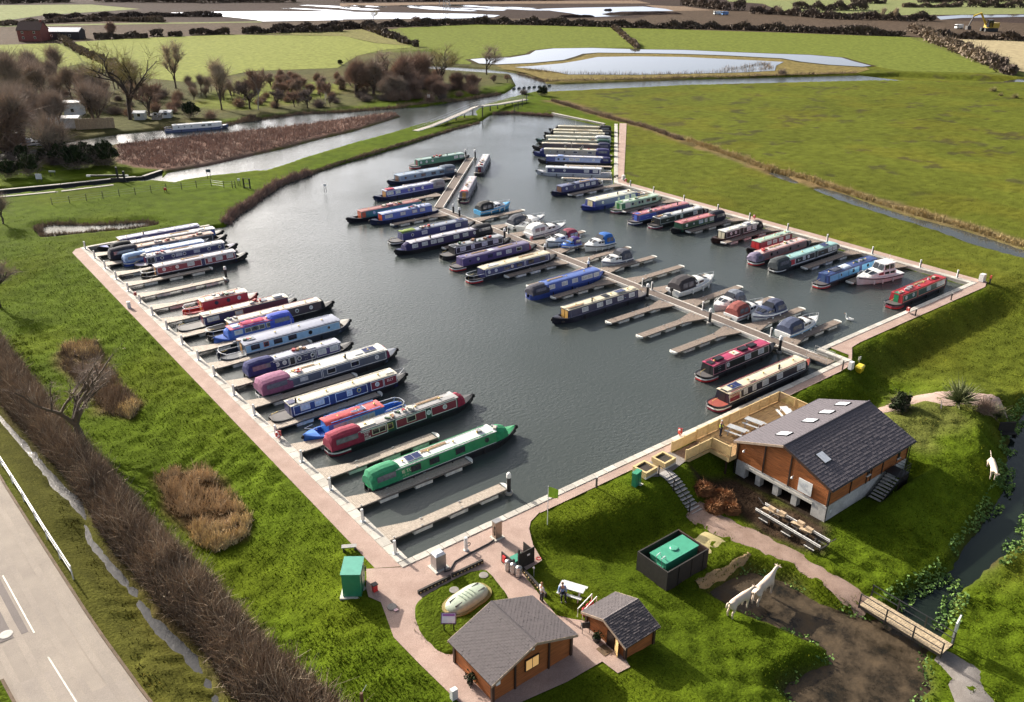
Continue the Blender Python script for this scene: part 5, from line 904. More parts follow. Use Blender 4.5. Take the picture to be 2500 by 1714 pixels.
# ------------------------------------------------------------------ cabin cruisers
GRP = paint((.72,.72,.70)); GD = 'cabin cruisers on the far side of the walkway'
def cruiser(label, cx, cy, rz, L_, W_=2.35, hull=(.74,.74,.72), stripe=NAVY, canopy=(.03,.035,.06), wh=False, rail=True, motor=False, top=(.74,.74,.72), topside=None, nwin=3, deep=1.0, group=GD):
    o = empty('cabin_cruiser', (cx,cy,0), rz, label, 'motor cruiser', group); h = L_/2
    sg = 1 if (-math.sin(rz)*(-cx)+math.cos(rz)*(-cy)) > 0 else -1
    def hw(s): 
        u = max(0,(s/L_-.45)/.55); return max(.03, W_/2*(.93+.07*min(1,s/L_/.3))*(1-u**2.2))
    def zg(s): u = s/L_; return .72*deep+.38*u*u
    rings = []
    for u in (0,.12,.25,.38,.5,.6,.7,.78,.86,.92,.97,1.0):
        s = u*L_; w = hw(s); z = zg(s); wl = w*(.88-.35*max(0,u-.4)); rk = .55*max(0,u-.5)**2*2
        r_ = [(-w*.6,z+.03,0),(-w,z,0),(-w-.03,z-.10,0),(-w*.97,z-.16,0),(-wl,.12,rk),(-wl*.5,-.3,rk*1.5),(wl*.5,-.3,rk*1.5),(wl,.12,rk),(w*.97,z-.16,0),(w+.03,z-.10,0),(w,z,0),(w*.6,z+.03,0)]
        rings.append([(s-h-k,y,zz) for y,zz,k in r_])
    MB().loft(rings, closed=True, cap=True).build('hull', paint(hull), o, smooth=False)
    if stripe:
        for sd in (-1,1):
            st = MB(); st.loft([[(s-h,sd*(hw(s)+.022),zg(s)-.27),(s-h,sd*(hw(s)+.036),zg(s)-.12)] for s in np.linspace(0,L_*.97,12)]); st.build('rub_strake', paint(stripe), o)
    a, b = (.30,.80) if not wh else (.18,.80)
    def cw(s): return min(hw(s)*.80, W_*.39)
    def ct(s):
        u = (s/L_-a)/(b-a); return zg(s)+.62*deep*(1-max(0,u-.45)**2*2.9)
    tr = []
    for u in np.linspace(a,b,7):
        s = u*L_; w = cw(s); z0 = zg(s)-.02; z1 = max(z0+.06, ct(s)); tr.append([(s-h,-w,z0),(s-h,-w*.9,z1-.06),(s-h,-w*.6,z1),(s-h,0,z1+.03),(s-h,w*.6,z1),(s-h,w*.9,z1-.06),(s-h,w,z0)])
    MB().loft(tr, cap=True).build('cabin', paint(topside or top), o)
    for i in range(nwin):
        u0 = a+.04+(b-a-.20)*i/nwin; u1 = u0+(b-a-.20)/nwin*.78; q = []
        for off in (.0,.03):
            for uu, v in ((u0,.35),(u1,.40),(u1,.78),(u0,.84)):
                s = uu*L_; w = cw(s); z0 = zg(s); z1 = ct(s)-.06; q.append((s-h, sg*(w*(1-.1*v)+.004+off), z0+(z1-z0)*v))
        lo, hi = q[:4], q[4:]
        if sg > 0: lo, hi = lo[::-1], hi[::-1]
        MB().hexa(lo, hi).build('side_window', GL_D, o)
    for sd in (-1,1):
        s = (b-.16)*L_; w = cw(s)*.42; s2 = (b-.05)*L_
        MB().hexa([(s-h,sd*w-w*.8,ct(s)+.03),(s2-h,sd*w*.8-w*.6,ct(s2)+.03),(s2-h,sd*w*.8+w*.6,ct(s2)+.03),(s-h,sd*w+w*.8,ct(s)+.03)],[(s-h,sd*w-w*.8,ct(s)+.06),(s2-h,sd*w*.8-w*.6,ct(s2)+.06),(s2-h,sd*w*.8+w*.6,ct(s2)+.06),(s-h,sd*w+w*.8,ct(s)+.06)]).build('front_window', GL_D, o)
    if wh:
        s0,s1 = .22*L_,.52*L_; w = cw(s0)*.9; z0 = ct(.4*L_); z1 = z0+.85
        MB().loft([[(s-h,-w,z0-.2),(s-h+k,-w*.85,z1),(s-h+k,w*.85,z1),(s-h,w,z0-.2)] for s,k in ((s0,.05),(s1,-.35))], cap=True).build('wheelhouse', paint(top), o)
        MB().box(s0-h-.1,s1-h-.25,-w*.92,w*.92,z1,z1+.06).build('wheelhouse_roof', paint(top), o)
        for i in range(2):
            u0 = s0+.2+i*(s1-s0-.4)*.5; u1 = u0+(s1-s0-.5)*.42; lo = [(u0-h,sg*(w*.97+.005),z0+.12),(u1-h,sg*(w*.97+.005),z0+.12),(u1-h,sg*(w*.87+.005),z1-.12),(u0-h,sg*(w*.87+.005),z1-.12)]; hi = [(p[0],p[1]+sg*.03,p[2]) for p in lo]
            if sg > 0: lo,hi = lo[::-1],hi[::-1]
            MB().hexa(lo,hi).build('side_window', GL_D, o)
        for sd in (-.45,.45): MB().hexa([(s1-h+.0,sd*w-w*.38,z0+.1),(s1-h+.03,sd*w-w*.38,z0+.1),(s1-h+.03,sd*w+w*.38,z0+.1),(s1-h,sd*w+w*.38,z0+.1)],[(s1-h-.30,sd*w-w*.34,z1-.1),(s1-h-.26,sd*w-w*.34,z1-.1),(s1-h-.26,sd*w+w*.34,z1-.1),(s1-h-.30,sd*w+w*.34,z1-.1)]).build('windscreen', GL_D, o)
        MB().tube([(s0-h+.3,0,z1),(s0-h+.2,0,z1+1.0)], .03, 5).build('mast', CHROME, o)
    if canopy:
        e0, e1 = (.03,.40); q = []
        zt = 1.95*deep+.1
        for u, k in ((e0,.55),(e0+.06,.9),(.2,1.0),(.32,1.0),(e1,.72)):
            s = u*L_; w = min(hw(s)-.05, W_*.44); z0 = zg(s); z1 = z0+(zt-z0)*k; q.append([(s-h,-w,z0),(s-h,-w*.92,z0+(z1-z0)*.6),(s-h,-w*.62,z1-.05),(s-h,0,z1+.04),(s-h,w*.62,z1-.05),(s-h,w*.92,z0+(z1-z0)*.6),(s-h,w,z0)])
        cv = MB().loft(q, cap=True).build('canopy', fabric(canopy), o)
        for u0,u1 in ((.09,.20),(.22,.33)):
            lo = []
            for off in (.01,.03):
                for uu,v in ((u0,.22),(u1,.22),(u1,.66),(u0,.66)):
                    s = uu*L_; w = min(hw(s)-.05,W_*.44); z0 = zg(s); lo.append((s-h, sg*(w*(1-.13*v)+off), z0+(zt-z0)*v))
            a_, b2 = lo[:4], lo[4:]
            if sg > 0: a_, b2 = a_[::-1], b2[::-1]
            MB().hexa(a_,b2).build('canopy_window', CANV_W, cv)
        s = e1*L_; w = cw(s)*.85
        MB().hexa([(s-h+.42,-w,ct(s)+.02),(s-h+.46,-w,ct(s)+.02),(s-h+.46,w,ct(s)+.02),(s-h+.42,w,ct(s)+.02)],[(s-h-.02,-w*.8,zt-.12),(s-h+.02,-w*.8,zt-.12),(s-h+.02,w*.8,zt-.12),(s-h-.02,w*.8,zt-.12)]).build('windscreen', GL_D, o)
    if rail:
        ps = [(s-h, -hw(s)*.93, zg(s)+.42*min(1,(s/L_-.58)*6)) for s in np.linspace(.6*L_,.985*L_,6)]; ps += [(p[0],-p[1],p[2]) for p in ps[::-1]]
        MB().tube(ps, .022, 5).build('bow_rail', CHROME, o)
        for u in (.72,.86,.97):
            for sd in (-1,1): MB().tube([(u*L_-h,sd*hw(u*L_)*.93,zg(u*L_)),(u*L_-h,sd*hw(u*L_)*.93,zg(u*L_)+.42)], .018, 4).build('rail_post', CHROME, o)
    if motor:
        m = MB().box(-h-.38,-h-.06,-.17,.17,.75,1.15); m.box(-h-.28,-h-.14,-.07,.07,-.2,.76); m.build('outboard_motor', POSTB, o)
    fd = MB().lathe((0,0,0), [(.03,-.28),(.10,-.2),(.10,.2),(.03,.28)], 8).mesh('fender', BUOY_W)
    for u in (.3,.55,.72): link('fender', fd, o, (u*L_-h, sg*(hw(u*L_)+.10), .35))
    return o
def cr(label, x0, x1, y, way=1, **k): return cruiser(label, (x0+x1)/2, y, 0 if way > 0 else PI, x1-x0, **k)
cr('pale blue and white cruiser with navy canopy nearest the shore', 80.9, 87.9, 52.6, 1, topside=(.72,.72,.70), stripe=(.28,.55,.80), canopy=(.06,.075,.13))
cr('navy topped cruiser with pale screen and big black outboard', 81.6, 87.4, 57.6, -1, top=(.05,.065,.12), topside=(.06,.075,.14), stripe=NAVY, canopy=(.05,.06,.11), rail=False, motor=True)
cr('white cruiser with brick red canopy and red deck box', 80.3, 86.5, 59.7, 1, canopy=(.24,.06,.05), stripe=(.25,.06,.06))
cr('white cruiser with slate grey canopy moored bow to the walkway', 80.6, 85.9, 62.6, -1, canopy=(.16,.18,.22), stripe=LGREY)
cr('large white cruiser with tall black glazed canopy and chrome bow rail', 80.9, 89.0, 69.7, 1, W_=2.7, canopy=(.035,.03,.035), stripe=None, motor=True, nwin=2, deep=1.12)
cr('white cruiser with three small windows and dark grey canopy', 80.8, 86.2, 83.2, -1, canopy=(.07,.075,.10), stripe=NAVY)
cr('rounded white cruiser with bright blue canopy', 83.7, 89.2, 90.0, -1, W_=2.5, canopy=(.02,.13,.45), stripe=BLACK, rail=False, deep=1.1)
cr('little bright blue speedboat with purple canopy', 81.3, 84.9, 92.6, -1, W_=1.7, hull=(.06,.18,.60), top=(.08,.22,.62), stripe=WHITE, canopy=(.06,.04,.22), rail=False, nwin=2, deep=.85)
cr('cream white cruiser with maroon folding canopy', 80.6, 86.8, 95.3, -1, canopy=(.20,.03,.06), stripe=BLACK, nwin=2)
cr('long white cruiser with dark raked windscreen in the middle', 81.3, 89.3, 100.6, 1, W_=2.6, canopy=(.70,.70,.68), stripe=NAVY, nwin=3)
cr('small white cuddy boat with domed top', 81.7, 86.4, 104.2, -1, W_=1.9, canopy=(.70,.70,.69), stripe=None, rail=False, nwin=2, deep=.9)
cr('white cruiser with charcoal canopy and dark outboard at the bow end', 82.0, 89.5, 106.2, 1, canopy=(.05,.055,.075), stripe=NAVY)
cr('white and turquoise cruiser with a black folded hood farthest along the walkway', 82.7, 89.8, 116.1, 1, hull=(.10,.40,.70), topside=(.72,.73,.74), stripe=(.72,.72,.70), canopy=(.03,.03,.03))
cruiser('white steel motor cruiser with glazed wheelhouse and red waterline', 107.5, 56.6, R(171), 8.0, W_=2.8, stripe=(.03,.03,.05), canopy=None, wh=True, deep=1.2, group='motor cruisers on the right quay')

# ------------------------------------------------------------------ timber buildings
def wood_mat(name, col, sc=(.6,.6,9)):
    m = bpy.data.materials.new(name); m.use_nodes = True; nt = m.node_tree; b = nt.nodes['Principled BSDF']; L = nt.links.new
    b.inputs['Roughness'].default_value = .65; tc = nt.nodes.new('ShaderNodeTexCoord'); mp = nt.nodes.new('ShaderNodeMapping'); mp.inputs['Scale'].default_value = sc
    n = nt.nodes.new('ShaderNodeTexNoise'); n.inputs['Scale'].default_value = 1.6; n.inputs['Detail'].default_value = 6; L(tc.outputs['Object'], mp.inputs[0]); L(mp.outputs[0], n.inputs['Vector'])
    r = nt.nodes.new('ShaderNodeValToRGB'); r.color_ramp.elements[0].position = .3; r.color_ramp.elements[0].color = (*[c*.55 for c in col],1); r.color_ramp.elements[1].position = .72; r.color_ramp.elements[1].color = (*[c*1.35 for c in col],1)
    L(n.outputs['Fac'], r.inputs[0]); L(r.outputs[0], b.inputs['Base Color']); return m
M_LOG = wood_mat('stained_timber', (.36,.115,.028)); M_LOGD = wood_mat('stained_timber_dark', (.18,.055,.02)); M_TRIM = mat('fascia_timber', (.40,.30,.22), .7, .2, 4); M_DTRIM = mat('dark_trim', (.05,.025,.015), .6, .2, 4)
M_DECK = wood_mat('deck_timber', (.42,.27,.12), (.5,9,1)); M_PINE = mat('new_pine', (.62,.46,.22), .7, .12, 3); M_RAMP = mat('ramp_boards', (.13,.075,.045), .8, .3, 4)
def shingle_mat(name, c): return mat(name, c, .8, .13, 4, bump=.3, bscale=25)
M_SLATE = shingle_mat('roof_shingle', (.105,.092,.104)); M_SLATE2 = shingle_mat('hut_shingle', (.098,.083,.086))
def boards(mb, p, q, z0, top, nrm, bh=.14, t=.035, holes=()):
    """horizontal cladding boards between p and q; top(f) gives the wall height at fraction f; holes: (f0,f1,z0,z1)"""
    p, q = Vector(p), Vector(q); d = q-p; L_ = d.length; n = Vector(nrm); z = z0; k = 0
    while True:
        zt = z+bh-.012
        fs = [f for f in np.linspace(0,1,81) if top(f) > z+bh*.5]
        if not fs: break
        spans = [(fs[0],fs[-1])]
        for h0,h1,a,b in holes:
            if z+bh*.5 > a and z+bh*.5 < b:
                spans = [s for f0,f1 in spans for s in (((f0,min(h0,f1)),(max(h1,f0),f1)) if h0 < f1 and h1 > f0 else ((f0,f1),)) if s[1]-s[0] > .003]
        for f0,f1 in spans:
            a, b = p+d*f0, p+d*f1; o_ = n*t
            mb.add([(a.x,a.y,z),(b.x,b.y,z),(b.x,b.y,zt),(a.x,a.y,zt),(a.x+o_.x,a.y+o_.y,z+.01),(b.x+o_.x,b.y+o_.y,z+.01),(b.x+o_.x*.6,b.y+o_.y*.6,zt),(a.x+o_.x*.6,a.y+o_.y*.6,zt)],
                   [(4,5,6,7),(0,4,7,3),(1,2,6,5),(3,7,6,2),(0,1,5,4)])
        z += bh; k += 1
    return mb
def roof_slope(mb, e0, e1, r0, r1, course, tab, t=.03, seed=1):
    """shingles from the eave line e0-e1 up to the ridge line r0-r1"""
    rr = random.Random(seed); e0,e1,r0,r1 = map(Vector,(e0,e1,r0,r1)); up = ((r0-e0)+(r1-e1))/2; n = max(2,int(up.length/course)); al = e1-e0; m = max(2,int(al.length/tab)); nn = al.cross(up).normalized()
    if nn.z < 0: nn = -nn
    for i in range(n):
        f0, f1 = i/n, (i+1.12)/n; off = (i%2)*.5
        for j in range(-1,m+1):
            g0, g1 = max(0,(j+off+.03)/m), min(1,(j+off+.97)/m)
            if g1-g0 < .004: continue
            P_ = lambda f,g: e0.lerp(e1,g).lerp(r0.lerp(r1,g),min(f,1))
            l_ = rr.uniform(.6,1.3)*t
            a,b,c,d = P_(f0,g0),P_(f0,g1),P_(f1,g1),P_(f1,g0)
            mb.add([a,b,c,d,a+nn*(l_+.012),b+nn*(l_+.012),c+nn*.012,d+nn*.012],[(4,5,6,7),(0,1,5,4),(1,2,6,5),(3,0,4,7)] if (b-a).cross(d-a).dot(nn) > 0 else [(7,6,5,4),(4,5,1,0),(5,6,2,1),(7,4,0,3)])
    return mb
def ctr(o, mb):  # move a mesh given in world coordinates under an Empty
    l = o.location; mb.v = [(p[0]-l.x,p[1]-l.y,p[2]-l.z) for p in mb.v]; return mb
def gable_box(o, x0,x1,y0,y1, zb, ze, zr, along, m, name='wall_core'):
    """solid core of the walls: ridge along x or y"""
    if along == 'x': ym = (y0+y1)/2; pr = [(y0,zb),(y1,zb),(y1,ze),(ym,zr),(y0,ze)]; rings = [[(x,y,z) for y,z in pr] for x in (x0,x1)]
    else: xm = (x0+x1)/2; pr = [(x0,zb),(x1,zb),(x1,ze),(xm,zr),(x0,ze)]; rings = [[(x,y,z) for x,z in pr] for y in (y0,y1)]
    return ctr(o, MB().loft(rings, closed=True, cap=True)).build(name, m, o)
# the big building on its concrete base
cf = empty('timber_building', (55.5,34.1,-1.5), label='large timber clad building on a concrete base beside the marina', cat='building')
X0,X1,Y0,Y1,ZB,ZC,ZE,ZR = 55.6,67.7,29.65,38.75,-1.7,.10,2.0,3.72; YM = (Y0+Y1)/2
gable_box(cf, X0+.05,X1-.05,Y0+.05,Y1-.05, ZC, ZE-.02, ZR-.05, 'x', M_LOGD)
top = lambda f: ZE-.1+(ZR-ZE)*(1-abs(f-.5)*2)
stuff(ctr(cf, boards(MB(), (X0+.045,Y1), (X0+.045,Y0), ZC+.02, top, (-1,0))).build('cladding', M_LOG, cf))
stuff(ctr(cf, boards(MB(), (X0,Y0+.045), (X1,Y0+.045), ZC+.02, lambda f: ZE, (0,-1), holes=((.46,.49,.9,1.5),(.865,.885,.7,1.5)))).build('cladding', M_LOG, cf))
stuff(ctr(cf, boards(MB(), (X1,Y1-.045), (X0,Y1-.045), ZC+.02, lambda f: ZE, (0,1))).build('cladding', M_LOG, cf))
stuff(ctr(cf, boards(MB(), (X1-.045,Y0), (X1-.045,Y1), ZC+.02, top, (1,0))).build('cladding', M_LOG, cf))
for f in (.30,.585,.0,1.0):
    y = Y1+(Y0-Y1)*f; ctr(cf, MB().box(X0-.06,X0+.0,y-.07,y+.07,ZC,top(min(max(f,.03),.97))+.02)).build('corner_board' if f in (0,1) else 'wall_post', M_DTRIM, cf)
for x in (X0+.1,X0+3.2,X0+5.6,X0+6.2,X0+8.0,X1-.1): ctr(cf, MB().box(x-.06,x+.06,Y0-.05,Y0+.0,ZC,ZE-.02)).build('wall_post', M_DTRIM, cf)
# base: piers with low openings
def fy(f): return Y1+(Y0-Y1)*f
base = MB()
for a,b in ((.0,.11),(.235,.29),(.435,.495),(.64,.70),(.855,1.0)): base.box(X0-.03,X0+.55,fy(b),fy(a),ZB,ZC-.18)
base.box(X0-.03,X0+.30,Y0,Y1,ZC-.18,ZC); base.box(X0+.3,X1+.02,Y0-.02,Y0+.3,ZB,ZC+.0); base.box(X1-.3,X1+.02,Y0+.3,Y1,ZB,ZC); base.box(X0+.55,X1-.3,Y1-.3,Y1+.02,ZB,ZC)
base.box(X0-.03,X0+.3,Y0-.02,Y0+.01,ZB,ZC); base.box(X0+2.6,X0+2.8,Y0+.3,Y1-.3,ZB,ZC)
ctr(cf, base).build('concrete_base', gravel_mat('base_concrete', (.56,.54,.51), (.40,.385,.36), 1.3, 9, .2, .12), cf)
ctr(cf, MB().box(X0-.09,X0-.032,fy(.86),fy(.10),-.36,-.10)).build('lintel', M_CONC, cf)
OV = .32; ex0,ex1 = X0-.32,X1+.32; e_lo = ZE+.02
def slope_z(y): return ZR+.09-(abs(y-YM))*(ZR-ZE)/(YM-Y0)
yA,yB = Y0-.36, Y1+.36
rb = MB()
for y_, in ((yA,),(yB,)):
    zl = slope_z(y_); sd = 1 if y_ > YM else -1
    rb.hexa([(ex0,YM,ZR+.03),(ex1,YM,ZR+.03),(ex1,y_,zl-.06),(ex0,y_,zl-.06)][::sd],[(ex0,YM,ZR+.09),(ex1,YM,ZR+.09),(ex1,y_,zl),(ex0,y_,zl)][::sd])
rf = ctr(cf, rb).build('roof', M_DTRIM, cf)
stuff(ctr(cf, roof_slope(MB(), (ex0,yA,slope_z(yA)),(ex1,yA,slope_z(yA)),(ex0,YM,ZR+.09),(ex1,YM,ZR+.09), .29,.36, .030)).build('shingles', M_SLATE, rf))
stuff(ctr(cf, roof_slope(MB(), (ex0,yB,slope_z(yB)),(ex1,yB,slope_z(yB)),(ex0,YM,ZR+.09),(ex1,YM,ZR+.09), .29,.36, .014, 5)).build('shingles', M_SLATE, rf))
ctr(cf, MB().tube([(ex0,YM,ZR+.11),(ex1,YM,ZR+.11)], .09, 6)).build('ridge', M_SLATE, rf)
for y_ in (yA,yB):
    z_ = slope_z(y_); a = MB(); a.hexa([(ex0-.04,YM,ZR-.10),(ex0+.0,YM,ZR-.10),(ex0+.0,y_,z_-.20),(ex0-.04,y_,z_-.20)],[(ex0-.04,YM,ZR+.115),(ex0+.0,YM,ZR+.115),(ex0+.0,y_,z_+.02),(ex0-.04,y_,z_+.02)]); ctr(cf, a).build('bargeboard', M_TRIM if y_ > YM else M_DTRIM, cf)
    ctr(cf, MB().tube([(ex0,y_+(.05 if y_ > YM else -.05),z_-.06),(ex1,y_+(.05 if y_ > YM else -.05),z_-.06)], .06, 6)).build('gutter', POSTB, cf)
ctr(cf, MB().tube([(X0-.1,Y0-.1,slope_z(yA)-.1),(X0-.1,Y0-.1,-1.5)], .045, 6)).build('downpipe', POSTB, cf); ctr(cf, MB().tube([(X1+.1,Y0-.1,slope_z(yA)-.1),(X1+.1,Y0-.1,-1.3)], .045, 6)).build('downpipe', POSTB, cf); ctr(cf, MB().tube([(X0-.1,Y1+.1,slope_z(yB)-.1),(X0-.1,Y1+.1,-1.5)], .045, 6)).build('downpipe', POSTB, cf)
def skylight(x, y, w, l):
    n = Vector((0, (1 if y > YM else -1)*(ZR-ZE), YM-Y0)).normalized(); t = Vector((0,n.z,-n.y)); c = Vector((x,y,slope_z(y)))
    def slab(a,b,z0,z1):
        P_ = lambda i,j,k: c+Vector((i*a/2,0,0))+t*(j*b/2)+n*k
        lo = [P_(-1,-1,z0),P_(1,-1,z0),P_(1,1,z0),P_(-1,1,z0)]; hi = [P_(-1,-1,z1),P_(1,-1,z1),P_(1,1,z1),P_(-1,1,z1)]
        if Vector((1,0,0)).cross(t).dot(n) < 0: lo,hi = lo[::-1],hi[::-1]
        return ctr(cf, MB().hexa(lo,hi))
    f_ = slab(w,l,.0,.10).build('skylight', POSTB, cf); slab(w-.14,l-.14,.08,.115).build('pane', GL_R, f_)  # near-white pane: sky reflection put into the glass colour
for x in (57.85,61.6,64.15,66.7-.05): skylight(x, 35.9, .95, 1.25)
skylight(57.6, 31.85, 1.0, 1.15)
sgn = ctr(cf, MB().box(X0-.12,X0-.062,31.15,32.45,.28,1.50)).build('sign_board', paint(WHITE), cf)
M_GREYPRINT = mat('sign_print', (.42,.45,.50), .6, 0)
def wall_mark(me, y, z, nm):
    me.materials.append(M_GREYPRINT); lo = link(nm, me, sgn); M_ = Matrix(((0,0,-1,X0-.127-cf.location.x),(-1,0,0,y-cf.location.y),(0,1,0,z-cf.location.z),(0,0,0,1))); lo.matrix_local = M_
wall_mark(text_mesh('- ~~~~~~ -', .16), 31.8, .48, 'lettering')
em = MB()
for r_, a0, a1 in ((.30,20,160),(.36,200,340),(.22,30,150)):
    pr = [(r_*math.cos(R(a)), r_*math.sin(R(a))*.9) for a in np.linspace(a0,a1,12)]
    em.loft([[(x,y,0),(x*1.06,y*1.06,0)] for x,y in pr])
em.add([(-.03,-.1,0),(.03,-.1,0),(.03,.15,0),(-.03,.15,0)],[(0,1,2,3)]); em.add([(-.2,-.02,0),(-.16,-.02,0),(-.14,.16,0),(-.18,.16,0)],[(0,1,2,3)]); em.add([(.2,-.02,0),(.16,-.02,0),(.14,.16,0),(.18,.16,0)],[(3,2,1,0)])
wall_mark(em.mesh('emblem', None), 31.8, .98, 'emblem')
def wall_lamp(o, x, y, z, d):
    l = ctr(o, MB().tube([(x,y,z),(x+d[0]*.22,y+d[1]*.22,z+.05)], .03, 5).lathe((x+d[0]*.24,y+d[1]*.24,z-.14), [(.11,0),(.09,.1),(.03,.17)], 8)).build('wall_lamp', paint(WHITE), o); return l
wall_lamp(cf, X0-.05, 33.0, 1.35, (-1,0)); wall_lamp(cf, X0-.05, 38.0, 1.45, (-1,0))
for x0,x1,z0 in ((X0+5.55,X0+5.95,.78),(X0+10.4,X0+10.75,.62)):
    w_ = ctr(cf, MB().box(x0,x1,Y0-.035,Y0+.0,z0+.1,1.52)).build('window', M_DTRIM, cf); ctr(cf, MB().box(x0+.06,x1-.06,Y0-.045,Y0-.03,z0+.16,1.46)).build('pane', GL_D, w_); ctr(cf, MB().box(x0-.1,x1+.1,Y0-.12,Y0+.02,z0+.02,z0+.10)).build('sill', paint(WHITE), w_)
ctr(cf, MB().box(X0+.5,X0+.75,Y0-.06,Y0-.03,-.75,-.45)).build('meter_box', paint(WHITE), cf)
# outside stair, black steel with pale treads
es = empty('outside_stair', (63.2,29.0,-1.3), label='black steel outside stair with pale treads on the shaded wall', cat='stair')
n_ = 8
for i in range(n_):
    z = -1.25+i*.19; x = 61.6+i*.29; ctr(es, MB().box(x,x+.27,28.15,29.35,z,z+.04)).build('tread', mat('stair_tread', (.42,.40,.36), .7, .2), es)
for y in (28.12,29.38): ctr(es, MB().hexa([(61.4,y-.02,-1.5),(64.1,y-.02,.05),(64.1,y+.02,.05),(61.4,y+.02,-1.5)],[(61.4,y-.02,-1.2),(64.1,y-.02,.33),(64.1,y+.02,.33),(61.4,y+.02,-1.2)])).build('stringer', POSTB, es)
ctr(es, MB().box(63.95,65.4,28.1,29.55,.26,.32)).build('landing', POSTB, es)
for x in np.arange(63.95,65.45,.24): ctr(es, MB().box(x-.015,x+.015,28.1,28.13,-1.5,.26)).build('skirt_slat', POSTB, es)
ctr(es, MB().box(64.0,65.4,28.14,28.2,-1.6,.25)).build('skirt_panel', mat('skirt', (.03,.02,.016), .8, .2), es)
for z in (.6,.9,1.2): ctr(es, MB().tube([(64.0,28.12,z),(65.4,28.12,z),(65.4,29.5,z)], .022, 5)).build('handrail', POSTB, es)
for x,y in ((64,28.12),(64.7,28.12),(65.4,28.12),(65.4,29.4)): ctr(es, MB().tube([(x,y,.3),(x,y,1.22)], .025, 5)).build('rail_post', POSTB, es)
ctr(es, MB().tube([(61.5,28.12,-.5),(64.0,28.12,1.15)], .025, 5)).build('handrail', POSTB, es)
# terrace
dk = empty('terrace', (60.8,40.8,.6), label='sunlit timber terrace with pale picket railings beside the quay', cat='terrace')
d_ = MB()
for i in range(29):
    y = 38.85+i*.136; d_.box(54.5,66.85,y,y+.124,.52,.58+random.uniform(-.003,.003))
stuff(ctr(dk, d_).build('decking', M_DECK, dk))
d_ = MB()
for i in range(24): d_.box(51.15+i*.139,51.15+i*.139+.125,41.0,42.55,.50+.0,.565)
stuff(ctr(dk, d_).build('ramp_decking', M_RAMP, dk))
d_ = MB().box(54.45,66.9,38.80,38.84,.18,.54); d_.box(54.45,54.49,38.84,41.0,.16,.54); d_.box(51.1,54.5,40.93,40.97,.2,.5); ctr(dk, d_).build('edge_board', M_PINE, dk)
for x in (54.7,57.5,60.5,63.5,66.5):
    for y in (39.2,41.2): ctr(dk, MB().box(x-.07,x+.07,y-.07,y+.07,-1.7,.5)).build('support_post', M_DTRIM, dk)
def pickets(a, b, zt=1.62, zb=.66):
    a,b = Vector(a),Vector(b); d = b-a; L_ = d.length; d.normalize(); n = Vector((-d.y,d.x)); k = int(L_/.125); an = math.atan2(d.y,d.x)
    mb = MB()
    for i in range(k):
        p = a+d*(i+.5)*L_/k; mb.cbox((p.x,p.y,(zt+zb)/2-.02),(.085,.03,zt-zb-.06),an)
    c = (a+b)/2
    stuff(ctr(dk, mb).build('pickets', M_PINE, dk))
    r_ = MB(); r_.cbox((c.x,c.y,zt),(L_,.10,.045),an).cbox((c.x,c.y,zb),(L_,.06,.06),an); ctr(dk, r_).build('rail', M_PINE, dk)
    m = max(1,int(round(L_/1.5)))
    for i in range(m+1):
        p = a+d*(L_*i/m); ctr(dk, MB().cbox((p.x,p.y,1.1),(.1,.1,1.16),an)).build('post', M_PINE, dk)
pickets((54.62,42.72),(66.8,42.72)); pickets((66.8,42.72),(66.8,39.0)); pickets((51.2,42.62),(54.5,42.68),1.56,.60); pickets((51.2,40.95),(54.6,40.98),1.56,.60); pickets((54.62,40.95),(54.7,38.9))
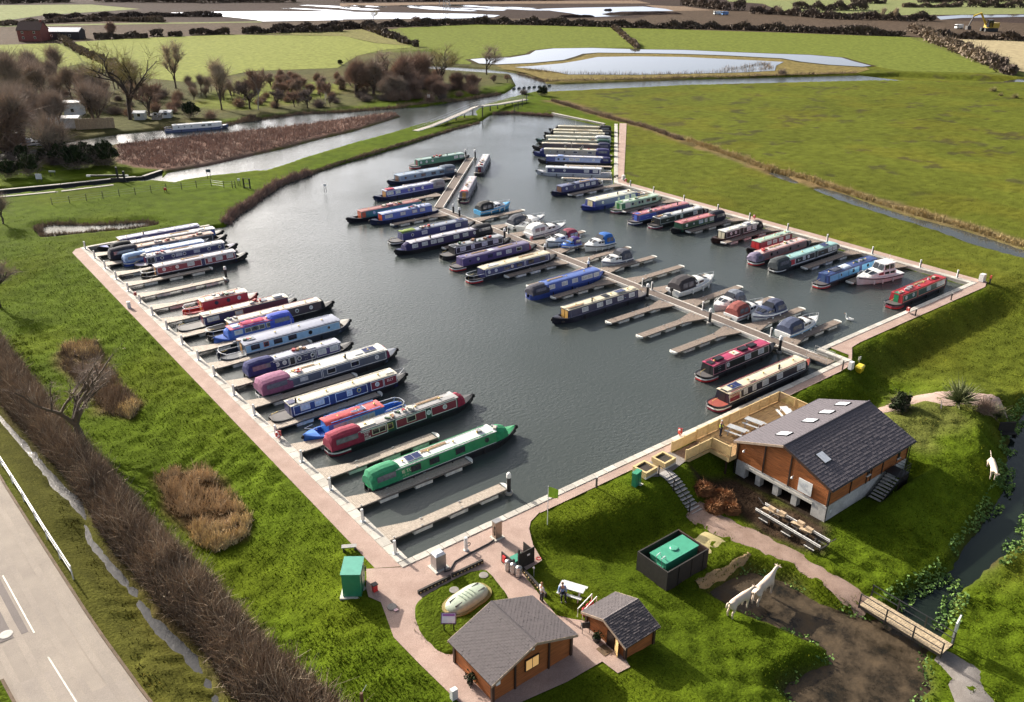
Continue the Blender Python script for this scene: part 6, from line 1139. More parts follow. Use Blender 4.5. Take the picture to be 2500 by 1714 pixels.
# the two log huts
def hut(o, x0,x1,y0,y1, zb, ze, zr, along, ov, m, sh, posts, seed, course=.155, tab=.30):
    gable_box(o, x0+.05,x1-.05,y0+.05,y1-.05, zb, ze-.02, zr-.05, along, M_LOGD)
    tp = lambda f: ze-.08+(zr-ze)*(1-abs(f-.5)*2); fl = lambda f: ze
    for (p,q,n) in (((x0+.045,y1),(x0+.045,y0),(-1,0)),((x0,y0+.045),(x1,y0+.045),(0,-1)),((x1-.045,y0),(x1-.045,y1),(1,0)),((x1,y1-.045),(x0,y1-.045),(0,1))):
        g = (n[0] != 0) == (along == 'x'); stuff(ctr(o, boards(MB(), p, q, zb+.02, tp if g else fl, n, .135)).build('cladding', m, o))
    for x,y in ((x0,y0),(x1,y0),(x0,y1),(x1,y1)): ctr(o, MB().box(x-.09,x+.09,y-.09,y+.09,zb,ze-.05)).build('corner_board', M_DTRIM, o)
    for p in posts: ctr(o, MB().box(*p)).build('wall_post', M_DTRIM, o)
    rb = MB(); dz = .07
    if along == 'x':
        ym = (y0+y1)/2; k = (zr-ze)/(ym-y0); xa,xb = x0-ov,x1+ov
        for y_ in (y0-ov,y1+ov):
            sd = 1 if y_ > ym else -1; zl = zr-abs(y_-ym)*k; rb.hexa([(xa,ym,zr),(xb,ym,zr),(xb,y_,zl),(xa,y_,zl)][::sd],[(xa,ym,zr+dz),(xb,ym,zr+dz),(xb,y_,zl+dz),(xa,y_,zl+dz)][::sd])
        S_ = [((xa,y_,zr-abs(y_-ym)*k+dz),(xb,y_,zr-abs(y_-ym)*k+dz),(xa,ym,zr+dz),(xb,ym,zr+dz)) for y_ in (y0-ov,y1+ov)]; ridge = [(xa,ym,zr+dz+.01),(xb,ym,zr+dz+.01)]
        ends = [[(xe,ym,zr),(xe,y_,zr-abs(y_-ym)*k)] for xe in (xa-.015,xb+.015) for y_ in (y0-ov,y1+ov)]; w = (.03,0)
    else:
        xm = (x0+x1)/2; k = (zr-ze)/(xm-x0); ya,yb = y0-ov,y1+ov
        for x_ in (x0-ov,x1+ov):
            sd = -1 if x_ > xm else 1; zl = zr-abs(x_-xm)*k; rb.hexa([(xm,ya,zr),(xm,yb,zr),(x_,yb,zl),(x_,ya,zl)][::sd],[(xm,ya,zr+dz),(xm,yb,zr+dz),(x_,yb,zl+dz),(x_,ya,zl+dz)][::sd])
        S_ = [((x_,ya,zr-abs(x_-xm)*k+dz),(x_,yb,zr-abs(x_-xm)*k+dz),(xm,ya,zr+dz),(xm,yb,zr+dz)) for x_ in (x0-ov,x1+ov)]; ridge = [(xm,ya,zr+dz+.01),(xm,yb,zr+dz+.01)]
        ends = [[(xm,ye,zr),(x_,ye,zr-abs(x_-xm)*k)] for ye in (ya-.015,yb+.015) for x_ in (x0-ov,x1+ov)]; w = (0,.03)
    r_ = ctr(o, rb).build('roof', M_DTRIM, o)
    for i,s in enumerate(S_): stuff(ctr(o, roof_slope(MB(), *s, course, tab, .038, seed+i)).build('shingles', sh, r_))
    rr = MB(); a,b = Vector(ridge[0]),Vector(ridge[1]); n = int((b-a).length/.2)
    for i in range(n):
        c = a.lerp(b,(i+.5)/n); d = (b-a).normalized(); s = Vector((-d.y,d.x,0)); 
        rr.add([c-d*.1-s*.16+Vector((0,0,-.05)),c-d*.1+Vector((0,0,.03)),c-d*.1+s*.16+Vector((0,0,-.05)),c+d*.11-s*.16+Vector((0,0,-.03)),c+d*.11+Vector((0,0,.055)),c+d*.11+s*.16+Vector((0,0,-.03))],[(0,3,4,1),(1,4,5,2),(3,5,4)])
    stuff(ctr(o, rr).build('ridge_shingles', sh, r_))
    for a,b in ends:
        ctr(o, MB().hexa([(a[0]-w[0]/2,a[1]-w[1]/2,a[2]-.08),(a[0]+w[0]/2,a[1]+w[1]/2,a[2]-.08),(b[0]+w[0]/2,b[1]+w[1]/2,b[2]-.08),(b[0]-w[0]/2,b[1]-w[1]/2,b[2]-.08)],[(a[0]-w[0]/2,a[1]-w[1]/2,a[2]+.10),(a[0]+w[0]/2,a[1]+w[1]/2,a[2]+.10),(b[0]+w[0]/2,b[1]+w[1]/2,b[2]+.10),(b[0]-w[0]/2,b[1]-w[1]/2,b[2]+.10)])).build('bargeboard', M_TRIM, o)
ha = empty('log_hut', (25,32,.55), label='larger log hut with grey shingle roof and lit window in front', cat='hut', group='log huts')
hut(ha, 21.95,28.1,29.95,33.9,.50,2.28,3.48,'y',.30,M_LOG,M_SLATE2,[(23.55,23.67,29.86,29.95,.5,2.55),(26.2,26.32,29.86,29.95,.5,2.7)],3)
wn = ctr(ha, MB().box(24.35,25.45,29.86,29.93,1.45,2.35)).build('window', M_DTRIM, ha)
M_LIT = bpy.data.materials.new('lit_window'); M_LIT.use_nodes = True; _b = M_LIT.node_tree.nodes['Principled BSDF']; _b.inputs['Base Color'].default_value = (.8,.5,.2,1); _b.inputs['Emission Color'].default_value = (1,.55,.18,1); _b.inputs['Emission Strength'].default_value = .22
for x in (24.42,24.93): ctr(ha, MB().box(x,x+.45,29.845,29.87,1.52,2.28)).build('pane', M_LIT, wn)
ctr(ha, MB().box(22.15,22.45,29.84,29.9,1.75,2.05)).build('notice', paint(WHITE), ha); ctr(ha, MB().box(24.85,25.0,29.80,29.93,2.95,3.10)).build('wall_lamp', paint(WHITE), ha)
hb = empty('log_hut', (31.9,29.4,.4), label='smaller log hut with open door and two toned shingle roof', cat='hut', group='log huts')
hut(hb, 30.6,33.15,27.6,31.2,.30,1.78,2.50,'x',.28,M_LOG,M_SLATE2,[],9)
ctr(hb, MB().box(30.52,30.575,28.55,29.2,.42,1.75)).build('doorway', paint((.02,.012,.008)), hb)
ctr(hb, MB().hexa([(30.55,28.5,.42),(30.58,28.5,.42),(30.3,27.95,.42),(30.27,27.95,.42)][::-1],[(30.55,28.5,1.72),(30.58,28.5,1.72),(30.3,27.95,1.72),(30.27,27.95,1.72)][::-1])).build('door', M_LIT if False else mat('pale_door', (.62,.42,.18), .5, .2), hb)
ctr(hb, MB().box(29.7,30.4,28.5,29.3,.55,.58)).build('door_mat', mat('coir', (.12,.075,.04), .9, .3), hb)
# ------------------------------------------------------------------ vegetation
def quads_mesh(name, co, m, col=None, smooth=False):
    """co: (n,4,3) array of quads -> mesh"""
    n = len(co); me = bpy.data.meshes.new(name)
    me.vertices.add(n*4); me.vertices.foreach_set('co', np.asarray(co,np.float32).reshape(-1))
    me.loops.add(n*4); me.polygons.add(n); me.loops.foreach_set('vertex_index', np.arange(n*4,dtype=np.int32)); me.polygons.foreach_set('loop_start', np.arange(0,n*4,4,dtype=np.int32))
    me.update(calc_edges=True)
    if col is not None:
        a = me.color_attributes.new('gcol','FLOAT_COLOR','POINT'); c = np.repeat(np.concatenate([col,np.ones((n,1))],1),4,axis=0); a.data.foreach_set('color', c.astype(np.float32).ravel())
    if m is not None: me.materials.append(m)
    return me
def ribbons(base, dirv, length, width, bend=.25, rng=RNG, taper=.25):
    """thin bent blades: two quads each, arrays of n -> (2n,4,3)"""
    n = len(base); d = dirv/np.linalg.norm(dirv,axis=1,keepdims=True); r = rng.normal(size=(n,3)); s = np.cross(d,r); s /= np.linalg.norm(s,axis=1,keepdims=True)+1e-9
    b = rng.normal(size=(n,3))*bend; L_ = np.asarray(length)[:,None]; w = np.asarray(width)[:,None]/2
    p1 = base+d*L_*.5+b*L_*.15; p2 = base+d*L_+b*L_*.5
    q1 = np.stack([base-s*w, base+s*w, p1+s*w*.8, p1-s*w*.8],1); q2 = np.stack([p1-s*w*.8, p1+s*w*.8, p2+s*w*taper, p2-s*w*taper],1)
    return np.concatenate([q1,q2])
def leafquads(c, size, rng=RNG, flat=0.0):
    n = len(c); a = rng.normal(size=(n,3)); a[:,2] *= 1-flat; a /= np.linalg.norm(a,axis=1,keepdims=True); r = rng.normal(size=(n,3)); b = np.cross(a,r); b /= np.linalg.norm(b,axis=1,keepdims=True)
    s = np.asarray(size)[:,None]/2 if np.ndim(size) else size/2
    return np.stack([c-a*s-b*s*.6, c+a*s-b*s*.6, c+a*s+b*s*.6, c-a*s+b*s*.6],1)
def veg_mat(name, c1, c2, rough=.85, trans=.0, sc=.25):
    m = bpy.data.materials.new(name); m.use_nodes = True; nt = m.node_tree; b = nt.nodes['Principled BSDF']; L = nt.links.new
    b.inputs['Roughness'].default_value = rough; b.inputs['Specular IOR Level'].default_value = .2
    geo = nt.nodes.new('ShaderNodeNewGeometry'); n = nt.nodes.new('ShaderNodeTexNoise'); n.inputs['Scale'].default_value = sc; n.inputs['Detail'].default_value = 8; n.inputs['Roughness'].default_value = .7; L(geo.outputs['Position'], n.inputs['Vector'])
    r = nt.nodes.new('ShaderNodeMapRange'); r.inputs[1].default_value = .35; r.inputs[2].default_value = .65; L(n.outputs['Fac'], r.inputs[0])
    mx = nt.nodes.new('ShaderNodeMix'); mx.data_type = 'RGBA'; mx.inputs[6].default_value = (*c1,1); mx.inputs[7].default_value = (*c2,1); L(r.outputs[0], mx.inputs[0]); L(mx.outputs[2], b.inputs['Base Color']); return m
V_BARK = veg_mat('bark', (.085,.065,.05), (.14,.11,.085)); V_BARKD = veg_mat('bark_dark', (.045,.035,.03), (.07,.055,.045)); V_BIRCH = veg_mat('birch_bark', (.45,.42,.38), (.30,.27,.24))
V_TWIG = veg_mat('twigs_grey', (0.272,0.212,0.170), (0.408,0.323,0.255)); V_TWIGR = veg_mat('twigs_red', (.27,.185,.14), (.37,.26,.20)); V_TWIGP = veg_mat('twigs_pale', (0.405,0.338,0.243), (0.540,0.446,0.324)); V_TWIGD = veg_mat('twigs_dark', (.16,.125,.11), (.25,.20,.17))
V_TWIGO = veg_mat('twigs_olive', (0.225,0.203,0.090), (0.360,0.300,0.135)); V_EVER = veg_mat('evergreen', (.012,.022,.010), (.035,.05,.018)); V_IVY = veg_mat('ivy_leaves', (.018,.032,.012), (.05,.065,.025))
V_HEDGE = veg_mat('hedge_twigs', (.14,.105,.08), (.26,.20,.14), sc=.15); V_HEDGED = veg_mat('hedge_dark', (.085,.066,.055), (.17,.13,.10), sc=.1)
V_REED = veg_mat('reed_stems', (.66,.50,.32), (.38,.26,.15), sc=.8); V_REEDP = veg_mat('reed_pale', (.80,.64,.37), (.52,.38,.19), sc=.6); V_REEDR = veg_mat('reed_russet', (.36,.25,.20), (.26,.175,.14), sc=.15); V_BRUSH = veg_mat('brushwood', (0.340,0.250,0.170), (0.170,0.124,0.090), sc=.35)
V_WEED = veg_mat('water_weed', (.17,.27,.06), (.07,.14,.04), sc=.9); V_STRAW = veg_mat('straw', (0.450,0.345,0.165), (0.300,0.225,0.105), sc=.7)
def grow(seed, height, spread, levels=5, up=.35, nb=(3,4), trunk=.30, r0=.16, lean=(0,0), start=.35, twig_len=1.0, ntw=9, tw=.035, taper=.62):
    """bare winter tree: limbs as tapered tubes, twigs as fine ribbons"""
    rr = random.Random(seed); limb = MB(); tb, td, tl = [], [], []
    def branch(p, d, L_, r, lv):
        k = 3 if lv else 5; pts = [p]; dd = d.copy()
        for i in range(k):
            dd = (dd+Vector((rr.gauss(0,1),rr.gauss(0,1),rr.gauss(0,.6)))*(.10 if lv else .05)+Vector((0,0,up*.06))).normalized(); pts.append(pts[-1]+dd*L_/k)
        if lv < levels-1: limb.tube(pts, r, 6 if lv < 2 else (4 if lv < 3 else 3), r*(.55 if lv else .6), cap=False)
        if lv >= levels-2:
            for i in range(ntw):
                t = rr.random(); q = pts[0].lerp(pts[-1], .15+.85*t); e = (dd+Vector((rr.gauss(0,1),rr.gauss(0,1),rr.gauss(.25,.8)))*.75).normalized(); tb.append(q); td.append(e); tl.append(twig_len*rr.uniform(.5,1.2))
        if lv < levels-1:
            n = rr.randint(*nb)+(1 if lv == 0 else 0)
            for i in range(n):
                t = rr.uniform(start,1.0) if lv == 0 else rr.uniform(.3,1.0)
                if i == 0: t = 1.0
                f = t*k; j = min(int(f),k-1); q = pts[j].lerp(pts[j+1], f-j); az = rr.uniform(0,2*PI)+i*2*PI/n; a = Vector((math.cos(az),math.sin(az),0))
                e = (dd*(1.0 if i else 1.3)+a*spread*rr.uniform(.7,1.3)+Vector((0,0,up*rr.random()))).normalized(); branch(q, e, L_*taper*rr.uniform(.8,1.15)*(1.15 if lv == 0 else 1), r*(.62 if i else .72), lv+1)
    branch(Vector((0,0,-.3)), Vector((lean[0],lean[1],1)).normalized(), height*trunk+.3, r0, 0)
    tb, td, tl = np.array([tuple(v) for v in tb]), np.array([tuple(v) for v in td]), np.array(tl)
    # scale so that the crown reaches the wanted height
    zmax = float((tb[:,2]+np.maximum(td[:,2],0)*tl).max()); k = height/zmax; limb.v = [(a*k,b*k,c*k) for a,b,c in limb.v]
    return limb, ribbons(tb*k, td, tl*k, np.full(len(tb), tw), .5, np.random.default_rng(seed))
def tree_proto(name, seed, bark, twig, **kw):
    limb, rib = grow(seed, **kw); return limb.mesh('trunk', bark, True), quads_mesh('crown', rib, twig)
PROTO = {
 'oak': [tree_proto('oak', 21, V_BARKD, V_TWIGO, height=10, spread=1.0, up=.3, r0=.17, nb=(3,4), trunk=.2, ntw=7, tw=.04, twig_len=.9, taper=.7), tree_proto('oak', 22, V_BARKD, V_TWIG, height=10, spread=.95, up=.35, r0=.16, nb=(3,4), trunk=.2, ntw=7, tw=.04, twig_len=.9, taper=.7)],
 'poplar': [tree_proto('poplar', 31, V_BARK, V_TWIGP, height=12, spread=.42, up=.9, r0=.2, nb=(3,5), trunk=.25, ntw=9, tw=.05, twig_len=1.3, taper=.68), tree_proto('poplar', 32, V_BARK, V_TWIGP, height=11, spread=.48, up=.9, r0=.16, nb=(3,5), trunk=.2, ntw=9, tw=.05, twig_len=1.2, taper=.68)],
 'willow': [tree_proto('willow', 41, V_BARKD, V_TWIGR, height=8, spread=.75, up=.5, r0=.24, nb=(4,5), trunk=.18, start=.2, ntw=9, tw=.055, twig_len=1.2), tree_proto('willow', 42, V_BARKD, V_TWIGR, height=7, spread=.85, up=.4, r0=.2, nb=(4,5), trunk=.14, start=.15, ntw=9, tw=.055, twig_len=1.1), tree_proto('willow', 43, V_BARK, V_TWIG, height=8, spread=.7, up=.5, r0=.2, nb=(4,5), trunk=.16, start=.2, ntw=9, tw=.055, twig_len=1.1)],
 'small': [tree_proto('small', 51, V_BARKD, V_TWIGD, height=5, spread=1.0, up=.25, r0=.14, nb=(3,4), trunk=.25, ntw=8, tw=.045, twig_len=.6), tree_proto('small', 52, V_BARKD, V_TWIGR, height=5, spread=.9, up=.3, r0=.13, nb=(3,4), trunk=.25, ntw=8, tw=.045, twig_len=.6)],
 'birch': [tree_proto('birch', 61, V_BIRCH, V_TWIGR, height=8, spread=.5, up=.6, r0=.11, nb=(3,5), trunk=.4, ntw=9, tw=.045, twig_len=1.0)],
 'grey': [tree_proto('grey', 71, V_BARK, V_TWIG, height=10, spread=.55, up=.8, r0=.17, nb=(3,5), trunk=.16, ntw=6, tw=.042, twig_len=1.5, taper=.68), tree_proto('grey', 72, V_BARK, V_TWIG, height=9, spread=.6, up=.8, r0=.16, nb=(3,5), trunk=.15, start=.2, ntw=6, tw=.042, twig_len=1.4, taper=.68)],
}
PH = {'oak':10,'poplar':12,'willow':8,'small':5,'birch':8,'grey':10}
_used = {}
def plant_tree(kind, x, y, h, label, group, z=None, lean=None, name='bare_tree', cat='tree', vi=None):
    ps = PROTO[kind]; i = _used.get(kind,0) if vi is None else vi; _used[kind] = _used.get(kind,0)+1; tm, cm = ps[i % len(ps)]
    o = empty(name, (x,y,hz(x,y)-.05 if z is None else z), random.uniform(0,6.28), label, cat, group); s = h/PH[kind]; o.scale = (s*random.uniform(.95,1.15),s*random.uniform(.95,1.15),s)
    if lean: o.rotation_euler = (lean[0],lean[1],o.rotation_euler.z)
    link('trunk', tm, o); link('crown', cm, o); return o
def bush_mesh(seed, h, w, m, n=900, leaf=None, lm=None, tw=.05):
    rng = np.random.default_rng(seed); az = rng.uniform(0,2*PI,n); el = rng.uniform(.25,1.5,n); d = np.stack([np.cos(az)*np.cos(el)*w/h*1.4,np.sin(az)*np.cos(el)*w/h*1.4,np.sin(el)],1)
    b = np.stack([rng.normal(0,w*.16,n),rng.normal(0,w*.16,n),rng.uniform(0,h*.35,n)],1); parts = [quads_mesh('branches', ribbons(b, d, rng.uniform(.45,.85,n)*h, np.full(n,tw), .45, rng), m)]
    if leaf:
        k = leaf; a2 = rng.uniform(0,2*PI,k); e2 = np.arcsin(rng.uniform(-.2,1,k)); r = rng.uniform(.6,1.02,k)*(.8+.3*np.sin(a2*3+seed)*np.cos(e2*4)); c = np.stack([np.cos(a2)*np.cos(e2)*w/2*r,np.sin(a2)*np.cos(e2)*w/2*r,h*.45+np.sin(e2)*h*.55*r],1)
        parts.append(quads_mesh('foliage', leafquads(c, rng.uniform(.18,.42,k), rng), lm))
    return parts
def bush(parts, x, y, label, group=None, s=1.0, z=None, cat='bush', name='bush'):
    o = empty(name, (x,y,hz(x,y)-.05 if z is None else z), random.uniform(0,6.28), label, cat, group); o.scale = (s,s,s*random.uniform(.9,1.1))
    for p in parts: link(p.name.split('.')[0], p, o)
    return o
def hedge(name, line, h, w, m, label, per=26, size=.5, z=None, cat='hedge', group=None, uneven=.55, tw=.08):
    """one hedge: a thicket of twigs and sprays along a line"""
    rng = np.random.default_rng(len(line)*7+int(abs(line[0][0])*3)); P = np.array(line); seg = np.linalg.norm(np.diff(P,axis=0),axis=1); tot = seg.sum(); n = int(tot*per); t = rng.uniform(0,tot,n); cs = np.concatenate([[0],np.cumsum(seg)]); i = np.clip(np.searchsorted(cs,t)-1,0,len(seg)-1); f = (t-cs[i])/seg[i]
    c = P[i]+(P[i+1]-P[i])*f[:,None]; d = (P[i+1]-P[i])/seg[i][:,None]; nn = np.stack([-d[:,1],d[:,0]],1); hh = h*(1-uneven+uneven*2*vnoise(t,t*0,6,3)); off = rng.normal(0,.33,n)*w*.5*1.2; off = np.clip(off,-w*.6,w*.6)
    top = hh*np.sqrt(np.clip(1-(off/(w*.65))**2,.05,1)); zz = top*rng.uniform(0,1,n)**.6; xy = c+nn*off[:,None]; zb = np.full(n,z) if z is not None else height(xy[:,0],xy[:,1])
    q = leafquads(np.stack([xy[:,0],xy[:,1],zb+zz],1), rng.uniform(.6,1.3,n)*size, rng)
    k = n//2; s = rng.integers(0,n,k); b = np.stack([xy[s,0],xy[s,1],zb[s]+top[s]*.55],1); dv = np.stack([rng.normal(0,.4,k),rng.normal(0,.4,k),np.ones(k)],1); q = np.concatenate([q, ribbons(b,dv,top[s]*rng.uniform(.4,.75,k),np.full(k,tw),.4,rng)])
    return tag(link(name, quads_mesh(name, q, m)), label, cat, group)

# --- the wooded bank on the far left
def tp(crop_fn, x, y, z=.4): return crop_fn([(x,y)], z)[0]
WG = 'bare trees on the far river bank'
def th(p, topN):  # height of a tree standing at p whose tip shows at the photo height topN
    hs = np.arange(1,34,.15); v = []
    for h in hs:
        q = np.array([p[0],p[1],.3+h])-np.array([0,0,CAM_H]); v.append(857-F_PX*(q@UP)/(q@FW))
    return float(hs[int(np.argmin(np.abs(np.array(v)-topN)))])
for kind,(fn,x,y),topN,label in (
 ('oak',(T1,880,810),112,'big dark spreading tree leaning over the river bank'),
 ('poplar',(T1,1190,600),97,'tall pale narrow tree in front of the bright field'),
 ('poplar',(T1,1500,745),134,'pale many stemmed tree right of the tall narrow one'),
 ('birch',(T1,1745,745),172,'thin white stemmed birch among the reddish scrub'),
 ('small',(T1,1690,740),190,'dark stemmed small tree beside the birch'),
 ('small',(T1,1010,790),196,'low dark spreading tree behind the white sheds'),
 ('small',(C10,565,245),216,'small round apple tree on the mown river bank'),
 ('small',(C10,445,235),222,'slim small tree left of the apple tree'),
 ('birch',(C10,730,195),200,'slender tree between the apple tree and the thicket'),
 ('small',(C10,290,240),214,'low bushy tree at the river edge'),
 ('oak',(T2,330,600),124,'dark forked tree at the left end of the russet thicket'),
 ('willow',(T2,450,640),128,'broad russet tree in the middle of the thicket'),
 ('willow',(T2,560,600),112,'tall russet tree over the thicket'),
 ('oak',(T2,680,590),110,'round crowned tree at the right end of the thicket'),
 ('willow',(T2,230,640),140,'russet tree behind the forked one'),
 ('willow',(T2,110,640),138,'low russet tree beside the mown bank'),
 ('oak',(T2,990,505),112,'lone round tree at the tip of the wooded bank'),
 ('willow',(T2,800,600),168,'low brown bush willow near the tip of the bank'),
 ('willow',(T2,1040,560),182,'low brown bush willow under the lone round tree'),
 ('willow',(T2,900,620),178,'brown bush willow behind the white marker sign'),
 ('grey',(T1,90,800),124,'tall grey tree at the left edge of the wood'),
 ('grey',(T1,210,640),122,'grey tree with fine twigs against the left field'),
 ('grey',(T1,500,700),158,'grey tree between the left wood and the spreading tree'),
 ('grey',(T1,640,870),172,'pale brown twiggy tree in front of the timber boards'),
 ('grey',(C11,270,640),196,'tall grey tree with an ivy trunk by the lock'),
 ('willow',(C11,100,650),200,'ivy covered tree at the far left of the lock'),
 ('grey',(C11,480,430),200,'grey tree above the white boats in the wood'),
 ('grey',(T1,340,760),150,'grey twiggy tree in the middle of the left wood')):
    p = fn([(x,y)], .4)[0]; h = th(p, topN)*1.08
    plant_tree(kind, p[0], p[1], h, label, WG)
rs = random.Random(12); k = 0
FILL = [(T1,(0,420),(560,760),'grey',12,26,'grey twiggy tree filling the left wood'),(T1,(560,900),(560,760),'grey',9.5,16,'brown bushy tree behind the spreading tree'),(T1,(1250,1700),(600,690),'grey',5.5,16,'low purple brown tree below the bright field'),
        (T1,(1750,2320),(560,650),'willow',4.6,18,'low russet tree in the scrub strip'),(T2,(60,760),(560,690),'willow',7.0,22,'russet brown tree in the dense thicket'),(T2,(760,1150),(560,640),'small',3.6,9,'low dark brown tree near the bank tip'),(C11,(0,560),(380,760),'grey',12,22,'grey twiggy tree near the lock'),(T1,(1850,2320),(660,720),'small',3.2,7,'small brown tree on the mown bank')]
for fn,(xa,xb),(ya,yb),kind,h,n,label in FILL:
    for i in range(n):
        p = fn([(rs.uniform(xa,xb), rs.uniform(ya,yb))], .4)[0]
        if sdist(np.array([p[0]]),np.array([p[1]]),RIVER)[0] > -1.5: continue
        plant_tree(kind, p[0], p[1], h*rs.uniform(.75,1.2), label, label.replace(' tree ',' trees '))
BR = bush_mesh(3,2.6,3.2,V_TWIGR,700); BD = bush_mesh(4,2.4,3.4,V_TWIGD,700); BE = bush_mesh(5,3.2,3.6,V_TWIGD,200,2400,V_EVER); BI = bush_mesh(6,3.4,3.0,V_TWIGD,200,2600,V_IVY); BO = bush_mesh(8,1.8,2.2,V_TWIGO,500)
for fn,x,y,pr,s,label in ((C11,1750,330,BE,1.35,'round dark holly bush behind the white river boat'),(C11,990,770,BI,1.5,'dense dark ivy column beside the lock'),(C11,700,800,BI,1.5,'dark ivy bush left of the ivy column'),(C11,560,760,BI,1.35,'second dark ivy bush above the lock lawn'),(C11,270,860,BI,1.3,'dark ivy bush behind the grey sign board'),(C11,90,880,BI,1.2,'dark ivy bush at the left edge by the lock'),(C11,1930,340,BR,.9,'orange brown bush right of the holly'),(T2,1370,650,BE,.95,'round dark bush at the bridge end'),(T2,1240,640,BD,.8,'thorny bush left of the round dark bush'),(T2,2,440,BE,.6,'small dark conifer above the thicket'),(T3,690,505,BD,.9,'lone round bush between lagoon and river'),(T3,2115,620,BO,.9,'left bush of three in the right meadow corner'),(T3,2165,650,BO,.6,'smallest bush of three in the right meadow corner'),(T3,2262,665,BO,.8,'right bush of three in the right meadow corner')):
    p = fn([(x,y)], .4)[0]; bush(pr, p[0], p[1], label, s=s)
rs = random.Random(77)
for fn,(xa,xb),(ya,yb),n,prs,lab in ((T1,(250,1250),(640,800),14,(BR,BD),'brown thorn bush under the trees of the left wood'),(T1,(1600,2324),(600,730),16,(BR,BR,BD),'russet scrub bush on the river bank'),(T2,(0,1100),(600,690),26,(BD,BR),'brown scrub bush at the foot of the thicket'),(C11,(0,1000),(600,800),16,(BD,BI),'dark scrub bush above the lock')):
    for i in range(n):
        p = fn([(rs.uniform(xa,xb),rs.uniform(ya,yb))], .4)[0]
        if sdist(np.array([p[0]]),np.array([p[1]]),RIVER)[0] > -.8: continue
        bush(rs.choice(prs), p[0], p[1], lab, lab.replace(' bush',' bushes'), rs.uniform(.7,1.3))
# --- hedges across the plain
HZ = FZ
for fn,pts,h,w,m,lab in ((T1,[(385,245),(470,310),(560,365)],4.5,6,V_HEDGE,'hedge running from the barn towards the wood'),(T1,[(560,365),(680,415),(800,460)],4.5,6,V_HEDGE,'thicker hedge end behind the spreading tree'),
  (T1,[(640,265),(780,262),(940,255)],5,8,V_HEDGED,'dark thicket right of the farm'),(T1,[(1020,245),(1100,245)],6,8,V_HEDGED,'short dark clump in the long field edge'),(T1,[(1280,236),(1420,232),(1550,232)],5.5,8,V_HEDGED,'dark clump at the top of the bright field'),(T1,[(1640,228),(1900,222),(2324,212)],6,8,V_HEDGED,'long dark hedge beside the quarry lake'),
  (T1,[(950,258),(1000,256)],4,6,V_HEDGED,'small bush gap hedge right of the dark thicket'),(T1,[(1140,246),(1230,246)],4,6,V_HEDGED,'pair of low bushes in the field edge'),
  (T2,[(160,190),(260,225),(330,255),(390,265)],6,9,V_HEDGED,'hedge coming forward to the lone field bush'),(T2,[(400,282),(470,300)],5,7,V_HEDGED,'dark hedge end near the lone field bush'),(T2,[(495,314),(525,316)],5.5,7,V_HEDGED,'lone round bush in the far field'),
  (T2,[(0,195),(300,180),(600,172),(900,162)],6.5,10,V_HEDGED,'dark hedge along the quarry edge left of centre'),(T2,[(900,162),(1300,165),(1830,182)],7,12,V_HEDGED,'dark hedge along the quarry edge in the centre'),(T2,[(1830,182),(2100,188),(2324,195)],7,12,V_HEDGED,'dark hedge right of the ditch hedge'),
  (T2,[(1850,190),(1930,260),(2010,328)],3.5,5,V_HEDGE,'narrow brown ditch hedge between two far fields'),
  (T3,[(0,190),(500,205),(1000,225),(1520,245)],7,12,V_HEDGED,'long dark hedge in front of the earth works'),(T3,[(1560,215),(1640,240),(1720,290),(1800,320)],8,12,V_HEDGE,'upper part of the tall hedge by the stubble field'),(T3,[(1800,320),(1900,360),(2000,405),(2090,440)],8,11,V_HEDGE,'middle of the tall hedge by the stubble field'),(T3,[(2090,440),(2170,480),(2240,510)],8,10,V_HEDGED,'lower end of the tall hedge by the river'),
  (T3,[(1700,250),(1900,262),(2324,278),(2900,290)],7,9,V_HEDGED,'dark hedge behind the stubble field'),(T3,[(20,35),(180,55),(330,72)],11,12,V_HEDGED,'wooded hedge beyond the right quarry'),(T3,[(360,70),(440,72)],13,12,V_HEDGED,'round dark wood clump beyond the quarry'),(T3,[(470,92),(700,100),(960,125),(1240,135)],9,12,V_HEDGED,'broken hedge in front of the pale fields'),(T3,[(760,70),(920,72),(1080,70),(1260,68)],11,16,V_HEDGED,'dark wood strip among the pale fields'),(T3,[(1150,22),(1280,24),(1390,26)],9,14,V_HEDGED,'small dark wood near the top'),(T3,[(1240,130),(1500,140),(1720,140)],9,10,V_HEDGED,'hedge with two taller trees by the flooded field'),
  (T3,[(1600,18),(1800,16),(2324,12)],9,14,V_HEDGED,'far dark hedge at the top right'),(T3,[(1940,48),(2100,52),(2324,54)],10,12,V_HEDGED,'dark hedge in the pale field at the right'),(T3,[(1500,50),(1700,52),(1900,46)],6,8,V_HEDGE,'thin hedge line between pale fields'),
  (T1,[(0,175),(400,150),(700,140),(1100,150)],5,14,V_HEDGE,'brown scrub bank beyond the farm'),(T1,[(300,125),(700,115),(1100,112),(1500,112)],5,12,V_HEDGED,'dark earth bank with scrub left of the lake'),(T1,[(0,25),(250,18),(480,15)],9,14,V_HEDGED,'far dark hedge at the top left'),(T1,[(650,12),(1000,14),(1400,18),(2000,14)],9,16,V_HEDGE,'brown far hedge along the top'),(T2,[(0,12),(350,10),(800,6),(1500,2)],9,16,V_HEDGED,'dark far wood edge along the top centre'),
  (T1,[(1850,205),(2100,196),(2324,184)],6,9,V_HEDGED,'second dark hedge row by the lake')):
    hedge('hedge', fn(pts, .5), h*.5, w*.5, m, lab, per=34, size=1.25, z=HZ-.2, tw=.22)
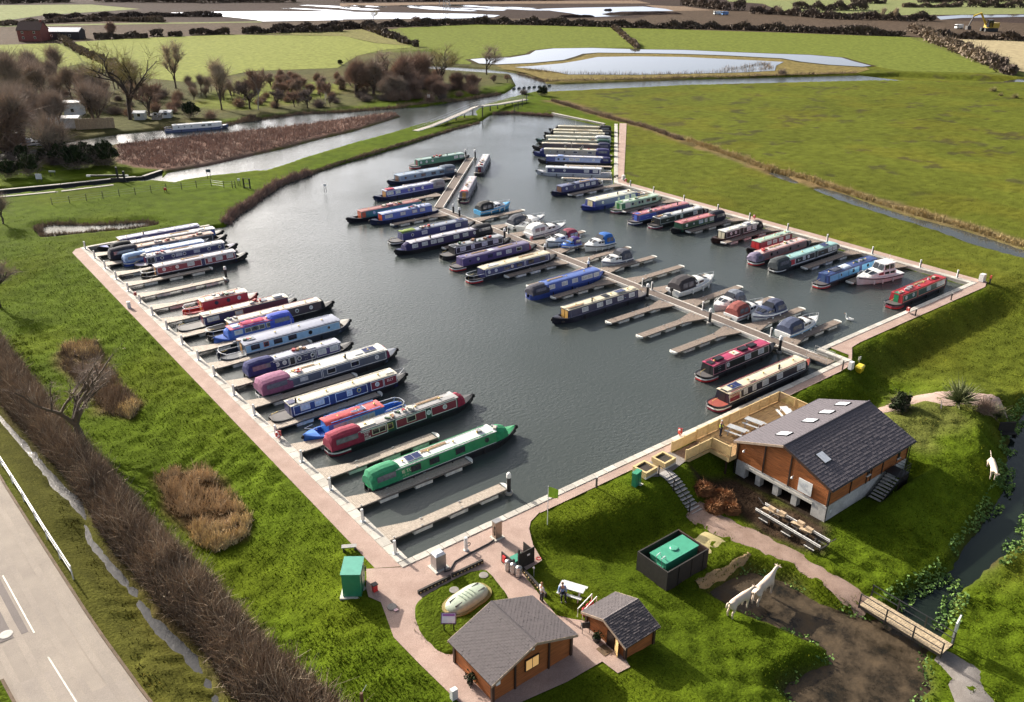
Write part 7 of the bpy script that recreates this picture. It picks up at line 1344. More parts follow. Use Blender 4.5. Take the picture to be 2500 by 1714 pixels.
for fn,x,y,kind,topN,lab in ((T1,765,240,'willow',47,'broad pale willow behind the farm field'),(T2,225,140,'oak',22,'dark tree standing before the quarry lake'),(T2,520,175,'small',36,'small bare tree on the quarry hedge'),(T2,990,150,'small',32,'bare tree on the central quarry hedge'),(T3,660,105,'grey',8,'bare tree at the earth works'),(T3,1370,140,'poplar',14,'left of the two tall hedge trees'),(T3,1450,140,'poplar',12,'right of the two tall hedge trees'),(T1,1335,22,'oak',-12,'dark tree trunk at the top edge'),(T3,560,90,'grey',8,'bare tree left of the earth works'),(T3,240,60,'grey',-5,'tall bare tree over the far hedge')):
    p = fn([(x,y)], .5)[0]; plant_tree(kind, p[0], p[1], th(p, topN), lab, 'bare trees standing in the far hedges', z=FZ-.3)
# --- the near left: tall brush along the brook, big bare tree, reeds
def brush_points(n, rng, yl, yh):
    y = rng.uniform(yl,yh,n); xr = np.interp(y,[30,38,44.5,52.8,60.9,67.5,77,79.5,93,105,118],[16.0,14.6,13.4,13.0,11.9,11.5,10.6,10.0,9.6,9.0,8.3]); xl = np.interp(y,[30,42,46.2,49.3,52.8,56.5,61,65.3,68.4,74.2,80.4,93,105,118],[12.0,10.3,10.4,10.0,9.4,9.1,8.6,8.2,8.4,8.1,7.4,6.0,5.0,4.0]); f = rng.uniform(0,1,n); return xl+(xr-xl)*f, y, f
def brush(label, yl, yh, n, hgt, m, tw, seed, nm='brushwood_hedge'):
    rng = np.random.default_rng(seed); x,y,f = brush_points(n,rng,yl,yh); prof = (.55+.45*np.sin(np.clip(f,0,1)*PI))*(.7+.6*vnoise(x,y,2.2,41)); z = height(x,y)
    d = np.stack([rng.normal(0,.55,n),rng.normal(0,.55,n),np.ones(n)],1); L_ = hgt*prof*rng.uniform(.5,1.1,n); z0 = rng.uniform(-.1,.55,n)*hgt*prof
    return tag(link(nm, quads_mesh(nm, ribbons(np.stack([x,y,z+z0],1), d, L_, rng.uniform(.5,1.3,n)*tw, .5, rng), m)), label, 'hedge', 'brushwood along the brook')
for i,(a,b) in enumerate(((30,58),(58,86),(86,118))):
    w_ = ['nearest','middle','farthest'][i]
    brush('tall brown brushwood along the brook, %s stretch'%w_, a, b, 15000, 1.55, V_BRUSH, .05, 100+i)
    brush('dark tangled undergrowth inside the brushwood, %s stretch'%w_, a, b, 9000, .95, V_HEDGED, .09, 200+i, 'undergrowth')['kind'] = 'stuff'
    brush('pale dead stems standing out of the brushwood, %s stretch'%w_, a, b, 1600, 1.9, V_TWIGP, .035, 300+i, 'dead_stems')['kind'] = 'stuff'
limb, rib = grow(97, 11.0, .75, levels=6, up=.28, nb=(2,3), trunk=.22, r0=.40, start=.8, twig_len=.7, ntw=7, tw=.024, taper=.80)
bt = empty('bare_tree', (10.6,79.3,-.95), 2.4, 'big bare tree with forked trunk standing over the roadside brushwood', 'tree'); limb.build('trunk', V_BARK, bt, True); link('crown', quads_mesh('crown', rib, V_TWIG), bt)
limb, rib = grow(93, 7.0, .8, levels=5, up=.3, nb=(3,4), trunk=.3, r0=.2, twig_len=.8, ntw=9, tw=.03)
p = ground_at(4,770,-.9); bt = empty('bare_tree', (p[0]+.3,p[1]+3,-.9), 0, 'bare tree cut by the left edge below the pond', 'tree'); limb.build('trunk', V_BARKD, bt, True); link('crown', quads_mesh('crown', rib, V_TWIG), bt)
p = ground_at(-8,560,-.3); plant_tree('grey', p[0]+1.0, p[1], 6.5, 'twiggy tree at the left edge beside the reed pond', None, z=-.4)
def reed_bed(label, poly, n, h, m, seed, w=.045, extra=None, amp=.25, nm='reed_bed'):
    rng = np.random.default_rng(seed); P = np.array(poly); x = rng.uniform(P[:,0].min(),P[:,0].max(),n*3); y = rng.uniform(P[:,1].min(),P[:,1].max(),n*3); d = sdist(x,y,poly); k = d > rng.uniform(-.2,.25,n*3); x,y,d = x[k][:n],y[k][:n],d[k][:n]; z = height(x,y)
    dens = vnoise(x,y,1.1,51) > .30; x,y,z,d = x[dens],y[dens],z[dens],d[dens]; nn = len(x)
    dv = np.stack([rng.normal(.12,amp,nn),rng.normal(-.1,amp,nn),np.ones(nn)],1); L_ = h*rng.uniform(.55,1.15,nn)*(.6+.4*np.clip(d,0,1))*(.75+.5*vnoise(x,y,1.6,52))
    return stuff(tag(link(nm, quads_mesh(nm, ribbons(np.stack([x,y,z-.05],1), dv, L_, rng.uniform(.6,1.4,nn)*w, .5, rng), m)), label, 'reeds', 'reed beds on the left bank'))
RB1 = [(14.0,69.0),(15.9,68.9),(18.0,66.9),(18.3,61.6),(18.0,57.2),(16.9,55.5),(14.5,55.6),(13.8,57.7),(13.4,63.1)]
RB2 = [(13.6,103.5),(17.3,101.6),(16.7,87.4),(17.1,82.7),(15.5,80.6),(13.3,83.6),(13.3,90.0),(12.6,97.7)]
reed_bed('tan reed bed in the grass nearest the brushwood', RB1, 4600, .95, V_REED, 1, .055); reed_bed('pale fringe of reeds round the near reed bed', [(14.2,60),(16.5,57.8),(18.2,60.5),(18.2,57.2),(16.9,55.3),(14.4,55.4),(13.4,58)], 2200, .9, V_REEDP, 2, .06)
reed_bed('dark reed bed behind the big bare tree', RB2, 5200, 1.0, V_BRUSH, 3, .055); reed_bed('pale tufts at the near end of the dark reed bed', [(15.3,80.6),(17.0,82.3),(16.6,84.2),(14.6,83.2)], 900, .95, V_REEDP, 4, .07); reed_bed('pale tufts at the far end of the dark reed bed', [(13.8,103.2),(17.2,101.4),(16.6,97),(14,98)], 1200, .95, V_REEDP, 5, .07)
# russet reeds of the river island, and reeds along the banks
ISL = C11([(1080,600),(1700,520),(2324,460)])+C10([(600,400),(1000,340),(1370,298),(1400,315),(1000,440),(700,505),(360,600),(0,675)])+C11([(1900,755),(1500,815),(1240,790),(1090,720)])
reed_bed('russet dead reeds covering the river island', ISL, 14000, .9, V_REEDR, 6, .13, nm='island_reeds')
def bank_reeds(label, line, n, h, w, m, seed, z=0.0):
    rng = np.random.default_rng(seed); P = np.array(line); seg = np.linalg.norm(np.diff(P,axis=0),axis=1); cs = np.concatenate([[0],np.cumsum(seg)]); t = rng.uniform(0,cs[-1],n); i = np.clip(np.searchsorted(cs,t)-1,0,len(seg)-1); f = (t-cs[i])/seg[i]; c = P[i]+(P[i+1]-P[i])*f[:,None]+rng.normal(0,w*.4,(n,2)); zz = np.maximum(height(c[:,0],c[:,1]),z-.05)
    clump = .45+.9*vnoise(c[:,0],c[:,1],1.4,55)
    return stuff(tag(link('bank_reeds', quads_mesh('bank_reeds', ribbons(np.stack([c[:,0],c[:,1],zz],1), np.stack([rng.normal(0,.35,n),rng.normal(0,.35,n),np.ones(n)],1), h*rng.uniform(.5,1.1,n)*clump, np.full(n,.09), .5, rng), m)), label, 'reeds'))
bank_reeds('brown reeds along the marina bank below the fence', C10([(590,845),(300,950),(150,1050),(0,1165)])+C11([(2180,1190),(2060,1310)]), 6500, .95, .9, V_REEDR, 11)
bank_reeds('thin brown edge of reeds along the green embankment', C10([(2140,375),(1900,440),(1500,565),(1100,685),(830,765),(590,848)]), 4500, .5, .35, V_BRUSH, 12)
bank_reeds('brown reeds under the far marina bank', C9([(20,128),(230,120),(460,138),(640,150)]), 3500, .8, .6, V_REEDR, 13)
bank_reeds('rough brown bank below the wood', C11([(1500,440),(2090,395),(2324,340)])+C10([(0,365),(500,295),(900,278),(1400,240),(1950,175),(2324,115)]), 9000, .8, 1.2, V_BRUSH, 14)
bank_reeds('rushes round the left reed pond', POND+POND[:1], 3500, .7, .7, V_BRUSH, 15, -.1)
bank_reeds('tan grass strip along the meadow ditch', M1([(0,280),(300,385),(560,480),(800,540),(950,590)]), 6000, .9, 1.2, V_STRAW, 16)
bank_reeds('tan grass bank beyond the meadow ditch', M1([(880,575),(1100,640),(1300,710),(1600,800),(1900,880),(2324,1020),(2600,1100)]), 6000, .8, .9, V_STRAW, 17)
bank_reeds('brown rough strip in the far meadow', C9([(640,0),(1000,115),(1350,215),(1650,290),(2000,420)]), 6000, .8, 1.0, V_BRUSH, 18)
bank_reeds('dark rushes on the near edge of the lagoon isle', T2([(1200,500),(1400,560),(1700,552),(2324,535)])+T3([(300,530),(700,518),(1190,503)]), 3500, 1.0, 1.2, V_BRUSH, 19)
bank_reeds('dark rushes standing in the inner lagoon', T2([(1240,480),(1540,512),(2000,515),(2324,510)])+T3([(200,500),(400,495),(620,470),(560,440),(420,470),(300,480)]), 1500, 1.4, 2.2, V_BRUSH, 20, LW)
# mossy verge and weeds
def tufts(label, sel, n, h, w, seed, m=None, nm='grass_tufts', tint=(1,1,1)):
    rng = np.random.default_rng(seed); x0,x1,y0,y1,test = sel; x = rng.uniform(x0,x1,n); y = rng.uniform(y0,y1,n); k = test(x,y); x,y = x[k],y[k]; ix = np.clip(np.searchsorted(GX,x),0,nx-1); iy = np.clip(np.searchsorted(GY,y),0,ny-1); id_ = iy*nx+ix; ok = (hard[id_] < .3); x,y,id_ = x[ok],y[ok],id_[ok]; z = gz[id_]; c = np.clip(colr[id_]*np.array(tint),0,1)*rng.uniform(.5,1.6,(len(x),1)); c[:,0] *= rng.uniform(.85,1.3,len(x))
    nn = len(x); q = ribbons(np.stack([x,y,z-.05],1), np.stack([rng.normal(0,.7,nn),rng.normal(0,.7,nn),np.ones(nn)],1), h*rng.uniform(.5,1.4,nn), np.full(nn,w)*rng.uniform(.6,1.4,nn), .6, rng, .1)
    return stuff(tag(link(nm, quads_mesh(nm, q, M_GROUND, np.concatenate([c,c]))), label, 'grass'))
wet = lambda x,y: (sdist(x,y,STREAM) < -.2)&(sdist(x,y,WEST_DITCH) < -.1)
tufts('tussocky grass blades on the left bank', (3,40,30,165,lambda x,y: ((x < 22.6)|(y > 137))&(x > np.interp(y,[30,44,60,80,105],[15,13.5,12,10.3,9.0]))&wet(x,y)&(RNG.random(len(x)) < np.clip((165-y)/65,0,1))&(sdist(x,y,BASIN) < -.3)&(sdist(x,y,POND) < -.2)), 190000, .15, .05, 61)
tufts('grass blades on the lawns round the huts', (14,60,12,43,lambda x,y: wet(x,y)&(relief(x,y) > -2.3)), 100000, .13, .045, 62)
tufts('grass blades on the mound and lawns by the brook', (56,125,14,46,lambda x,y: wet(x,y)), 80000, .13, .055, 63)
tufts('rough grass on the roadside verge', (4,11,32,110,lambda x,y: (x > rx(y)+.25)&(sdist(x,y,WEST_DITCH) < -.05)), 26000, .16, .07, 64, tint=(1.2,1.1,.9))
tufts('rough meadow grass right of the marina', (118,180,20,130,lambda x,y: RNG.random(len(x)) < np.clip((205-x-.3*y)/70,0,1)), 50000, .12, .07, 65)
M_WEED = V_WEED
rng = np.random.default_rng(5); n = 34000; x = rng.uniform(47,95,n); y = rng.uniform(14.5,30,n); d = sdist(x,y,STREAM); k = (d > -.9)&(d < .75)&(vnoise(x,y,1.6,71) > .40)&(x > 49.5); x,y,d = x[k],y[k],d[k]
stuff(tag(link('water_weed', quads_mesh('water_weed', leafquads(np.stack([x,y,np.maximum(height(x,y),-2.2)+rng.uniform(.02,.28,len(x))],1), rng.uniform(.10,.26,len(x)), rng, .5), V_WEED)), 'bright green water weed along the right hand brook', 'water plants'))
x = rng.uniform(37,49,4000); y = rng.uniform(14,31,4000); d = sdist(x,y,STREAM); k = (d > -.5)&(d < .35)&(vnoise(x,y,1.3,72) > .45); x,y = x[k],y[k]
stuff(tag(link('water_weed', quads_mesh('water_weed', leafquads(np.stack([x,y,np.maximum(height(x,y),-2.2)+rng.uniform(.02,.22,len(x))],1), rng.uniform(.10,.24,len(x)), rng, .5), V_WEED)), 'green weed round the muddy hollow', 'water plants'))
# ------------------------------------------------------------------ things round the quay, nearest first
PLASTIC_G = paint((.03,.24,.13)); STEEL = mat('brushed_steel', (.42,.41,.40), .35, .1, 5, metal=.7); DARKWOOD = mat('black_timber', (.022,.018,.016), .8, .3, 4); RUST = mat('dark_iron', (.05,.042,.038), .6, .3, 4)
def thing(name, x, y, z, label, cat, rz=0, group=None): return empty(name, (x,y,z), rz, label, cat, group)
sh = thing('steel_kiosk', 20.28, 43.95, .35, 'green steel kiosk on a pale slab at the edge of the gravel', 'kiosk', R(-37.3))
MB().box(-.64,.64,-.86,.86,.12,2.02).build('body', PLASTIC_G, sh); MB().hexa([(-.70,-.92,2.02),(.70,-.92,2.02),(.70,.92,2.12),(-.70,.92,2.12)],[(-.70,-.92,2.07),(.70,-.92,2.07),(.70,.92,2.18),(-.70,.92,2.18)]).build('roof', paint((.10,.36,.27)), sh); MB().box(-.85,.95,-1.05,1.0,-.5,.12).build('slab', M_CONC, sh)
MB().box(.65,.69,-.5,.4,.25,1.85).build('door', paint((.02,.17,.09)), sh); MB().box(.69,.74,.25,.30,1.0,1.12).build('handle', CHROME, sh); MB().box(.72,.80,.55,.75,1.2,1.5).build('socket_box', POSTB, sh)
rb_ = thing('fire_point', 21.25, 42.75, .55, 'red box on the path beside the green kiosk', 'box'); MB().box(-.16,.16,-.14,.14,0,.55).build('box', paint((.60,.04,.04)), rb_); MB().box(-.2,.2,-.18,.18,.55,.62).build('lid', POSTB, rb_)
bn = thing('bench', 22.0, 47.9, .45, 'dark bench on the grass above the green kiosk', 'bench', R(-30)); MB().box(-.55,.55,-.2,.2,.38,.44).build('seat', mat('grey_planks', (.30,.29,.28), .7, .2), bn)
for x in (-.42,.42): MB().box(x-.05,x+.05,-.18,.18,-.1,.38).build('leg', RUST, bn)
for x,y,lb in ((21.35,40.6,'dark round cover in the grass beside the path'),(25.6,39.35,'grey round cover on the small lawn near its middle'),(28.15,39.35,'pale round cover at the far right of the small lawn')):
    tag(MB().lathe((x,y,hz(x,y)+.10 if x < 22 else PZ+.12), [(.34,-.1),(.34,.02),(.28,.03)], 14).build('manhole_cover', mat('cast_iron', (.1,.1,.1))), lb, 'manhole cover')
sg_ = thing('notice', 21.4, 40.15, .5, 'small pink and white notice lying by the dark round cover', 'notice'); MB().box(-.14,.14,-.1,.1,.1,.14).build('board', paint((.7,.45,.48)), sg_)
# pumps on the bottom quay
pm = thing('pump_out_unit', 26.15, 42.15, .55, 'squat steel pump unit with a domed lid on the quay', 'pump', 0); MB().box(-.42,.42,-.38,.38,.08,1.25).build('cabinet', STEEL, pm); MB().hexa([(-.42,-.38,1.25),(.42,-.38,1.25),(.42,.38,1.25),(-.42,.38,1.25)],[(-.28,-.24,1.42),(.28,-.24,1.42),(.28,.24,1.42),(-.28,.24,1.42)]).build('lid', paint((.62,.66,.72)), pm); MB().box(-.6,.6,-.55,.55,-.05,.08).build('plinth', M_CONC, pm)
MB().tube([(.47,.1,1.2),(.55,.1,.9),(.5,.0,.5),(.55,.12,.7),(.48,.15,1.1)], .05, 6).build('hose_coil', POSTB, pm)
pm = thing('fuel_pump', 31.6, 42.35, .55, 'tall brown steel fuel pump on a pale plinth by the quay', 'pump', 0); MB().box(-.3,.3,-.22,.22,.08,1.5).build('cabinet', mat('bronze_steel', (.36,.27,.21), .35, .1, metal=.6), pm); MB().box(-.32,.32,-.24,.24,1.5,1.58).build('cap', STEEL, pm); MB().box(-.45,.45,-.36,.36,-.05,.08).build('plinth', M_CONC, pm); MB().tube([(-.33,-.1,1.2),(-.38,-.1,.7),(-.33,-.1,.4),(-.38,-.15,.8)], .035, 6).build('nozzle_hose', POSTB, pm)
pm = thing('water_point', 28.85, 42.55, .55, 'slim pale water point with a coiled hose between the two pumps', 'water point'); MB().lathe((0,0,0), [(.2,0),(.2,.04),(.14,.05),(.14,1.05),(.16,1.06),(.12,1.15)], 10).build('post', POSTW, pm); torus(.14,.04,14,5).build('hose_reel', POSTB, pm).matrix_local = Matrix.Translation((.22,-.05,.45)) @ Matrix.Rotation(R(90),4,'X')
tag(MB().tube([(26.6,42.0,.62),(26.2,41.4,.60),(26.6,41.35,.60),(27.4,41.9,.60),(28.4,42.0,.60),(29.5,42.05,.60),(30.6,42.1,.60),(31.2,42.2,.62)], .055, 6).build('hose', POSTB), 'black hose lying on the gravel between the pumps', 'hose')
# log edgings
for pts,lb in (([(23.45,40.62),(26.15,40.62)],'left length of dark timber edging above the small lawn'),([(26.3,40.66),(29.0,40.62)],'right length of dark timber edging above the small lawn'),([(30.75,38.2),(30.3,35.0)],'dark timber edging beside the path to the hut')):
    a,b = map(Vector,pts); o = thing('timber_edging', (a.x+b.x)/2,(a.y+b.y)/2,.55,lb,'edging', math.atan2((b-a).y,(b-a).x)); L_ = (b-a).length; MB().box(-L_/2,L_/2,-.08,.08,-.1,.30).build('rail', DARKWOOD, o)
    n = int(L_/.3)
    for i in range(n): MB().box(-L_/2+.1+i*.3,-L_/2+.2+i*.3,-.12,-.08,.10,.17).build('peg', M_PINE, o)
# treatment tank dome
tk = thing('tank_dome', 25.75, 38.0, PZ+.05, 'pale green oval plastic tank dome on the small lawn', 'tank', R(8)); q = []
for f,z in ((1.0,0),(1.0,.22),(.93,.38),(.75,.50),(.35,.56),(.02,.57)): q.append([(1.72*f*math.copysign(abs(math.cos(a))**.6,math.cos(a)), .84*f*math.copysign(abs(math.sin(a))**.8,math.sin(a)), z) for a in np.linspace(0,2*PI,33)[:-1]])
TKM = mat('pale_green_plastic', (.40,.46,.36), .25, .1, 3); MB().loft(q, closed=True).build('dome', TKM, tk, True)
for x in (-.45,-.15,.15,.45): MB().loft([[(x-.04,.78*math.sin(a),.12+.46*math.cos(a)),(x+.04,.78*math.sin(a),.12+.46*math.cos(a)),(x+.04,.78*math.sin(a),.16+.47*math.cos(a)),(x-.04,.78*math.sin(a),.16+.47*math.cos(a))] for a in np.linspace(-1.35,1.35,9)], closed=True, cap=True).build('rib', paint((.30,.36,.28)), tk)
for x in (-1.05,1.05):
    for y in (-.32,.32): MB().cbox((x,y,.50),(.62,.07,.07)).build('lifting_handle', RUST, tk)
ring = [(1.95*math.copysign(abs(math.cos(a))**.6,math.cos(a)),1.05*math.copysign(abs(math.sin(a))**.8,math.sin(a))) for a in np.linspace(0,2*PI,29)[:-1]]
mb = MB(); mb.prism([(25.75+x*math.cos(R(8))-y*math.sin(R(8)),38.0+x*math.sin(R(8))+y*math.cos(R(8))) for x,y in ring], PZ-.1, PZ+.17); tag(mb.build('straw_ring', gravel_mat('dry_turf', (.34,.26,.12), (.20,.17,.06), 3)), kind='structure')
ib = thing('information_board', 23.15, 36.35, PZ+.05, 'tilted information board with purple frame on the small lawn', 'sign', R(-38))
for x in (-.32,.32): MB().box(x-.04,x+.04,-.03,.03,0,.95).build('leg', POSTB, ib)
MB().hexa([(-.5,-.28,.82),(.5,-.28,.82),(.5,.28,1.28),(-.5,.28,1.28)],[(-.5,-.31,.86),(.5,-.31,.86),(.5,.25,1.32),(-.5,.25,1.32)]).build('frame', paint((.10,.03,.14)), ib); pn = MB().hexa([(-.44,-.268,.90),(.44,-.268,.90),(.44,.20,1.285),(-.44,.20,1.285)],[(-.44,-.275,.91),(.44,-.275,.91),(.44,.193,1.295),(-.44,.193,1.295)]).build('panel', paint((.62,.68,.74)), ib)
MB().hexa([(-.40,.06,1.185),(.40,.06,1.185),(.40,.17,1.275),(-.40,.17,1.275)],[(-.40,.056,1.192),(.40,.056,1.192),(.40,.166,1.282),(-.40,.166,1.282)]).build('heading_strip', paint((.30,.12,.40)), pn)
# refuse enclosure with three steel barrels
en = thing('refuse_enclosure', 31.05, 38.9, .55, 'black boarded refuse enclosure with a tall gate beside the gravel', 'enclosure', R(0))
MB().box(-.95,-.88,-.45,.95,0,.95).build('side_panel', DARKWOOD, en); MB().box(-.45,.98,-.50,-.43,0,1.35).build('tall_panel', DARKWOOD, en); MB().box(.92,.98,-.43,.75,0,1.05).build('side_panel', DARKWOOD, en); MB().box(-.95,-.82,-.5,-.38,0,1.1).build('gate_post', DARKWOOD, en); MB().box(-.5,-.38,-.54,-.40,0,1.75).build('gate_post', DARKWOOD, en); MB().box(-.6,.4,-.2,.5,.0,.55).build('bin_lid', paint((.06,.30,.20)), en); MB().box(.3,.55,-.52,-.50,.85,1.0).build('notice', paint(WHITE), en); MB().box(-1.12,-.97,.35,.65,.35,.85).build('fire_box', paint((.6,.04,.04)), en)
tag(torus(.16,.05,14,5).build('hose_reel', paint((.5,.05,.05))), 'red hose reel on the right end of the black enclosure', 'hose reel').location = (32.35,38.3,.75)
br_ = (MB().lathe((0,0,0), [(.22,0),(.24,.05),(.24,.75),(.21,.82),(.08,.90)], 12).mesh('barrel', STEEL), MB().lathe((0,0,0), [(.245,.25),(.25,.28),(.245,.31)], 12).mesh('hoop', CHROME))
for (x,y),lb in zip(((29.95,38.85),(30.05,38.35),(30.15,37.85)),('farthest steel barrel by the black enclosure','middle steel barrel by the black enclosure','nearest steel barrel by the black enclosure')):
    o = thing('barrel', x, y, .55, lb, 'barrel', 0, 'three steel barrels'); link('drum', br_[0], o); link('hoop', br_[1], o); link('hoop', br_[1], o, (0,0,.28))
lp = thing('marker_post', 31.0, 37.2, .5, 'thin white topped marker post in front of the enclosure', 'post'); MB().tube([(0,0,0),(0,0,.75)], .025, 5).build('stem', CHROME, lp); MB().lathe((0,0,.72), [(.06,0),(.08,.08),(.03,.15)], 8).build('top', POSTW, lp)
# flag
fl = thing('flagpole', 35.75, 41.35, hz(35.75,41.35), 'white pole flying a lime green flag beside the quay path', 'flagpole'); MB().tube([(0,0,0),(0,0,3.6)], .035, 6, .025).build('pole', POSTW, fl)
q = [[(.03+1.0*u*.8*math.cos(R(-38)), .8*u*math.sin(R(-38))+.08*math.sin(u*7+v), 3.5-.95*v-.28*u*u*(1-v*.6)-.0*u) for v in np.linspace(0,1,6)] for u in np.linspace(0,1,9)]
MB().loft(q).build('flag', mat('lime_cloth', (.42,.66,.05), .8, .1, 2), fl, True)
# steps, planters, cabinet
st = thing('timber_steps', 48.25, 38.9, -.4, 'long flight of grey timber steps down the dark bank', 'steps')
for i in range(14):
    y = 40.75-i*.29; z = hz(48.25,y)+.12; MB().box(-.62,.62,y-38.9-.17,y-38.9+.13,z+.34,z+.40).build('tread', mat('grey_sleeper', (.36,.34,.32), .8, .25), st); MB().box(-.6,.6,y-38.9+.09,y-38.9+.12,z+.14,z+.34).build('riser', DARKWOOD, st)
hl = [(-.66,y-38.9,hz(48.25,y)+1.45) for y in (40.75,39.9,39.0,38.1,37.1)]; MB().tube(hl, .03, 5).build('handrail', DARKWOOD, st)
for p in hl[::2]: MB().box(-.70,-.62,p[1]-.04,p[1]+.04,p[2]-1.1,p[2]).build('rail_post', DARKWOOD, st)
def planter(x, y, label):
    o = thing('planter', x, y, PZ+.03, label, 'planter', R(4), 'sleeper planters'); 
    for z in (0,.22,.44):
        for s in (-1,1): MB().box(-.75,.75,s*.66-.09,s*.66+.09,z,z+.205).build('sleeper', M_PINE if z else M_CONC, o); MB().box(s*.66-.09,s*.66+.09,-.56,.56,z,z+.205).build('sleeper', M_PINE, o)
    MB().box(-.56,.56,-.56,.56,.0,.52).build('soil', mat('soil', (.04,.03,.022), .95, .4, 6), o)
planter(49.25,41.75,'square timber planter by the foot of the terrace ramp'); planter(46.9,41.7,'square timber planter beside the green cabinet')
gc = thing('service_cabinet', 45.1, 40.95, .42, 'tall green service cabinet on a pale slab above the bank', 'cabinet', R(12)); MB().box(-.42,.42,-.2,.2,.08,1.35).build('body', PLASTIC_G, gc); MB().box(-.45,.45,-.24,.24,1.35,1.42).build('lid', paint((.06,.30,.17)), gc); MB().box(-.55,.55,-.4,.4,-.4,.08).build('slab', M_CONC, gc); MB().box(-.01,.01,-.215,-.2,.12,1.3).build('door_seam', POSTB, gc)
# fuel tank in its black pen
tp_ = thing('tank_pen', 41.3, 33.3, -1.2, 'black boarded pen round the green tank', 'enclosure')
MB().box(-2.25,-2.15,-1.55,1.5,-.6,1.55).build('side_panel', DARKWOOD, tp_); MB().box(2.15,2.25,-1.55,1.5,-.6,1.55).build('side_panel', mat('brown_black_timber', (.05,.025,.02), .7, .3), tp_); MB().box(-2.15,2.15,-1.55,-1.45,-.6,1.55).build('front_panel', DARKWOOD, tp_); MB().box(-2.15,2.15,1.40,1.5,-.6,1.55).build('back_panel', DARKWOOD, tp_); MB().box(-2.15,2.15,-1.45,1.4,-.6,.05).build('floor', POSTB, tp_)
for x in (-1.0,.4,1.7): MB().box(x-.04,x+.04,-1.60,-1.55,-.6,1.5).build('batten', DARKWOOD, tp_)
ft = thing('fuel_tank', 41.5, 33.35, -1.1, 'green steel fuel tank with a round hatch inside the black pen', 'tank'); MB().hexa([(-1.75,-.8,.05),(1.75,-.8,.05),(1.75,.8,.05),(-1.75,.8,.05)],[(-1.75,-.8,1.35),(1.75,-.8,1.35),(1.75,.8,1.35),(-1.75,.8,1.35)]).build('body', paint((.04,.25,.15)), ft)
MB().box(-1.8,1.8,-.84,.84,1.35,1.42).build('top_plate', paint((.07,.33,.21)), ft); MB().lathe((0,.05,1.42), [(.32,0),(.32,.06),(.28,.09)], 16).build('hatch', paint((.09,.36,.24)), ft); MB().box(-2.0,-1.75,-.6,.1,.85,.95).build('step', paint((.06,.32,.2)), ft)
for y in (-.5,0): MB().tube([(-1.9,y,.95),(-1.95,y,1.75),(-1.6,y,1.85),(-1.45,y,1.42)], .03, 5).build('grab_rail', CHROME, ft)
strip('mown_patch', [((43.6,33.5),1.4),((45.2,33.6),1.5),((47.0,33.9),1.0)], gravel_mat('pale_sand', (.50,.42,.22), (.42,.35,.17), 1.2), .10); strip('sand_strip', [((41.6,31.0),.35),((43.6,30.9),.5),((45.2,30.8),.4),((47.4,30.8),.3)], gravel_mat('sand', (.40,.28,.15), (.32,.22,.12), 1.2), .10)
# brushwood bales and the old wagon by the building
rng2 = np.random.default_rng(8)
def bale(x, y, r, label):
    n = 1500; a = rng2.uniform(0,2*PI,n); e = rng2.uniform(0,1.5,n); c = np.stack([np.cos(a)*np.cos(e)*r*.8,np.sin(a)*np.cos(e)*r*.8,np.sin(e)*r*.75],1); z = hz(x,y); tan = np.stack([-np.sin(a),np.cos(a),rng2.normal(0,.35,n)],1)
    o = tag(link('brush_bale', quads_mesh('brush_bale', ribbons(c,tan,rng2.uniform(.25,.6,n),np.full(n,.07),.4,rng2), veg_mat('dry_bracken', (.36,.17,.07), (.14,.06,.03), sc=2)), None, (x,y,z)), label, 'brush heap', 'brush heaps by the timber building'); return o
bale(51.2,36.6,1.25,'largest russet brush heap beside the steps'); bale(50.3,38.0,.9,'russet brush heap under the terrace edge'); bale(49.7,36.2,.95,'russet brush heap nearest the steps foot'); bale(50.7,35.3,.9,'russet brush heap nearest the gravel path')
wg = thing('flat_wagon', 52.1, 30.4, -1.42, 'long old flat wagon frame with pale boards lying across it', 'wagon', R(-91))
WHT = mat('flaking_white', (.62,.60,.57), .7, .35, 6)
for y in (-.55,.55): MB().box(-3.1,3.1,y-.06,y+.06,.62,.78).build('side_beam', RUST, wg); MB().tube([(-3.1,y*1.12,.98),(3.1,y*1.12,.98)], .05, 6).build('side_rail', WHT, wg); MB().tube([(-3.1,y*1.12,.84),(3.1,y*1.12,.84)], .04, 6).build('side_rail', WHT, wg)
for x in np.linspace(-3.05,3.05,8): MB().box(x-.05,x+.05,-.6,.6,.55,.66).build('cross_beam', RUST, wg)
for x in (-2.2,0,2.2):
    MB().box(x-.35,x+.35,-.62,-.52,.05,.6).build('leaf_spring', RUST, wg); MB().tube([(x,-.7,.25),(x,.7,.25)], .07, 6).build('axle', RUST, wg)
    for y in (-.68,.68): MB().tube([(x-.45,y,.32),(x+.45,y,.32)], .035, 5).build('step_bar', WHT, wg)
for x,s in ((-2.3,-.1),(-1.4,.05),(.3,.15),(1.2,.0)):
    MB().hexa([(x-.5,-.1+s,.95),(x+.5,.1+s,.95),(x+.45,.45+s,.95),(x-.5,.25+s,.95)],[(x-.5,-.1+s,1.0),(x+.5,.1+s,1.05),(x+.45,.45+s,1.05),(x-.5,.25+s,1.0)]).build('board', mat('ply_board', (.46,.34,.22), .7, .2), wg); MB().box(x-.08,x+.5,.15+s,.45+s,1.05,1.28).build('board', mat('ply_board', (.46,.34,.22)), wg)
MB().tube([(-3.1,.5,.8),(-3.9,.75,1.0)], .04, 5).build('draw_bar', RUST, wg); MB().tube([(3.1,.5,.8),(3.5,.7,1.35)], .04, 5).build('lever', RUST, wg)
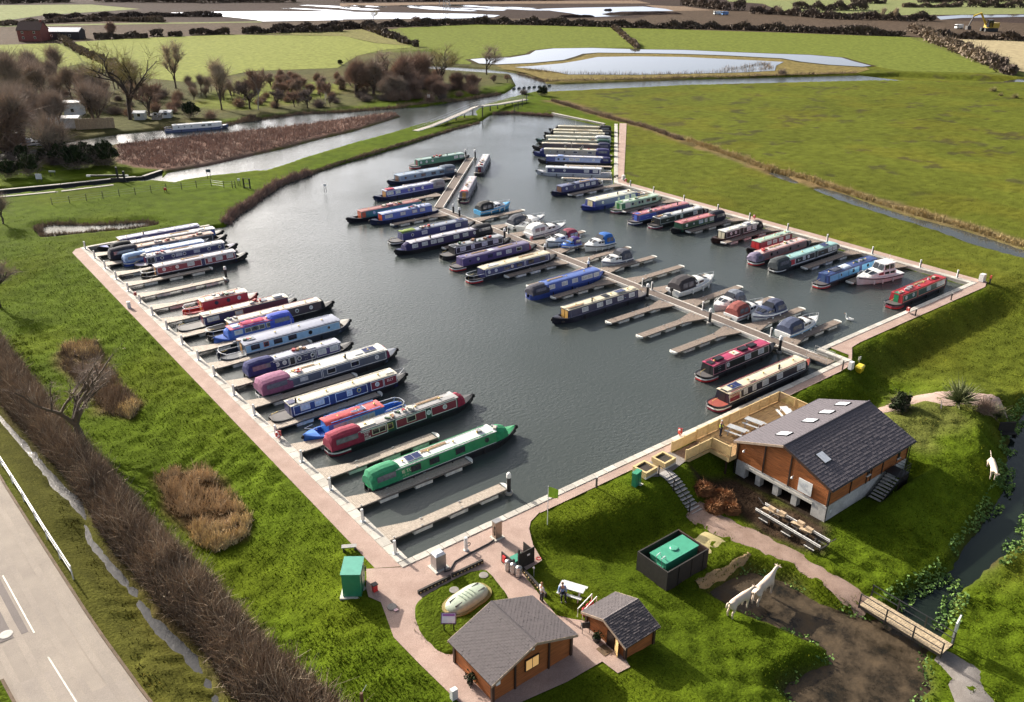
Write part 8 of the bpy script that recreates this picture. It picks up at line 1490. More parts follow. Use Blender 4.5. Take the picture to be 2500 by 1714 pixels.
# footbridge
fb = thing('footbridge', 49.5, 19.2, -1.25, 'plank footbridge with black railings over the brook', 'bridge', R(-90))
mb = MB()
for i in range(38): mb.box(-3.0+i*.158,-3.0+i*.158+.143,-.75,.75,.05,.10)
stuff(mb.build('decking', mat('bridge_planks', (.44,.34,.22), .75, .3, 5), fb))
for y in (-.62,.62): MB().box(-3,3,y-.08,y+.08,-.2,.05).build('bearer', RUST, fb)
for y in (-.78,.78):
    for x in (-3,-1,1,3): MB().box(x-.04,x+.04,y-.04,y+.04,-.15,1.1).build('post', POSTB, fb)
    for z in (.55,1.08): MB().tube([(-3,y,z),(3,y,z)], .035, 5).build('rail', POSTB, fb)
ws = thing('entrance_sign', 51.0, 16.5, hz(51,16.5), 'tall white double post sign seen edge on at the footbridge end', 'sign', R(12))
for x in (-.33,.33): MB().box(x-.05,x+.05,-.04,.04,0,2.2).build('post', POSTW, ws)
MB().box(-.55,.55,-.05,.05,1.0,2.3).build('board', POSTW, ws)
# furniture
def picnic(x, y, z, rz, label, m):
    o = thing('picnic_table', x, y, z, label, 'picnic table', rz, 'picnic tables')
    for i in range(5): MB().box(-.9,.9,-.36+i*.146,-.36+i*.146+.134,.70,.735).build('top_board', m, o)
    for s in (-1,1):
        for k in (0,1): MB().box(-.9,.9,s*.62+k*.13-.12,s*.62+k*.13,.42,.455).build('seat_board', m, o)
    for x_ in (-.62,.62):
        MB().box(x_-.03,x_+.03,-.72,.72,.34,.42).build('cross_bar', m, o); MB().box(x_-.03,x_+.03,-.36,.36,.62,.70).build('cross_bar', m, o)
        for s in (-1,1): MB().hexa([(x_-.03,s*.58-.05,0),(x_+.03,s*.58-.05,0),(x_+.03,s*.58+.05,0),(x_-.03,s*.58+.05,0)],[(x_-.03,s*.28-.05,.70),(x_+.03,s*.28-.05,.70),(x_+.03,s*.28+.05,.70),(x_-.03,s*.28+.05,.70)]).build('leg', m, o)
    return o
TBL = mat('weathered_grey', (.40,.41,.42), .7, .15, 4); TBW = mat('pale_table', (.60,.61,.60), .7, .1, 4)
picnic(60.6,40.9,.58,R(-80),'long grey picnic table in the middle of the terrace',TBL); picnic(58.2,41.0,.58,R(-78),'grey picnic table nearest the standing man',TBL); picnic(64.6,40.2,.58,R(60),'white picnic table half hidden by the roof',TBW); picnic(32.0,34.2,hz(32,34.2),R(-62),'pale picnic table on the grass beside the sitting man',TBW)
ch = thing('garden_chair', 30.25, 30.95, .56, 'black garden chair outside the small hut door', 'chair', R(150)); MB().box(-.24,.24,-.24,.24,.42,.46).build('seat', POSTB, ch); MB().box(-.26,.26,.20,.25,.46,.9).build('backrest', POSTB, ch)
for x in (-.21,.21):
    for y in (-.21,.21): MB().tube([(x*1.15,y*1.15,0),(x,y,.43)], .02, 5).build('leg', POSTB, ch)
    MB().tube([(x*1.2,-.22,.62),(x*1.2,.22,.66)], .025, 5).build('armrest', POSTB, ch)
pt = thing('plant_tub', 30.2, 29.75, .56, 'dark plant tub beside the small hut door', 'tub'); MB().lathe((0,0,0), [(.18,0),(.25,.35),(.22,.36),(.2,.3)], 10).build('tub', POSTB, pt); link('foliage', quads_mesh('foliage', leafquads(np.random.default_rng(3).normal(0,.12,(120,3))+np.array((0,0,.5)), .12), V_IVY), pt)
tt = thing('trolley', 31.6, 32.0, .52, 'white rack with red gas bottles behind the small hut', 'rack', R(12))
MB().tube([(-.8,0,0),(-.8,0,.7),(.8,0,.9),(.8,0,0)], .04, 5).build('frame', POSTW, tt); MB().tube([(-.8,.4,0),(-.8,.4,.7),(.8,.4,.9),(.8,.4,0)], .04, 5).build('frame', POSTW, tt)
for x in (-.35,.1,.5): MB().lathe((x,.2,0), [(.15,0),(.16,.5),(.08,.62),(.06,.68)], 10).build('gas_bottle', paint((.5,.05,.06)), tt)
bp_ = thing('plant_pot', 21.7, 31.9, .55, 'dark shrub in a pot at the left side of the larger hut', 'pot'); MB().lathe((0,0,0), [(.15,0),(.2,.3),(.17,.3)], 10).build('pot', RUST, bp_); link('foliage', quads_mesh('foliage', leafquads(np.random.default_rng(4).normal(0,.16,(160,3))+np.array((0,0,.5)), .13), V_EVER), bp_)
tp2 = thing('telegraph_pole', 15.9, 34.8, -.8, 'leaning brown timber pole with a wire at the bottom edge', 'pole'); MB().tube([(0,0,0),(-.05,-.02,1.95)], .12, 8, .10).build('shaft', mat('creosoted_pole', (.13,.06,.035), .8, .3), tp2); MB().tube([(-.05,0,1.85),(.5,.35,1.95)], .015, 4).build('wire', CHROME, tp2)
wb = thing('meter_cabinet', 18.9, 30.2, .3, 'white cabinet by the path at the bottom edge', 'cabinet'); p_ = Q3([(1452,1560)],.6)[0]; wb.location = (p_[0],p_[1],.55); MB().box(-.2,.2,-.15,.15,0,.75).build('body', POSTW, wb); MB().box(-.18,.18,-.165,-.15,.1,.7).build('door', paint(LGREY), wb)
# boundary bits on the right
for x,y,h,lb,c in ((78.15,42.9,1.1,'dark timber post by the walkway gate',RUST),(42.15,42.65,1.0,'dark timber post on the near quay path',RUST),(98.5,46.0,.9,'black and white post on the right hand quay path',POSTB),(107.1,45.95,.95,'slim dark post near the right quay corner',RUST)):
    o = thing('path_post', x, y, PZ, lb, 'post'); MB().box(-.06,.06,-.06,.06,0,h).build('shaft', c, o); MB().box(-.07,.07,-.07,.07,h,h+.04).build('cap', POSTW, o)
o = thing('service_cabinet', 78.9, 42.4, .5, 'white service cabinet by the walkway gate', 'cabinet'); MB().box(-.25,.25,-.2,.2,.1,.95).build('body', POSTW, o); MB().box(-.2,.2,-.16,.16,0,.1).build('foot', POSTB, o)
o = thing('grit_bin', 81.0, 42.5, hz(81,42.5), 'bright yellow grit bin on the bank by the walkway', 'bin', R(10)); MB().hexa([(-.42,-.28,0),(.42,-.28,0),(.42,.28,0),(-.42,.28,0)],[(-.5,-.34,.6),(.5,-.34,.6),(.5,.34,.6),(-.5,.34,.6)]).build('body', paint((.72,.55,.03)), o); MB().hexa([(-.54,-.38,.6),(.54,-.38,.6),(.54,.38,.6),(-.54,.38,.6)],[(-.45,-.28,.76),(.45,-.28,.76),(.45,.30,.80),(-.45,.30,.80)]).build('lid', paint((.80,.63,.05)), o)
o = thing('notice', 81.9, 43.2, hz(81.9,43.2), 'small white notice above the yellow bin', 'notice'); MB().tube([(0,0,0),(0,0,.7)], .025, 5).build('post', CHROME, o); MB().box(-.25,.25,-.02,.02,.6,.95).build('board', POSTW, o)
o = thing('service_cabinet', 117.2, 46.9, .5, 'white service cabinet at the far right quay corner', 'cabinet'); MB().box(-.4,.4,-.3,.3,.1,1.1).build('body', POSTW, o); MB().box(-.35,.35,-.25,.25,0,.1).build('foot', POSTB, o)
o = thing('marker_post', 117.35, 45.9, .5, 'red topped post at the far right quay corner', 'post'); MB().box(-.08,.08,-.08,.08,0,.9).build('shaft', RUST, o); MB().box(-.13,.13,-.1,.1,.75,1.15).build('top', paint((.55,.07,.05)), o)
o = thing('service_cabinet', 118.4, 117.0, .5, 'white cabinet at the bend of the far quay', 'cabinet'); MB().box(-.3,.3,-.25,.25,0,.95).build('body', POSTW, o); MB().box(-.24,.24,-.27,-.25,.1,.85).build('door', paint(LGREY), o)
o = thing('bench', 118.6, 119.2, .5, 'dark bench at the bend of the far quay', 'bench', R(20)); MB().box(-.7,.7,-.22,.22,.4,.46).build('seat', RUST, o); [MB().box(x-.06,x+.06,-.2,.2,0,.4).build('leg', RUST, o) for x in (-.55,.55)]
o = thing('service_cabinet', 22.9, 107.1, .45, 'white cabinet on the grass beside the left path', 'cabinet'); MB().box(-.2,.2,-.18,.18,0,.9).build('body', POSTW, o); MB().box(-.16,.16,-.19,-.17,.1,.8).build('door', paint(LGREY), o)
o = thing('fire_point', 24.6, 110.3, .6, 'dark red box on the left quay coping', 'box'); MB().box(-.16,.16,-.14,.14,.2,.65).build('box', paint((.22,.03,.03)), o); MB().tube([(0,0,0),(0,0,.25)], .04, 5).build('post', CHROME, o)
for x,y,z,lb in ((24.45,66.0,1.05,'lifebuoy on the left quay near the trip boat'),(53.8,44.0,1.05,'lifebuoy with red case on the near quay by the terrace'),(98.6,47.0,1.0,'lifebuoy on the near quay by the red boat'),(117.3,115.2,1.0,'lifebuoy at the bend of the far quay'),(116.6,84.3,1.0,'lifebuoy on the right quay behind the black and white boat'),(79.35,97.3,1.1,'lifebuoy on the walkway beside the maroon hood')):
    lifebuoy(x,y,z,lb,(R(80),0,R(35))); b = thing('buoy_stand', x+.08, y+.06, PZ if z > 1.02 else .5, 'stand holding the '+lb, 'stand'); MB().tube([(0,0,0),(0,0,z-.35)], .04, 5).build('post', CHROME, b); MB().cbox((0.06,0.04,z-.5),(.10,.42,.55), R(35)).build('case', paint((.40,.05,.05)), b)
o = thing('fallen_log', 72.6, 37.9, hz(72.6,37.9), 'pale squared timber lying beside the east path', 'log', R(-18)); MB().cbox((0,0,.12),(2.6,.28,.28)).build('timber', mat('pale_log', (.46,.40,.32), .8, .2), o); MB().cbox((-1.5,-.5,.08),(1.0,.25,.16),.3).build('offcut', mat('pale_log', (.46,.40,.32)), o)
for x,y,pr,s,lb in ((76.7,35.2,BI,.62,'dark green shrub on the mound beside the east path'),(75.6,35.0,BE,.45,'small dark shrub left of the green shrub'),(82.2,29.6,BR,.6,'reddish bramble under the spiky plant')): bush(pr, x, y, lb, s=s)
def spiky(x, y, s, label):
    n = 420; r = np.random.default_rng(int(x*10)); a = r.uniform(0,2*PI,n); e = r.uniform(.15,1.45,n); d = np.stack([np.cos(a)*np.cos(e),np.sin(a)*np.cos(e),np.sin(e)],1); o = thing('spiky_plant', x, y, hz(x,y), label, 'plant', 0, 'spiky plants on the mound')
    link('fronds', quads_mesh('fronds', ribbons(np.zeros((n,3))+np.array((0,0,.5*s)), d, r.uniform(1.0,1.9,n)*s, np.full(n,.07*s), .3, r), veg_mat('frond', (.20,.21,.10), (.12,.14,.06), sc=1)), o); MB().tube([(0,0,-.1),(.1,.05,.6*s)], .1*s, 6).build('trunk', V_BARK, o)
spiky(80.9,31.6,1.25,'large spiky plant beside the east path'); spiky(83.6,28.9,.7,'small spiky plant beyond the large one')
o = thing('bicycle_rack', 79.6, 32.7, hz(79.6,32.7), 'thin dark hoop rack beside the spiky plant', 'rack', R(30)); [torus(.32,.025,16,4).build('hoop', RUST, o).__setattr__('matrix_local', Matrix.Translation((x,0,.32)) @ Matrix.Rotation(R(80),4,'X')) for x in (-.45,.15)]; MB().box(-.75,.5,-.03,.03,0,.04).build('base', RUST, o)
o = thing('picnic_shelter', 82.6, 27.2, hz(82.6,27.2), 'black timber bench seat with a tall back above the brook', 'bench', R(-35)); MB().box(-.8,.8,.3,.4,.5,1.5).build('backrest', DARKWOOD, o); MB().box(-.8,.8,-.3,.3,.42,.52).build('seat', DARKWOOD, o); [MB().box(x-.06,x+.06,-.3,.35,0,.45).build('leg', DARKWOOD, o) for x in (-.7,.7)]
# ------------------------------------------------------------------ far bank: lock, fence, bridges, farm
def grd(fn, x, y, z=.5): return fn([(x,y)], z)[0]
LW_M = mat('lock_brick', (.022,.02,.02), .8, .3, 4)
LKN = C11([(0,1052),(560,1000),(1120,932)], .55); LKF = C11([(-40,992),(560,935),(1060,882),(1310,862),(1480,805)], .55)
for nm,ln,sd in (('lock_wall',LKN,-1),('lock_wall',LKF,1)):
    for i in range(len(ln)-1):
        a,b = Vector(ln[i]),Vector(ln[i+1]); o = empty(nm,(a.x,a.y,0),math.atan2((b-a).y,(b-a).x)); o['kind'] = 'structure'; L_ = (b-a).length
        MB().box(0,L_,-.28,.28,-1.0,.50).build('wall', LW_M, o); y0,y1 = (-.35,.32)
        cp = MB().box(0.01,1.79,y0,y1,.505,.60).mesh('coping_stone', M_STONE[1]); 
        for k in range(int(L_/1.8)): link('coping_stone', cp, o, (k*1.8,0,0))
lg = empty('lock_gate', (*grd(C11,1085,905,.55),.6), R(-35), 'black lock gate with white tipped balance beam', 'lock gate')
MB().box(-1.4,1.4,-.12,.12,-1.4,.5).build('gate_leaf', POSTB, lg); MB().box(-5.2,1.2,.2,.5,.75,1.05).build('balance_beam', POSTB, lg); MB().box(-6.0,-5.2,.19,.51,.74,1.06).build('beam_end', POSTW, lg); MB().box(-.2,.1,-.1,.2,.5,2.6).build('paddle_post', POSTB, lg); MB().box(1.0,1.3,-.1,.2,.5,1.8).build('paddle_post', POSTB, lg); MB().box(1.3,1.9,.2,.45,.7,1.0).build('beam_end', POSTW, lg)
for l,lb in (([(480,1130),(640,1115),(795,1092),(945,1073),(1095,1052),(1240,1035),(1385,1018),(1525,998),(1665,985),(1800,970),(1935,958),(2050,975),(2128,975),(2155,972)],'black post fence along the lock lawn'),):
    pts = [grd(C11,x,y,.45) for x,y in l]; o = empty('post_fence', (pts[0][0],pts[0][1],.4), 0, lb, 'fence')
    for x,y in pts: MB().box(x-.05-pts[0][0],x+.05-pts[0][0],y-.05-pts[0][1],y+.05-pts[0][1],-.2,1.45).build('post', POSTB, o)
    for z in (.5,.95,1.3): MB().tube([(x-pts[0][0],y-pts[0][1],z) for x,y in pts], .012, 3).build('wire', CLEAT, o)
a = Vector(grd(C11,2235,975,.45)); b = Vector(grd(C11,2290,978,.45)); o = empty('field_gate', (a.x,a.y,.4), math.atan2((b-a).y,(b-a).x), 'black tall gate at the end of the post fence', 'gate'); L_ = (b-a).length
for x in (0,L_): MB().box(x-.1,x+.1,-.1,.1,-.2,2.0).build('gate_post', POSTB, o)
for z in (.3,1.0,1.9): MB().box(.1,L_-.1,-.03,.03,z-.04,z+.04).build('bar', POSTB, o)
for fn,x,y,w,h,zz,col,lb in ((C11,1915,885,.9,.6,1.3,SLATE,'dark sign board on two legs beside the river'),(C11,2190,950,.5,.45,1.0,WHITE,'small white sign beside the black gate'),(C11,1515,1012,.5,.45,.5,(.5,.03,.03),'small red board low on the post fence'),(C11,365,920,1.2,1.0,.7,(.55,.57,.6),'large grey white sign board on the lock lawn'),(C11,485,865,1.3,.3,.9,(.5,.52,.5),'dark topped bench on the lock lawn'),(T2,600,690,.7,1.0,1.2,WHITE,'white framed marker sign at the bend of the river'),(C10,728,1000,.5,.4,1.0,WHITE,'white notice by the reeds at the fence end')):
    p = grd(fn,x,y,.45); o = empty('sign', (p[0],p[1],.4), R(-38), lb, 'sign'); MB().box(-w/2,w/2,-.04,.04,zz,zz+h).build('board', paint(col), o)
    for s in (-w*.35,w*.35): MB().box(s-.04,s+.04,-.03,.03,-.2,zz).build('leg', POSTB, o)
# arched footbridge over the marina mouth
BC = crop(1000,215,3.133); fbp = [(45,332,335),(150,300,303),(230,290,262),(290,265,237),(355,250,208),(420,230,182),(483,212,152),(558,222,135),(617,178,127),(674,160,121),(730,141,113),(785,128,106),(840,118,98),(890,108,88)]
P3 = []
for x,yb,yt in fbp:
    p = grd(BC,x,yb,.4); P3.append(Vector((p[0],p[1], max(.55,.3+th(p, 215+yt/3.133) if yb-yt > 4 else .6))))
ab = empty('long_footbridge', tuple(P3[0]), 0, 'long pale arched footbridge over the marina mouth', 'bridge'); of = P3[0]
def off(pts, dx, dz=0): 
    out = []
    for i,p in enumerate(pts):
        d = pts[min(i+1,len(pts)-1)]-pts[max(i-1,0)]; n = Vector((-d.y,d.x,0)).normalized(); out.append(p+n*dx+Vector((0,0,dz))-of)
    return out
l,r_ = off(P3,.75),off(P3,-.75); MB().loft([[a,b,b+Vector((0,0,-.22)),a+Vector((0,0,-.22))] for a,b in zip(l,r_)], closed=True, cap=True).build('deck', mat('bridge_deck', (.42,.38,.34), .8, .15), ab)
for dx in (.78,-.78):
    MB().tube(off(P3,dx,-.14), .14, 5).build('side_beam', mat('pale_steel', (.62,.62,.60), .5, .1), ab); MB().tube(off(P3,dx,1.1), .035, 4).build('handrail', CHROME, ab); MB().tube(off(P3,dx,.55), .02, 4).build('handrail', CHROME, ab)
    bl = MB(); t0 = off(P3,dx,0); t1 = off(P3,dx,1.1)
    for i in range(len(t0)-1):
        for k in range(6):
            a = t0[i].lerp(t0[i+1],k/6); b = t1[i].lerp(t1[i+1],k/6); bl.tube([a,b], .02, 3, cap=False)
    stuff(bl.build('balusters', CHROME, ab))
for i in range(2,12): 
    p = P3[i]-of; MB().tube([(p.x,p.y,p.z-.2),(p.x,p.y,-1.2)], .16, 6).build('pier', POSTB, ab)
fnp = [grd(BC,x,y,.45) for x,y in ((800,192),(830,165),(862,140),(895,112))]; o = empty('mesh_fence', (*fnp[0],.4), 0, 'dark mesh fence panel at the bridge foot', 'fence')
for x,y in fnp: MB().box(x-fnp[0][0]-.06,x-fnp[0][0]+.06,y-fnp[0][1]-.06,y-fnp[0][1]+.06,-.2,2.2).build('post', POSTB, o)
for z in np.arange(.2,2.2,.28): MB().tube([(x-fnp[0][0],y-fnp[0][1],z) for x,y in fnp], .02, 3).build('wire', POSTB, o)
for i in range(8):
    p = grd(T2,1175+i*34.3,600-i*2.9,.1); o = empty('float_barrel', (p[0],p[1],.12), R(40), 'dark barrel float across the river, %s from the left'%ORD[i].replace('nearest','first'), 'float', 'barrel floats across the river'); MB().tube([(-.95,0,0),(.95,0,0)], .42, 8).build('barrel', paint((.03,.05,.05)), o); MB().tube([(-.2,0,0),(.2,0,0)], .45, 8).build('strap', POSTB, o)
# farm and sheds
def house(label, p, rz, w, d, e, r, wall, roof, z=.5, wins=(), name='farmhouse', cat='house', chim=True):
    o = empty(name, (p[0],p[1],z), rz, label, cat)
    MB().loft([[(x,-d/2,0),(x,d/2,0),(x,d/2,e),(x,0,r),(x,-d/2,e)] for x in (-w/2,w/2)], closed=True, cap=True).build('wall', wall, o)
    rb = MB(); k = (r-e)/(d/2)
    for s in (-1,1):
        q = [(-w/2-.3,0,r),(w/2+.3,0,r),(w/2+.3,s*(d/2+.3),e-.3*k),(-w/2-.3,s*(d/2+.3),e-.3*k)]; rb.hexa(q[::s],[(a,b,c+.15) for a,b,c in q][::s])
    ro = rb.build('roof', roof, o)
    if chim: MB().box(w/2-1.2,w/2-.4,-.4,.4,r-.6,r+1.0).build('chimney', wall, ro)
    for x,zz,fc in wins:
        y_ = -d/2 if fc == 'f' else 0
        if fc == 'f': f_ = MB().box(x-.5,x+.5,-d/2-.08,-d/2+.02,zz,zz+1.1).build('window', paint(WHITE), o); MB().box(x-.4,x+.4,-d/2-.1,-d/2-.06,zz+.1,zz+1.0).build('pane', GL_D, f_)
        else: f_ = MB().box(-w/2-.08,-w/2+.02,x-.5,x+.5,zz,zz+1.1).build('window', paint(WHITE), o); MB().box(-w/2-.1,-w/2-.06,x-.4,x+.4,zz+.1,zz+1.0).build('pane', GL_D, f_)
    return o
BRICK = mat('red_brick', (.24,.08,.065), .8, .2, 3); TIN = mat('pale_roof_sheet', (.55,.58,.64), .5, .1, 3)
house('red brick farmhouse at the far left field edge', grd(T1,235,275,.5), R(-35), 11, 9, 5.2, 8.6, BRICK, mat('dark_tiles', (.10,.06,.05), .8, .2), wins=((-3,1.2,'f'),(2.5,1.2,'f'),(-3,3.6,'f'),(2.5,3.6,'f'),(0,5.0,'g'),(-2.4,1.2,'g'),(2.4,1.2,'g')))
house('low farm barn with a pale sheet roof beside the farmhouse', grd(T1,445,262,.5), R(-38), 17, 7, 3.6, 5.2, mat('dark_barn', (.05,.045,.05), .8, .2), TIN, name='barn', cat='barn', chim=False, wins=((-5,1.2,'f'),(4,1.2,'f')))
SHW = paint((.62,.64,.66))
for fn,x,y,w,d,h,m,lb in ((C11,600,420,7.5,3.0,2.6,SHW,'white caravan under the trees of the left wood'),(C11,690,300,4.5,3,3.4,SHW,'white gabled shed behind the timber boards'),(C11,1290,345,2.6,2.4,1.9,paint((.42,.45,.46)),'grey shed under the leaning dark tree'),(C11,1530,328,2.6,2.2,1.6,SHW,'white shed right of the grey shed'),(C11,150,560,2.4,2.4,2.4,paint((.12,.17,.30)),'blue box van in the shade of the left wood'),(C11,10,510,3,2,1.7,paint((.42,.06,.06)),'red car at the left edge of the wood'),(C11,1440,345,2.2,2,1.3,mat('weathered_boards', (.3,.27,.23), .8, .2),'low brown box between the two sheds')):
    p = grd(fn,x,y,.4); house(lb, p, R(-32), w, d, h, h+.35, m, SHW if 'blue' in lb or 'grey' in lb else m, .35, ((0,.9,'f'),), 'car' if 'car ' in lb else ('van' if 'van ' in lb else 'shed'), 'car' if 'car ' in lb else ('van' if ' van' in lb else 'shed'), False)
a,b = Vector(grd(C11,700,445,.3)),Vector(grd(C11,1062,430,.3)); o = empty('board_fence', (a.x,a.y,.2), math.atan2((b-a).y,(b-a).x), 'tall pale timber board fence on the river bank', 'fence'); L_ = (b-a).length; n = int(L_/.9)
bd = MB().box(0,.86,-.05,.05,0,2.9).mesh('board', mat('pale_boards', (.42,.31,.20), .8, .2, 3))
for i in range(n): link('board', bd, o, (i*.9,0,random.uniform(-.05,.05)))
for x0,y0,L_,lb,cl in ((330,585,9,'white cruiser hull moored under the ivy bushes',WHITE),(40,610,8,'white boat at the left edge by the wood',WHITE)):
    p = grd(C11,x0,y0,.2); cruiser(lb, p[0], p[1], R(-20), L_, canopy=(.3,.32,.35), stripe=SLATE, group='boats on the river by the wood')
# quarry machines and pylon
def excavator(p, s, lb):
    o = empty('excavator', (p[0],p[1],FZ), R(150), lb, 'excavator'); o.scale = (s,s,s); Y_ = paint((.55,.38,.04))
    for y in (-1,1): MB().box(-2,2,y-.35,y+.35,0,.9).build('track', POSTB, o)
    MB().box(-2.2,1,-1.3,1.3,1.0,2.4).build('body', Y_, o); MB().box(-.2,1.3,.2,1.3,1.2,3.2).build('cab', GL_D, o)
    MB().tube([(1,-.3,1.8),(3.4,-.3,5.0),(5.6,-.3,4.2)], .3, 5).build('boom', Y_, o); MB().tube([(5.6,-.3,4.2),(6.6,-.3,1.4)], .22, 5).build('dipper', RUST, o); MB().box(6.0,7.2,-.9,.3,.5,1.5).build('bucket', RUST, o)
excavator(grd(T3,2085,212,.5), 1.9, 'yellow and black excavator on the dark quarry ground')
for x,y,c,w,lb in ((1882,195,WHITE,4.6,'white van on the quarry ground'),(250,100,(.6,.62,.6),5,'white plant cabin at the earth works'),(303,103,(.12,.25,.5),4.5,'blue plant cabin at the earth works')):
    p = grd(T3,x,y,.5); o = empty('works_vehicle', (p[0],p[1],FZ), R(-20), lb, 'vehicle'); MB().box(-w/2,w/2,-1,1,.4,2.4).build('body', paint(c), o); MB().box(-w/2-.02,-w/2+1.0,-1.02,1.02,1.4,2.1).build('windows', GL_D, o); [MB().tube([(x_,-1.05,.4),(x_,1.05,.4)], .4, 8).build('wheel', POSTB, o) for x_ in (-w*.3,w*.3)]
p = grd(T2,707,55,.5); o = empty('pylon', (p[0],p[1],FZ), 0, 'grey lattice pylon standing in the far quarry', 'pylon'); Hh = 26; W0 = 3.2
for sx,sy in ((-1,-1),(1,-1),(1,1),(-1,1)): MB().tube([(sx*W0,sy*W0,0),(sx*.6,sy*.6,Hh)], .18, 4).build('leg', CLEAT, o)
lt = MB()
for i in range(9):
    z0,z1 = i*Hh/9,(i+1)*Hh/9; w0,w1 = W0+(.6-W0)*z0/Hh, W0+(.6-W0)*z1/Hh
    for s in (-1,1): lt.tube([(-w0*s,-w0,z0),(w1*s,-w1,z1)], .09, 3); lt.tube([(w0,-w0*s,z0),(w1,w1*s,z1)], .09, 3)
lt.build('lattice', CLEAT, o); [MB().tube([(-x,0,z),(x,0,z)], .15, 4).build('cross_arm', CLEAT, o) for x,z in ((5,24),(7,19),(5,14.5))]
for i,(x,y,w,h) in enumerate(((1560,118,90,9),(1650,116,70,7),(1990,98,200,8),(2150,95,150,8),(1810,70,28,5))):
    p = grd(T2,x,y,.5); d_ = math.hypot(*p); rr = random.Random(i); m_ = d_/F_PX/2.767*w; mb = MB(); q = []
    for f in np.linspace(-1,1,9): hh = max(.05,(1-f*f)**.6)*(d_/F_PX/2.767*h*2.2)*rr.uniform(.7,1.1); q.append([(f*m_,-m_*.22,0),(f*m_,-m_*.08,hh*.8),(f*m_,0,hh),(f*m_,m_*.1,hh*.75),(f*m_,m_*.25,0)])
    o = mb.loft(q).build('spoil_heap', M_Q1); o.location = (p[0],p[1],FZ+.05); o.rotation_euler = (0,0,R(-38)); tag(o, ['dark spoil heap between the quarry lakes','smaller spoil heap right of the first','long dark spoil bank before the right lake','far spoil bank at the right lake edge','tiny dark island in the right quarry lake'][i], 'earth heap', 'spoil heaps at the quarry')
# ------------------------------------------------------------------ people, cattle figures, swan
def skin_mesh(name, V, E, m, root=0, sub=2):
    me = bpy.data.meshes.new('sk'); me.from_pydata([v[:3] for v in V], E, []); o = bpy.data.objects.new('sk', me); COL.objects.link(o)
    md = o.modifiers.new('s','SKIN'); sv = me.skin_vertices[0].data if me.skin_vertices else None
    if sv is None:
        bm = bmesh.new(); bm.from_mesh(me); bm.verts.layers.skin.verify(); bm.to_mesh(me); bm.free(); sv = me.skin_vertices[0].data
    for i,v in enumerate(V):
        r = v[3]; sv[i].radius = (r, v[4] if len(v) > 4 else r); sv[i].use_root = (i == root)
    s2 = o.modifiers.new('u','SUBSURF'); s2.levels = sub; s2.render_levels = sub
    dg = bpy.context.evaluated_depsgraph_get(); dg.update(); out = bpy.data.meshes.new_from_object(o.evaluated_get(dg)); out.name = name; out.materials.clear(); out.materials.append(m); out.polygons.foreach_set('use_smooth',[True]*len(out.polygons)); bpy.data.objects.remove(o); return out
SKIN = paint((.48,.27,.19))
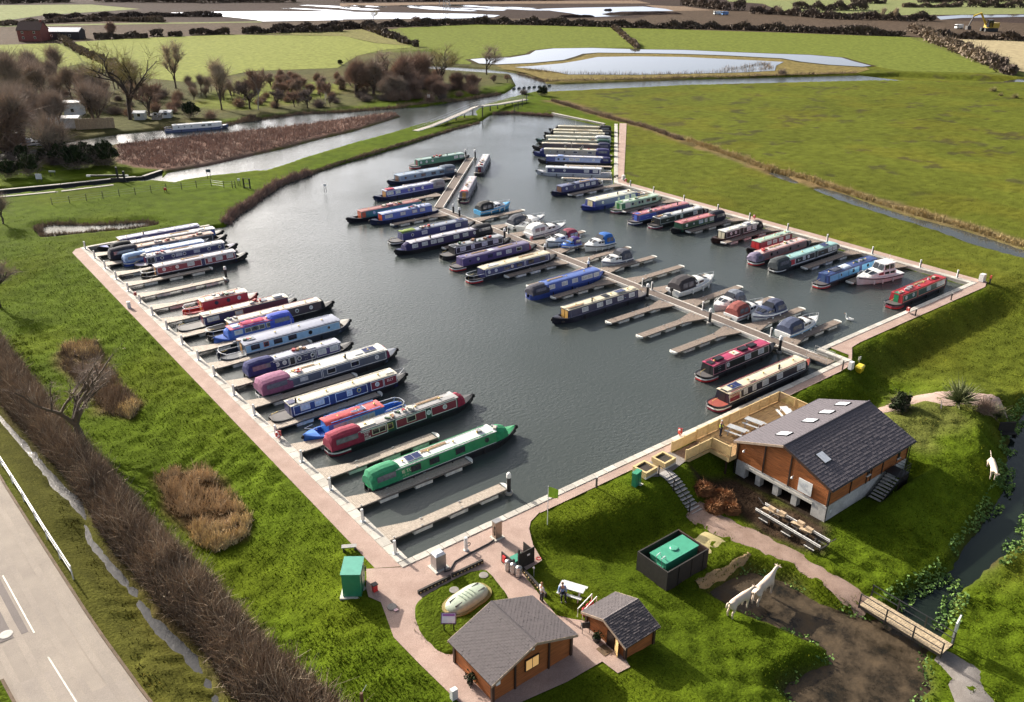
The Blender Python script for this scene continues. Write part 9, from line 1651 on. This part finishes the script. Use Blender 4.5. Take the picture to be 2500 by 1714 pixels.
def person(label, x, y, z, rz, top, legs, hair, sit=False, vest=None, h=1.75, arms=0):
    o = empty('person', (x,y,z), rz, label, 'person'); k = h/1.75; hp = .92 if not sit else .50
    def S(p): return (p[0]*k,p[1]*k,p[2]*k,*[r*k for r in p[3:]])
    # facing +y; joints: pelvis, spine, chest, neck, head
    J = {'pel':(0,0,hp,.13,.10),'sp':(0,.01,hp+.2,.12,.09),'ch':(0,.0,hp+.42,.16,.10),'nk':(0,.01,hp+.56,.05),'hd':(0,.02,hp+.66,.075,.085),'tp':(0,.02,hp+.80,.06,.075)}
    for s,n in ((-1,'l'),(1,'r')):
        J['sh'+n] = (s*.19,0,hp+.48,.06); J['el'+n] = (s*.27,.02+.04*arms,hp+.22,.045); J['wr'+n] = (s*(.25-.12*arms),.12+.16*arms,hp+.02+.14*arms,.032); J['hn'+n] = (s*(.24-.15*arms),.15+.18*arms,hp-.06+.16*arms,.035,.018)
        if sit: J['hip'+n] = (s*.10,.04,hp-.02,.09); J['kn'+n] = (s*.14,.46,hp+.02,.065); J['an'+n] = (s*.14,.48,.09,.045); J['to'+n] = (s*.15,.66,.04,.045)
        else: J['hip'+n] = (s*.10,0,hp-.06,.09); J['kn'+n] = (s*.11,.03,.48,.065); J['an'+n] = (s*.12,-.01,.09,.045); J['to'+n] = (s*.14,.16,.04,.045)
    def sk(names, edges, grow=0):
        return [S((*J[n][:3], *[r+grow for r in J[n][3:]])) for n in names], [(names.index(a),names.index(b)) for a,b in edges]
    core = [('pel','sp'),('sp','ch'),('ch','nk'),('nk','hd'),('hd','tp')]; arm = [e for n in 'lr' for e in (('ch','sh'+n),('sh'+n,'el'+n),('el'+n,'wr'+n))]; leg = [e for n in 'lr' for e in (('pel','hip'+n),('hip'+n,'kn'+n),('kn'+n,'an'+n),('an'+n,'to'+n))]; hands = [('wr'+n,'hn'+n) for n in 'lr']
    names = list(J); V,E = sk(names, core+arm+leg+hands)
    for n,s in (('l',-1),('r',1)):
        b_ = Vector(J['hn'+n][:3]); w_ = Vector(J['wr'+n][:3]); d = (b_-w_).normalized()
        for i in range(4):
            f = Vector((s*0+(.0),0,0))+Vector((0,1,0)).cross(d)*(.021*(i-1.5)); l_ = (.062,.075,.078,.06)[i]; a = b_+f+d*l_*.6; c = b_+f+d*l_+Vector((0,.012,-.01)); V += [S((*a,.0085)),S((*c,.007))]; E += [(names.index('hn'+n),len(V)-2),(len(V)-2,len(V)-1)]
        a = w_.lerp(b_,.5)+Vector((-s*.035,.02,0)); c = a+d*.04+Vector((-s*.012,.015,0)); V += [S((*a,.011)),S((*c,.009))]; E += [(names.index('wr'+n),len(V)-2),(len(V)-2,len(V)-1)]
    link('body', skin_mesh('body', V, E, SKIN), o)
    tn = ['pel','sp','ch','shl','ell','wrl','shr','elr','wrr']; V,E = sk(tn, core[:2]+arm, .018); link('jacket', skin_mesh('jacket', V, E, fabric(top)), o)
    ln = ['pel','hipl','knl','anl','hipr','knr','anr']; V,E = sk(ln, [e for e in leg if e[1][:2] != 'to'], .016); link('trousers', skin_mesh('trousers', V, E, fabric(legs)), o)
    for n in 'lr': V,E = sk(['an'+n,'to'+n], [('an'+n,'to'+n)], .014); link('shoe', skin_mesh('shoe', V, E, POSTB), o)
    if vest: V,E = sk(['pel','sp','ch'], core[:2], .075); link('vest', skin_mesh('vest', V, E, fabric(vest)), o)
    hd = Vector(J['tp'][:3])*k; mb = MB(); mb.lathe((hd.x,hd.y-.012,hd.z-.07), [(.088*k,-.03),(.094*k,.03),(.085*k,.075),(.05*k,.105),(.01,.115)], 12); link('hair' if not vest else 'cap', mb.mesh('hair', fabric(hair), True), o)
    fc = hd+Vector((0,.085*k,-.10*k)); MB().hexa([(-.012,fc.y-.01,fc.z-.02),(.012,fc.y-.01,fc.z-.02),(.008,fc.y+.018,fc.z-.018),(-.008,fc.y+.018,fc.z-.018)],[(-.006,fc.y-.01,fc.z+.025),(.006,fc.y-.01,fc.z+.025),(.004,fc.y,fc.z+.02),(-.004,fc.y,fc.z+.02)]).build('nose', SKIN, o)
    for s in (-1,1): MB().lathe((s*.032,fc.y-.006,fc.z+.025), [(.004,-.006),(.011,0),(.004,.006)], 6).build('eye', POSTB, o)
    MB().box(-.022,.022,fc.y-.012,fc.y-.002,fc.z-.048,fc.z-.040).build('mouth', paint((.30,.09,.08)), o)
    return o
p = ground_at(1758,1066,.58); person('person standing on the terrace in a yellow high visibility vest and white cap', p[0], p[1], .585, R(-160), (.04,.05,.09), (.03,.04,.07), (.75,.75,.72), vest=(.65,.80,.05), arms=.8)
p = Q4([(873,990)],.5)[0]; person('person standing on the grass in a black and white top by the larger hut', p[0], p[1], hz(*p), R(-95), (.62,.62,.62), (.02,.02,.025), (.30,.17,.08), h=1.68)
p = Q4([(1020,985)],.4)[0]; person('person in a blue shirt sitting on the picnic bench with dark trousers', p[0]+.25, p[1]+.15, hz(p[0],p[1]), R(150), (.22,.34,.60), (.02,.022,.03), (.22,.12,.07), sit=True)
COWM = mat('cream_resin', (.62,.50,.40), .5, .1, 2)
def cow(label, x, y, z, rz, s, neck, tail):
    o = empty('cattle_figure', (x,y,z), rz, label, 'cow statue', 'cream cattle figures'); 
    V = [(-.55,0,1.08,.24,.27),(-.15,0,1.03,.26,.33),(.30,0,1.05,.25,.31),(.62,0,1.14,.21,.27)]; E = [(0,1),(1,2),(2,3)]
    i0 = len(V); V += neck; E += [(3,i0)]+[(i0+k,i0+k+1) for k in range(len(neck)-1)]; hd = i0+len(neck)-1
    for sy in (-1,1):
        b = len(V); V += [(-.62,sy*.17,.86,.15,.17),(-.52,sy*.18,.66,.10),(-.70,sy*.18,.44,.06),(-.66,sy*.18,.12,.05),(-.62,sy*.18,.03,.065)]; E += [(0,b),(b,b+1),(b+1,b+2),(b+2,b+3),(b+3,b+4)]
        b = len(V); V += [(.60,sy*.17,.84,.12,.14),(.62,sy*.17,.50,.07),(.60,sy*.17,.14,.05),(.63,sy*.17,.03,.065)]; E += [(3,b),(b,b+1),(b+1,b+2),(b+2,b+3)]
    b = len(V); V += tail; E += [(0,b)]+[(b+k,b+k+1) for k in range(len(tail)-1)]
    link('body', skin_mesh('body', V, E, COWM, 1), o); o.scale = (s*1.22,s,s); h_ = V[hd]; pv = V[hd-1]
    for sy in (-1,1):
        MB().tube([(pv[0],sy*.07,pv[2]+.05),(pv[0]-.02,sy*.22,pv[2]+.07)], .055, 6, .02).build('ear', COWM, o); MB().tube([(pv[0]+.02,sy*.05,pv[2]+.09),(pv[0]+.02,sy*.12,pv[2]+.20)], .03, 6, .008).build('horn', M_TRIM, o)
    return o
up = [(.86,0,1.30,.13,.17),(1.02,0,1.46,.10,.13),(1.12,0,1.52,.10,.11),(1.30,0,1.45,.075,.08),(1.40,0,1.42,.06,.065)]; dn = [(.90,0,1.10,.13,.17),(1.08,0,1.16,.10,.12),(1.18,0,1.18,.10,.11),(1.36,0,1.06,.075,.08),(1.45,0,1.0,.06,.065)]
cow('rear cream cattle figure with its tail curled up on the grass edge', 41.5, 27.2, hz(41.5,27.2), R(3), 1.12, dn, [(-.80,0,1.20,.04),(-.95,0,1.42,.05),(-1.08,0,1.38,.07),(-1.10,0,1.1,.05)])
cow('front cream cattle figure with raised head above the muddy hollow', 44.6, 27.4, max(hz(44.6,27.4),-2.0), R(8), 1.25, up, [(-.82,0,1.10,.035),(-.88,0,.8,.03),(-.86,0,.5,.04)])
cow('lone white cattle figure on the mound by the right hand brook', 73.1, 24.5, hz(73.1,24.5), R(215), 1.05, dn, [(-.84,0,1.2,.03),(-1.1,0,1.35,.025),(-1.4,0,1.45,.02)])
sw = empty('swan', (92.0,50.8,0), R(100), 'white swan swimming between the walkway and the right quay', 'swan'); V = [(-.35,0,.16,.10),(-.1,0,.14,.20,.16),(.2,0,.14,.19,.15),(.38,0,.2,.10),(.48,0,.45,.05),(.45,0,.70,.04),(.52,0,.80,.05),(.60,0,.78,.04)]
link('body', skin_mesh('body', V, [(i,i+1) for i in range(7)], paint((.8,.8,.78)), 1), sw); MB().tube([(.62,0,.78),(.76,0,.73)], .03, 6, .012).build('beak', paint((.6,.22,.03)), sw); [MB().hexa([(-.5,s*.10,.2),(.15,s*.20,.12),(.15,s*.14,.34),(-.5,s*.06,.30)][::s],[(-.5,s*.14,.2),(.15,s*.25,.14),(.15,s*.17,.36),(-.5,s*.09,.32)][::s]).build('wing', paint((.8,.8,.78)), sw) for s in (-1,1)]
# labels by place for the trees and bushes that nothing else tells apart
ORDX = ['first','second','third','fourth','fifth','sixth','seventh','eighth','ninth','tenth','eleventh','twelfth','thirteenth','fourteenth','fifteenth','sixteenth','seventeenth','eighteenth','nineteenth','twentieth','twenty-first','twenty-second','twenty-third','twenty-fourth','twenty-fifth','twenty-sixth']
_by = {}
for o in COL.objects:
    if o.parent is None and o.get('label') and o.get('category') in ('tree','bush'): _by.setdefault(o['label'],[]).append(o)
for lb,os_ in _by.items():
    if len(os_) > 1:
        os_.sort(key=lambda o: ((np.array(o.location)-np.array([0,0,CAM_H]))@RT)/((np.array(o.location)-np.array([0,0,CAM_H]))@FW))
        for i,o in enumerate(os_): o['label'] = '%s, %s from the left'%(lb, ORDX[min(i,25)])
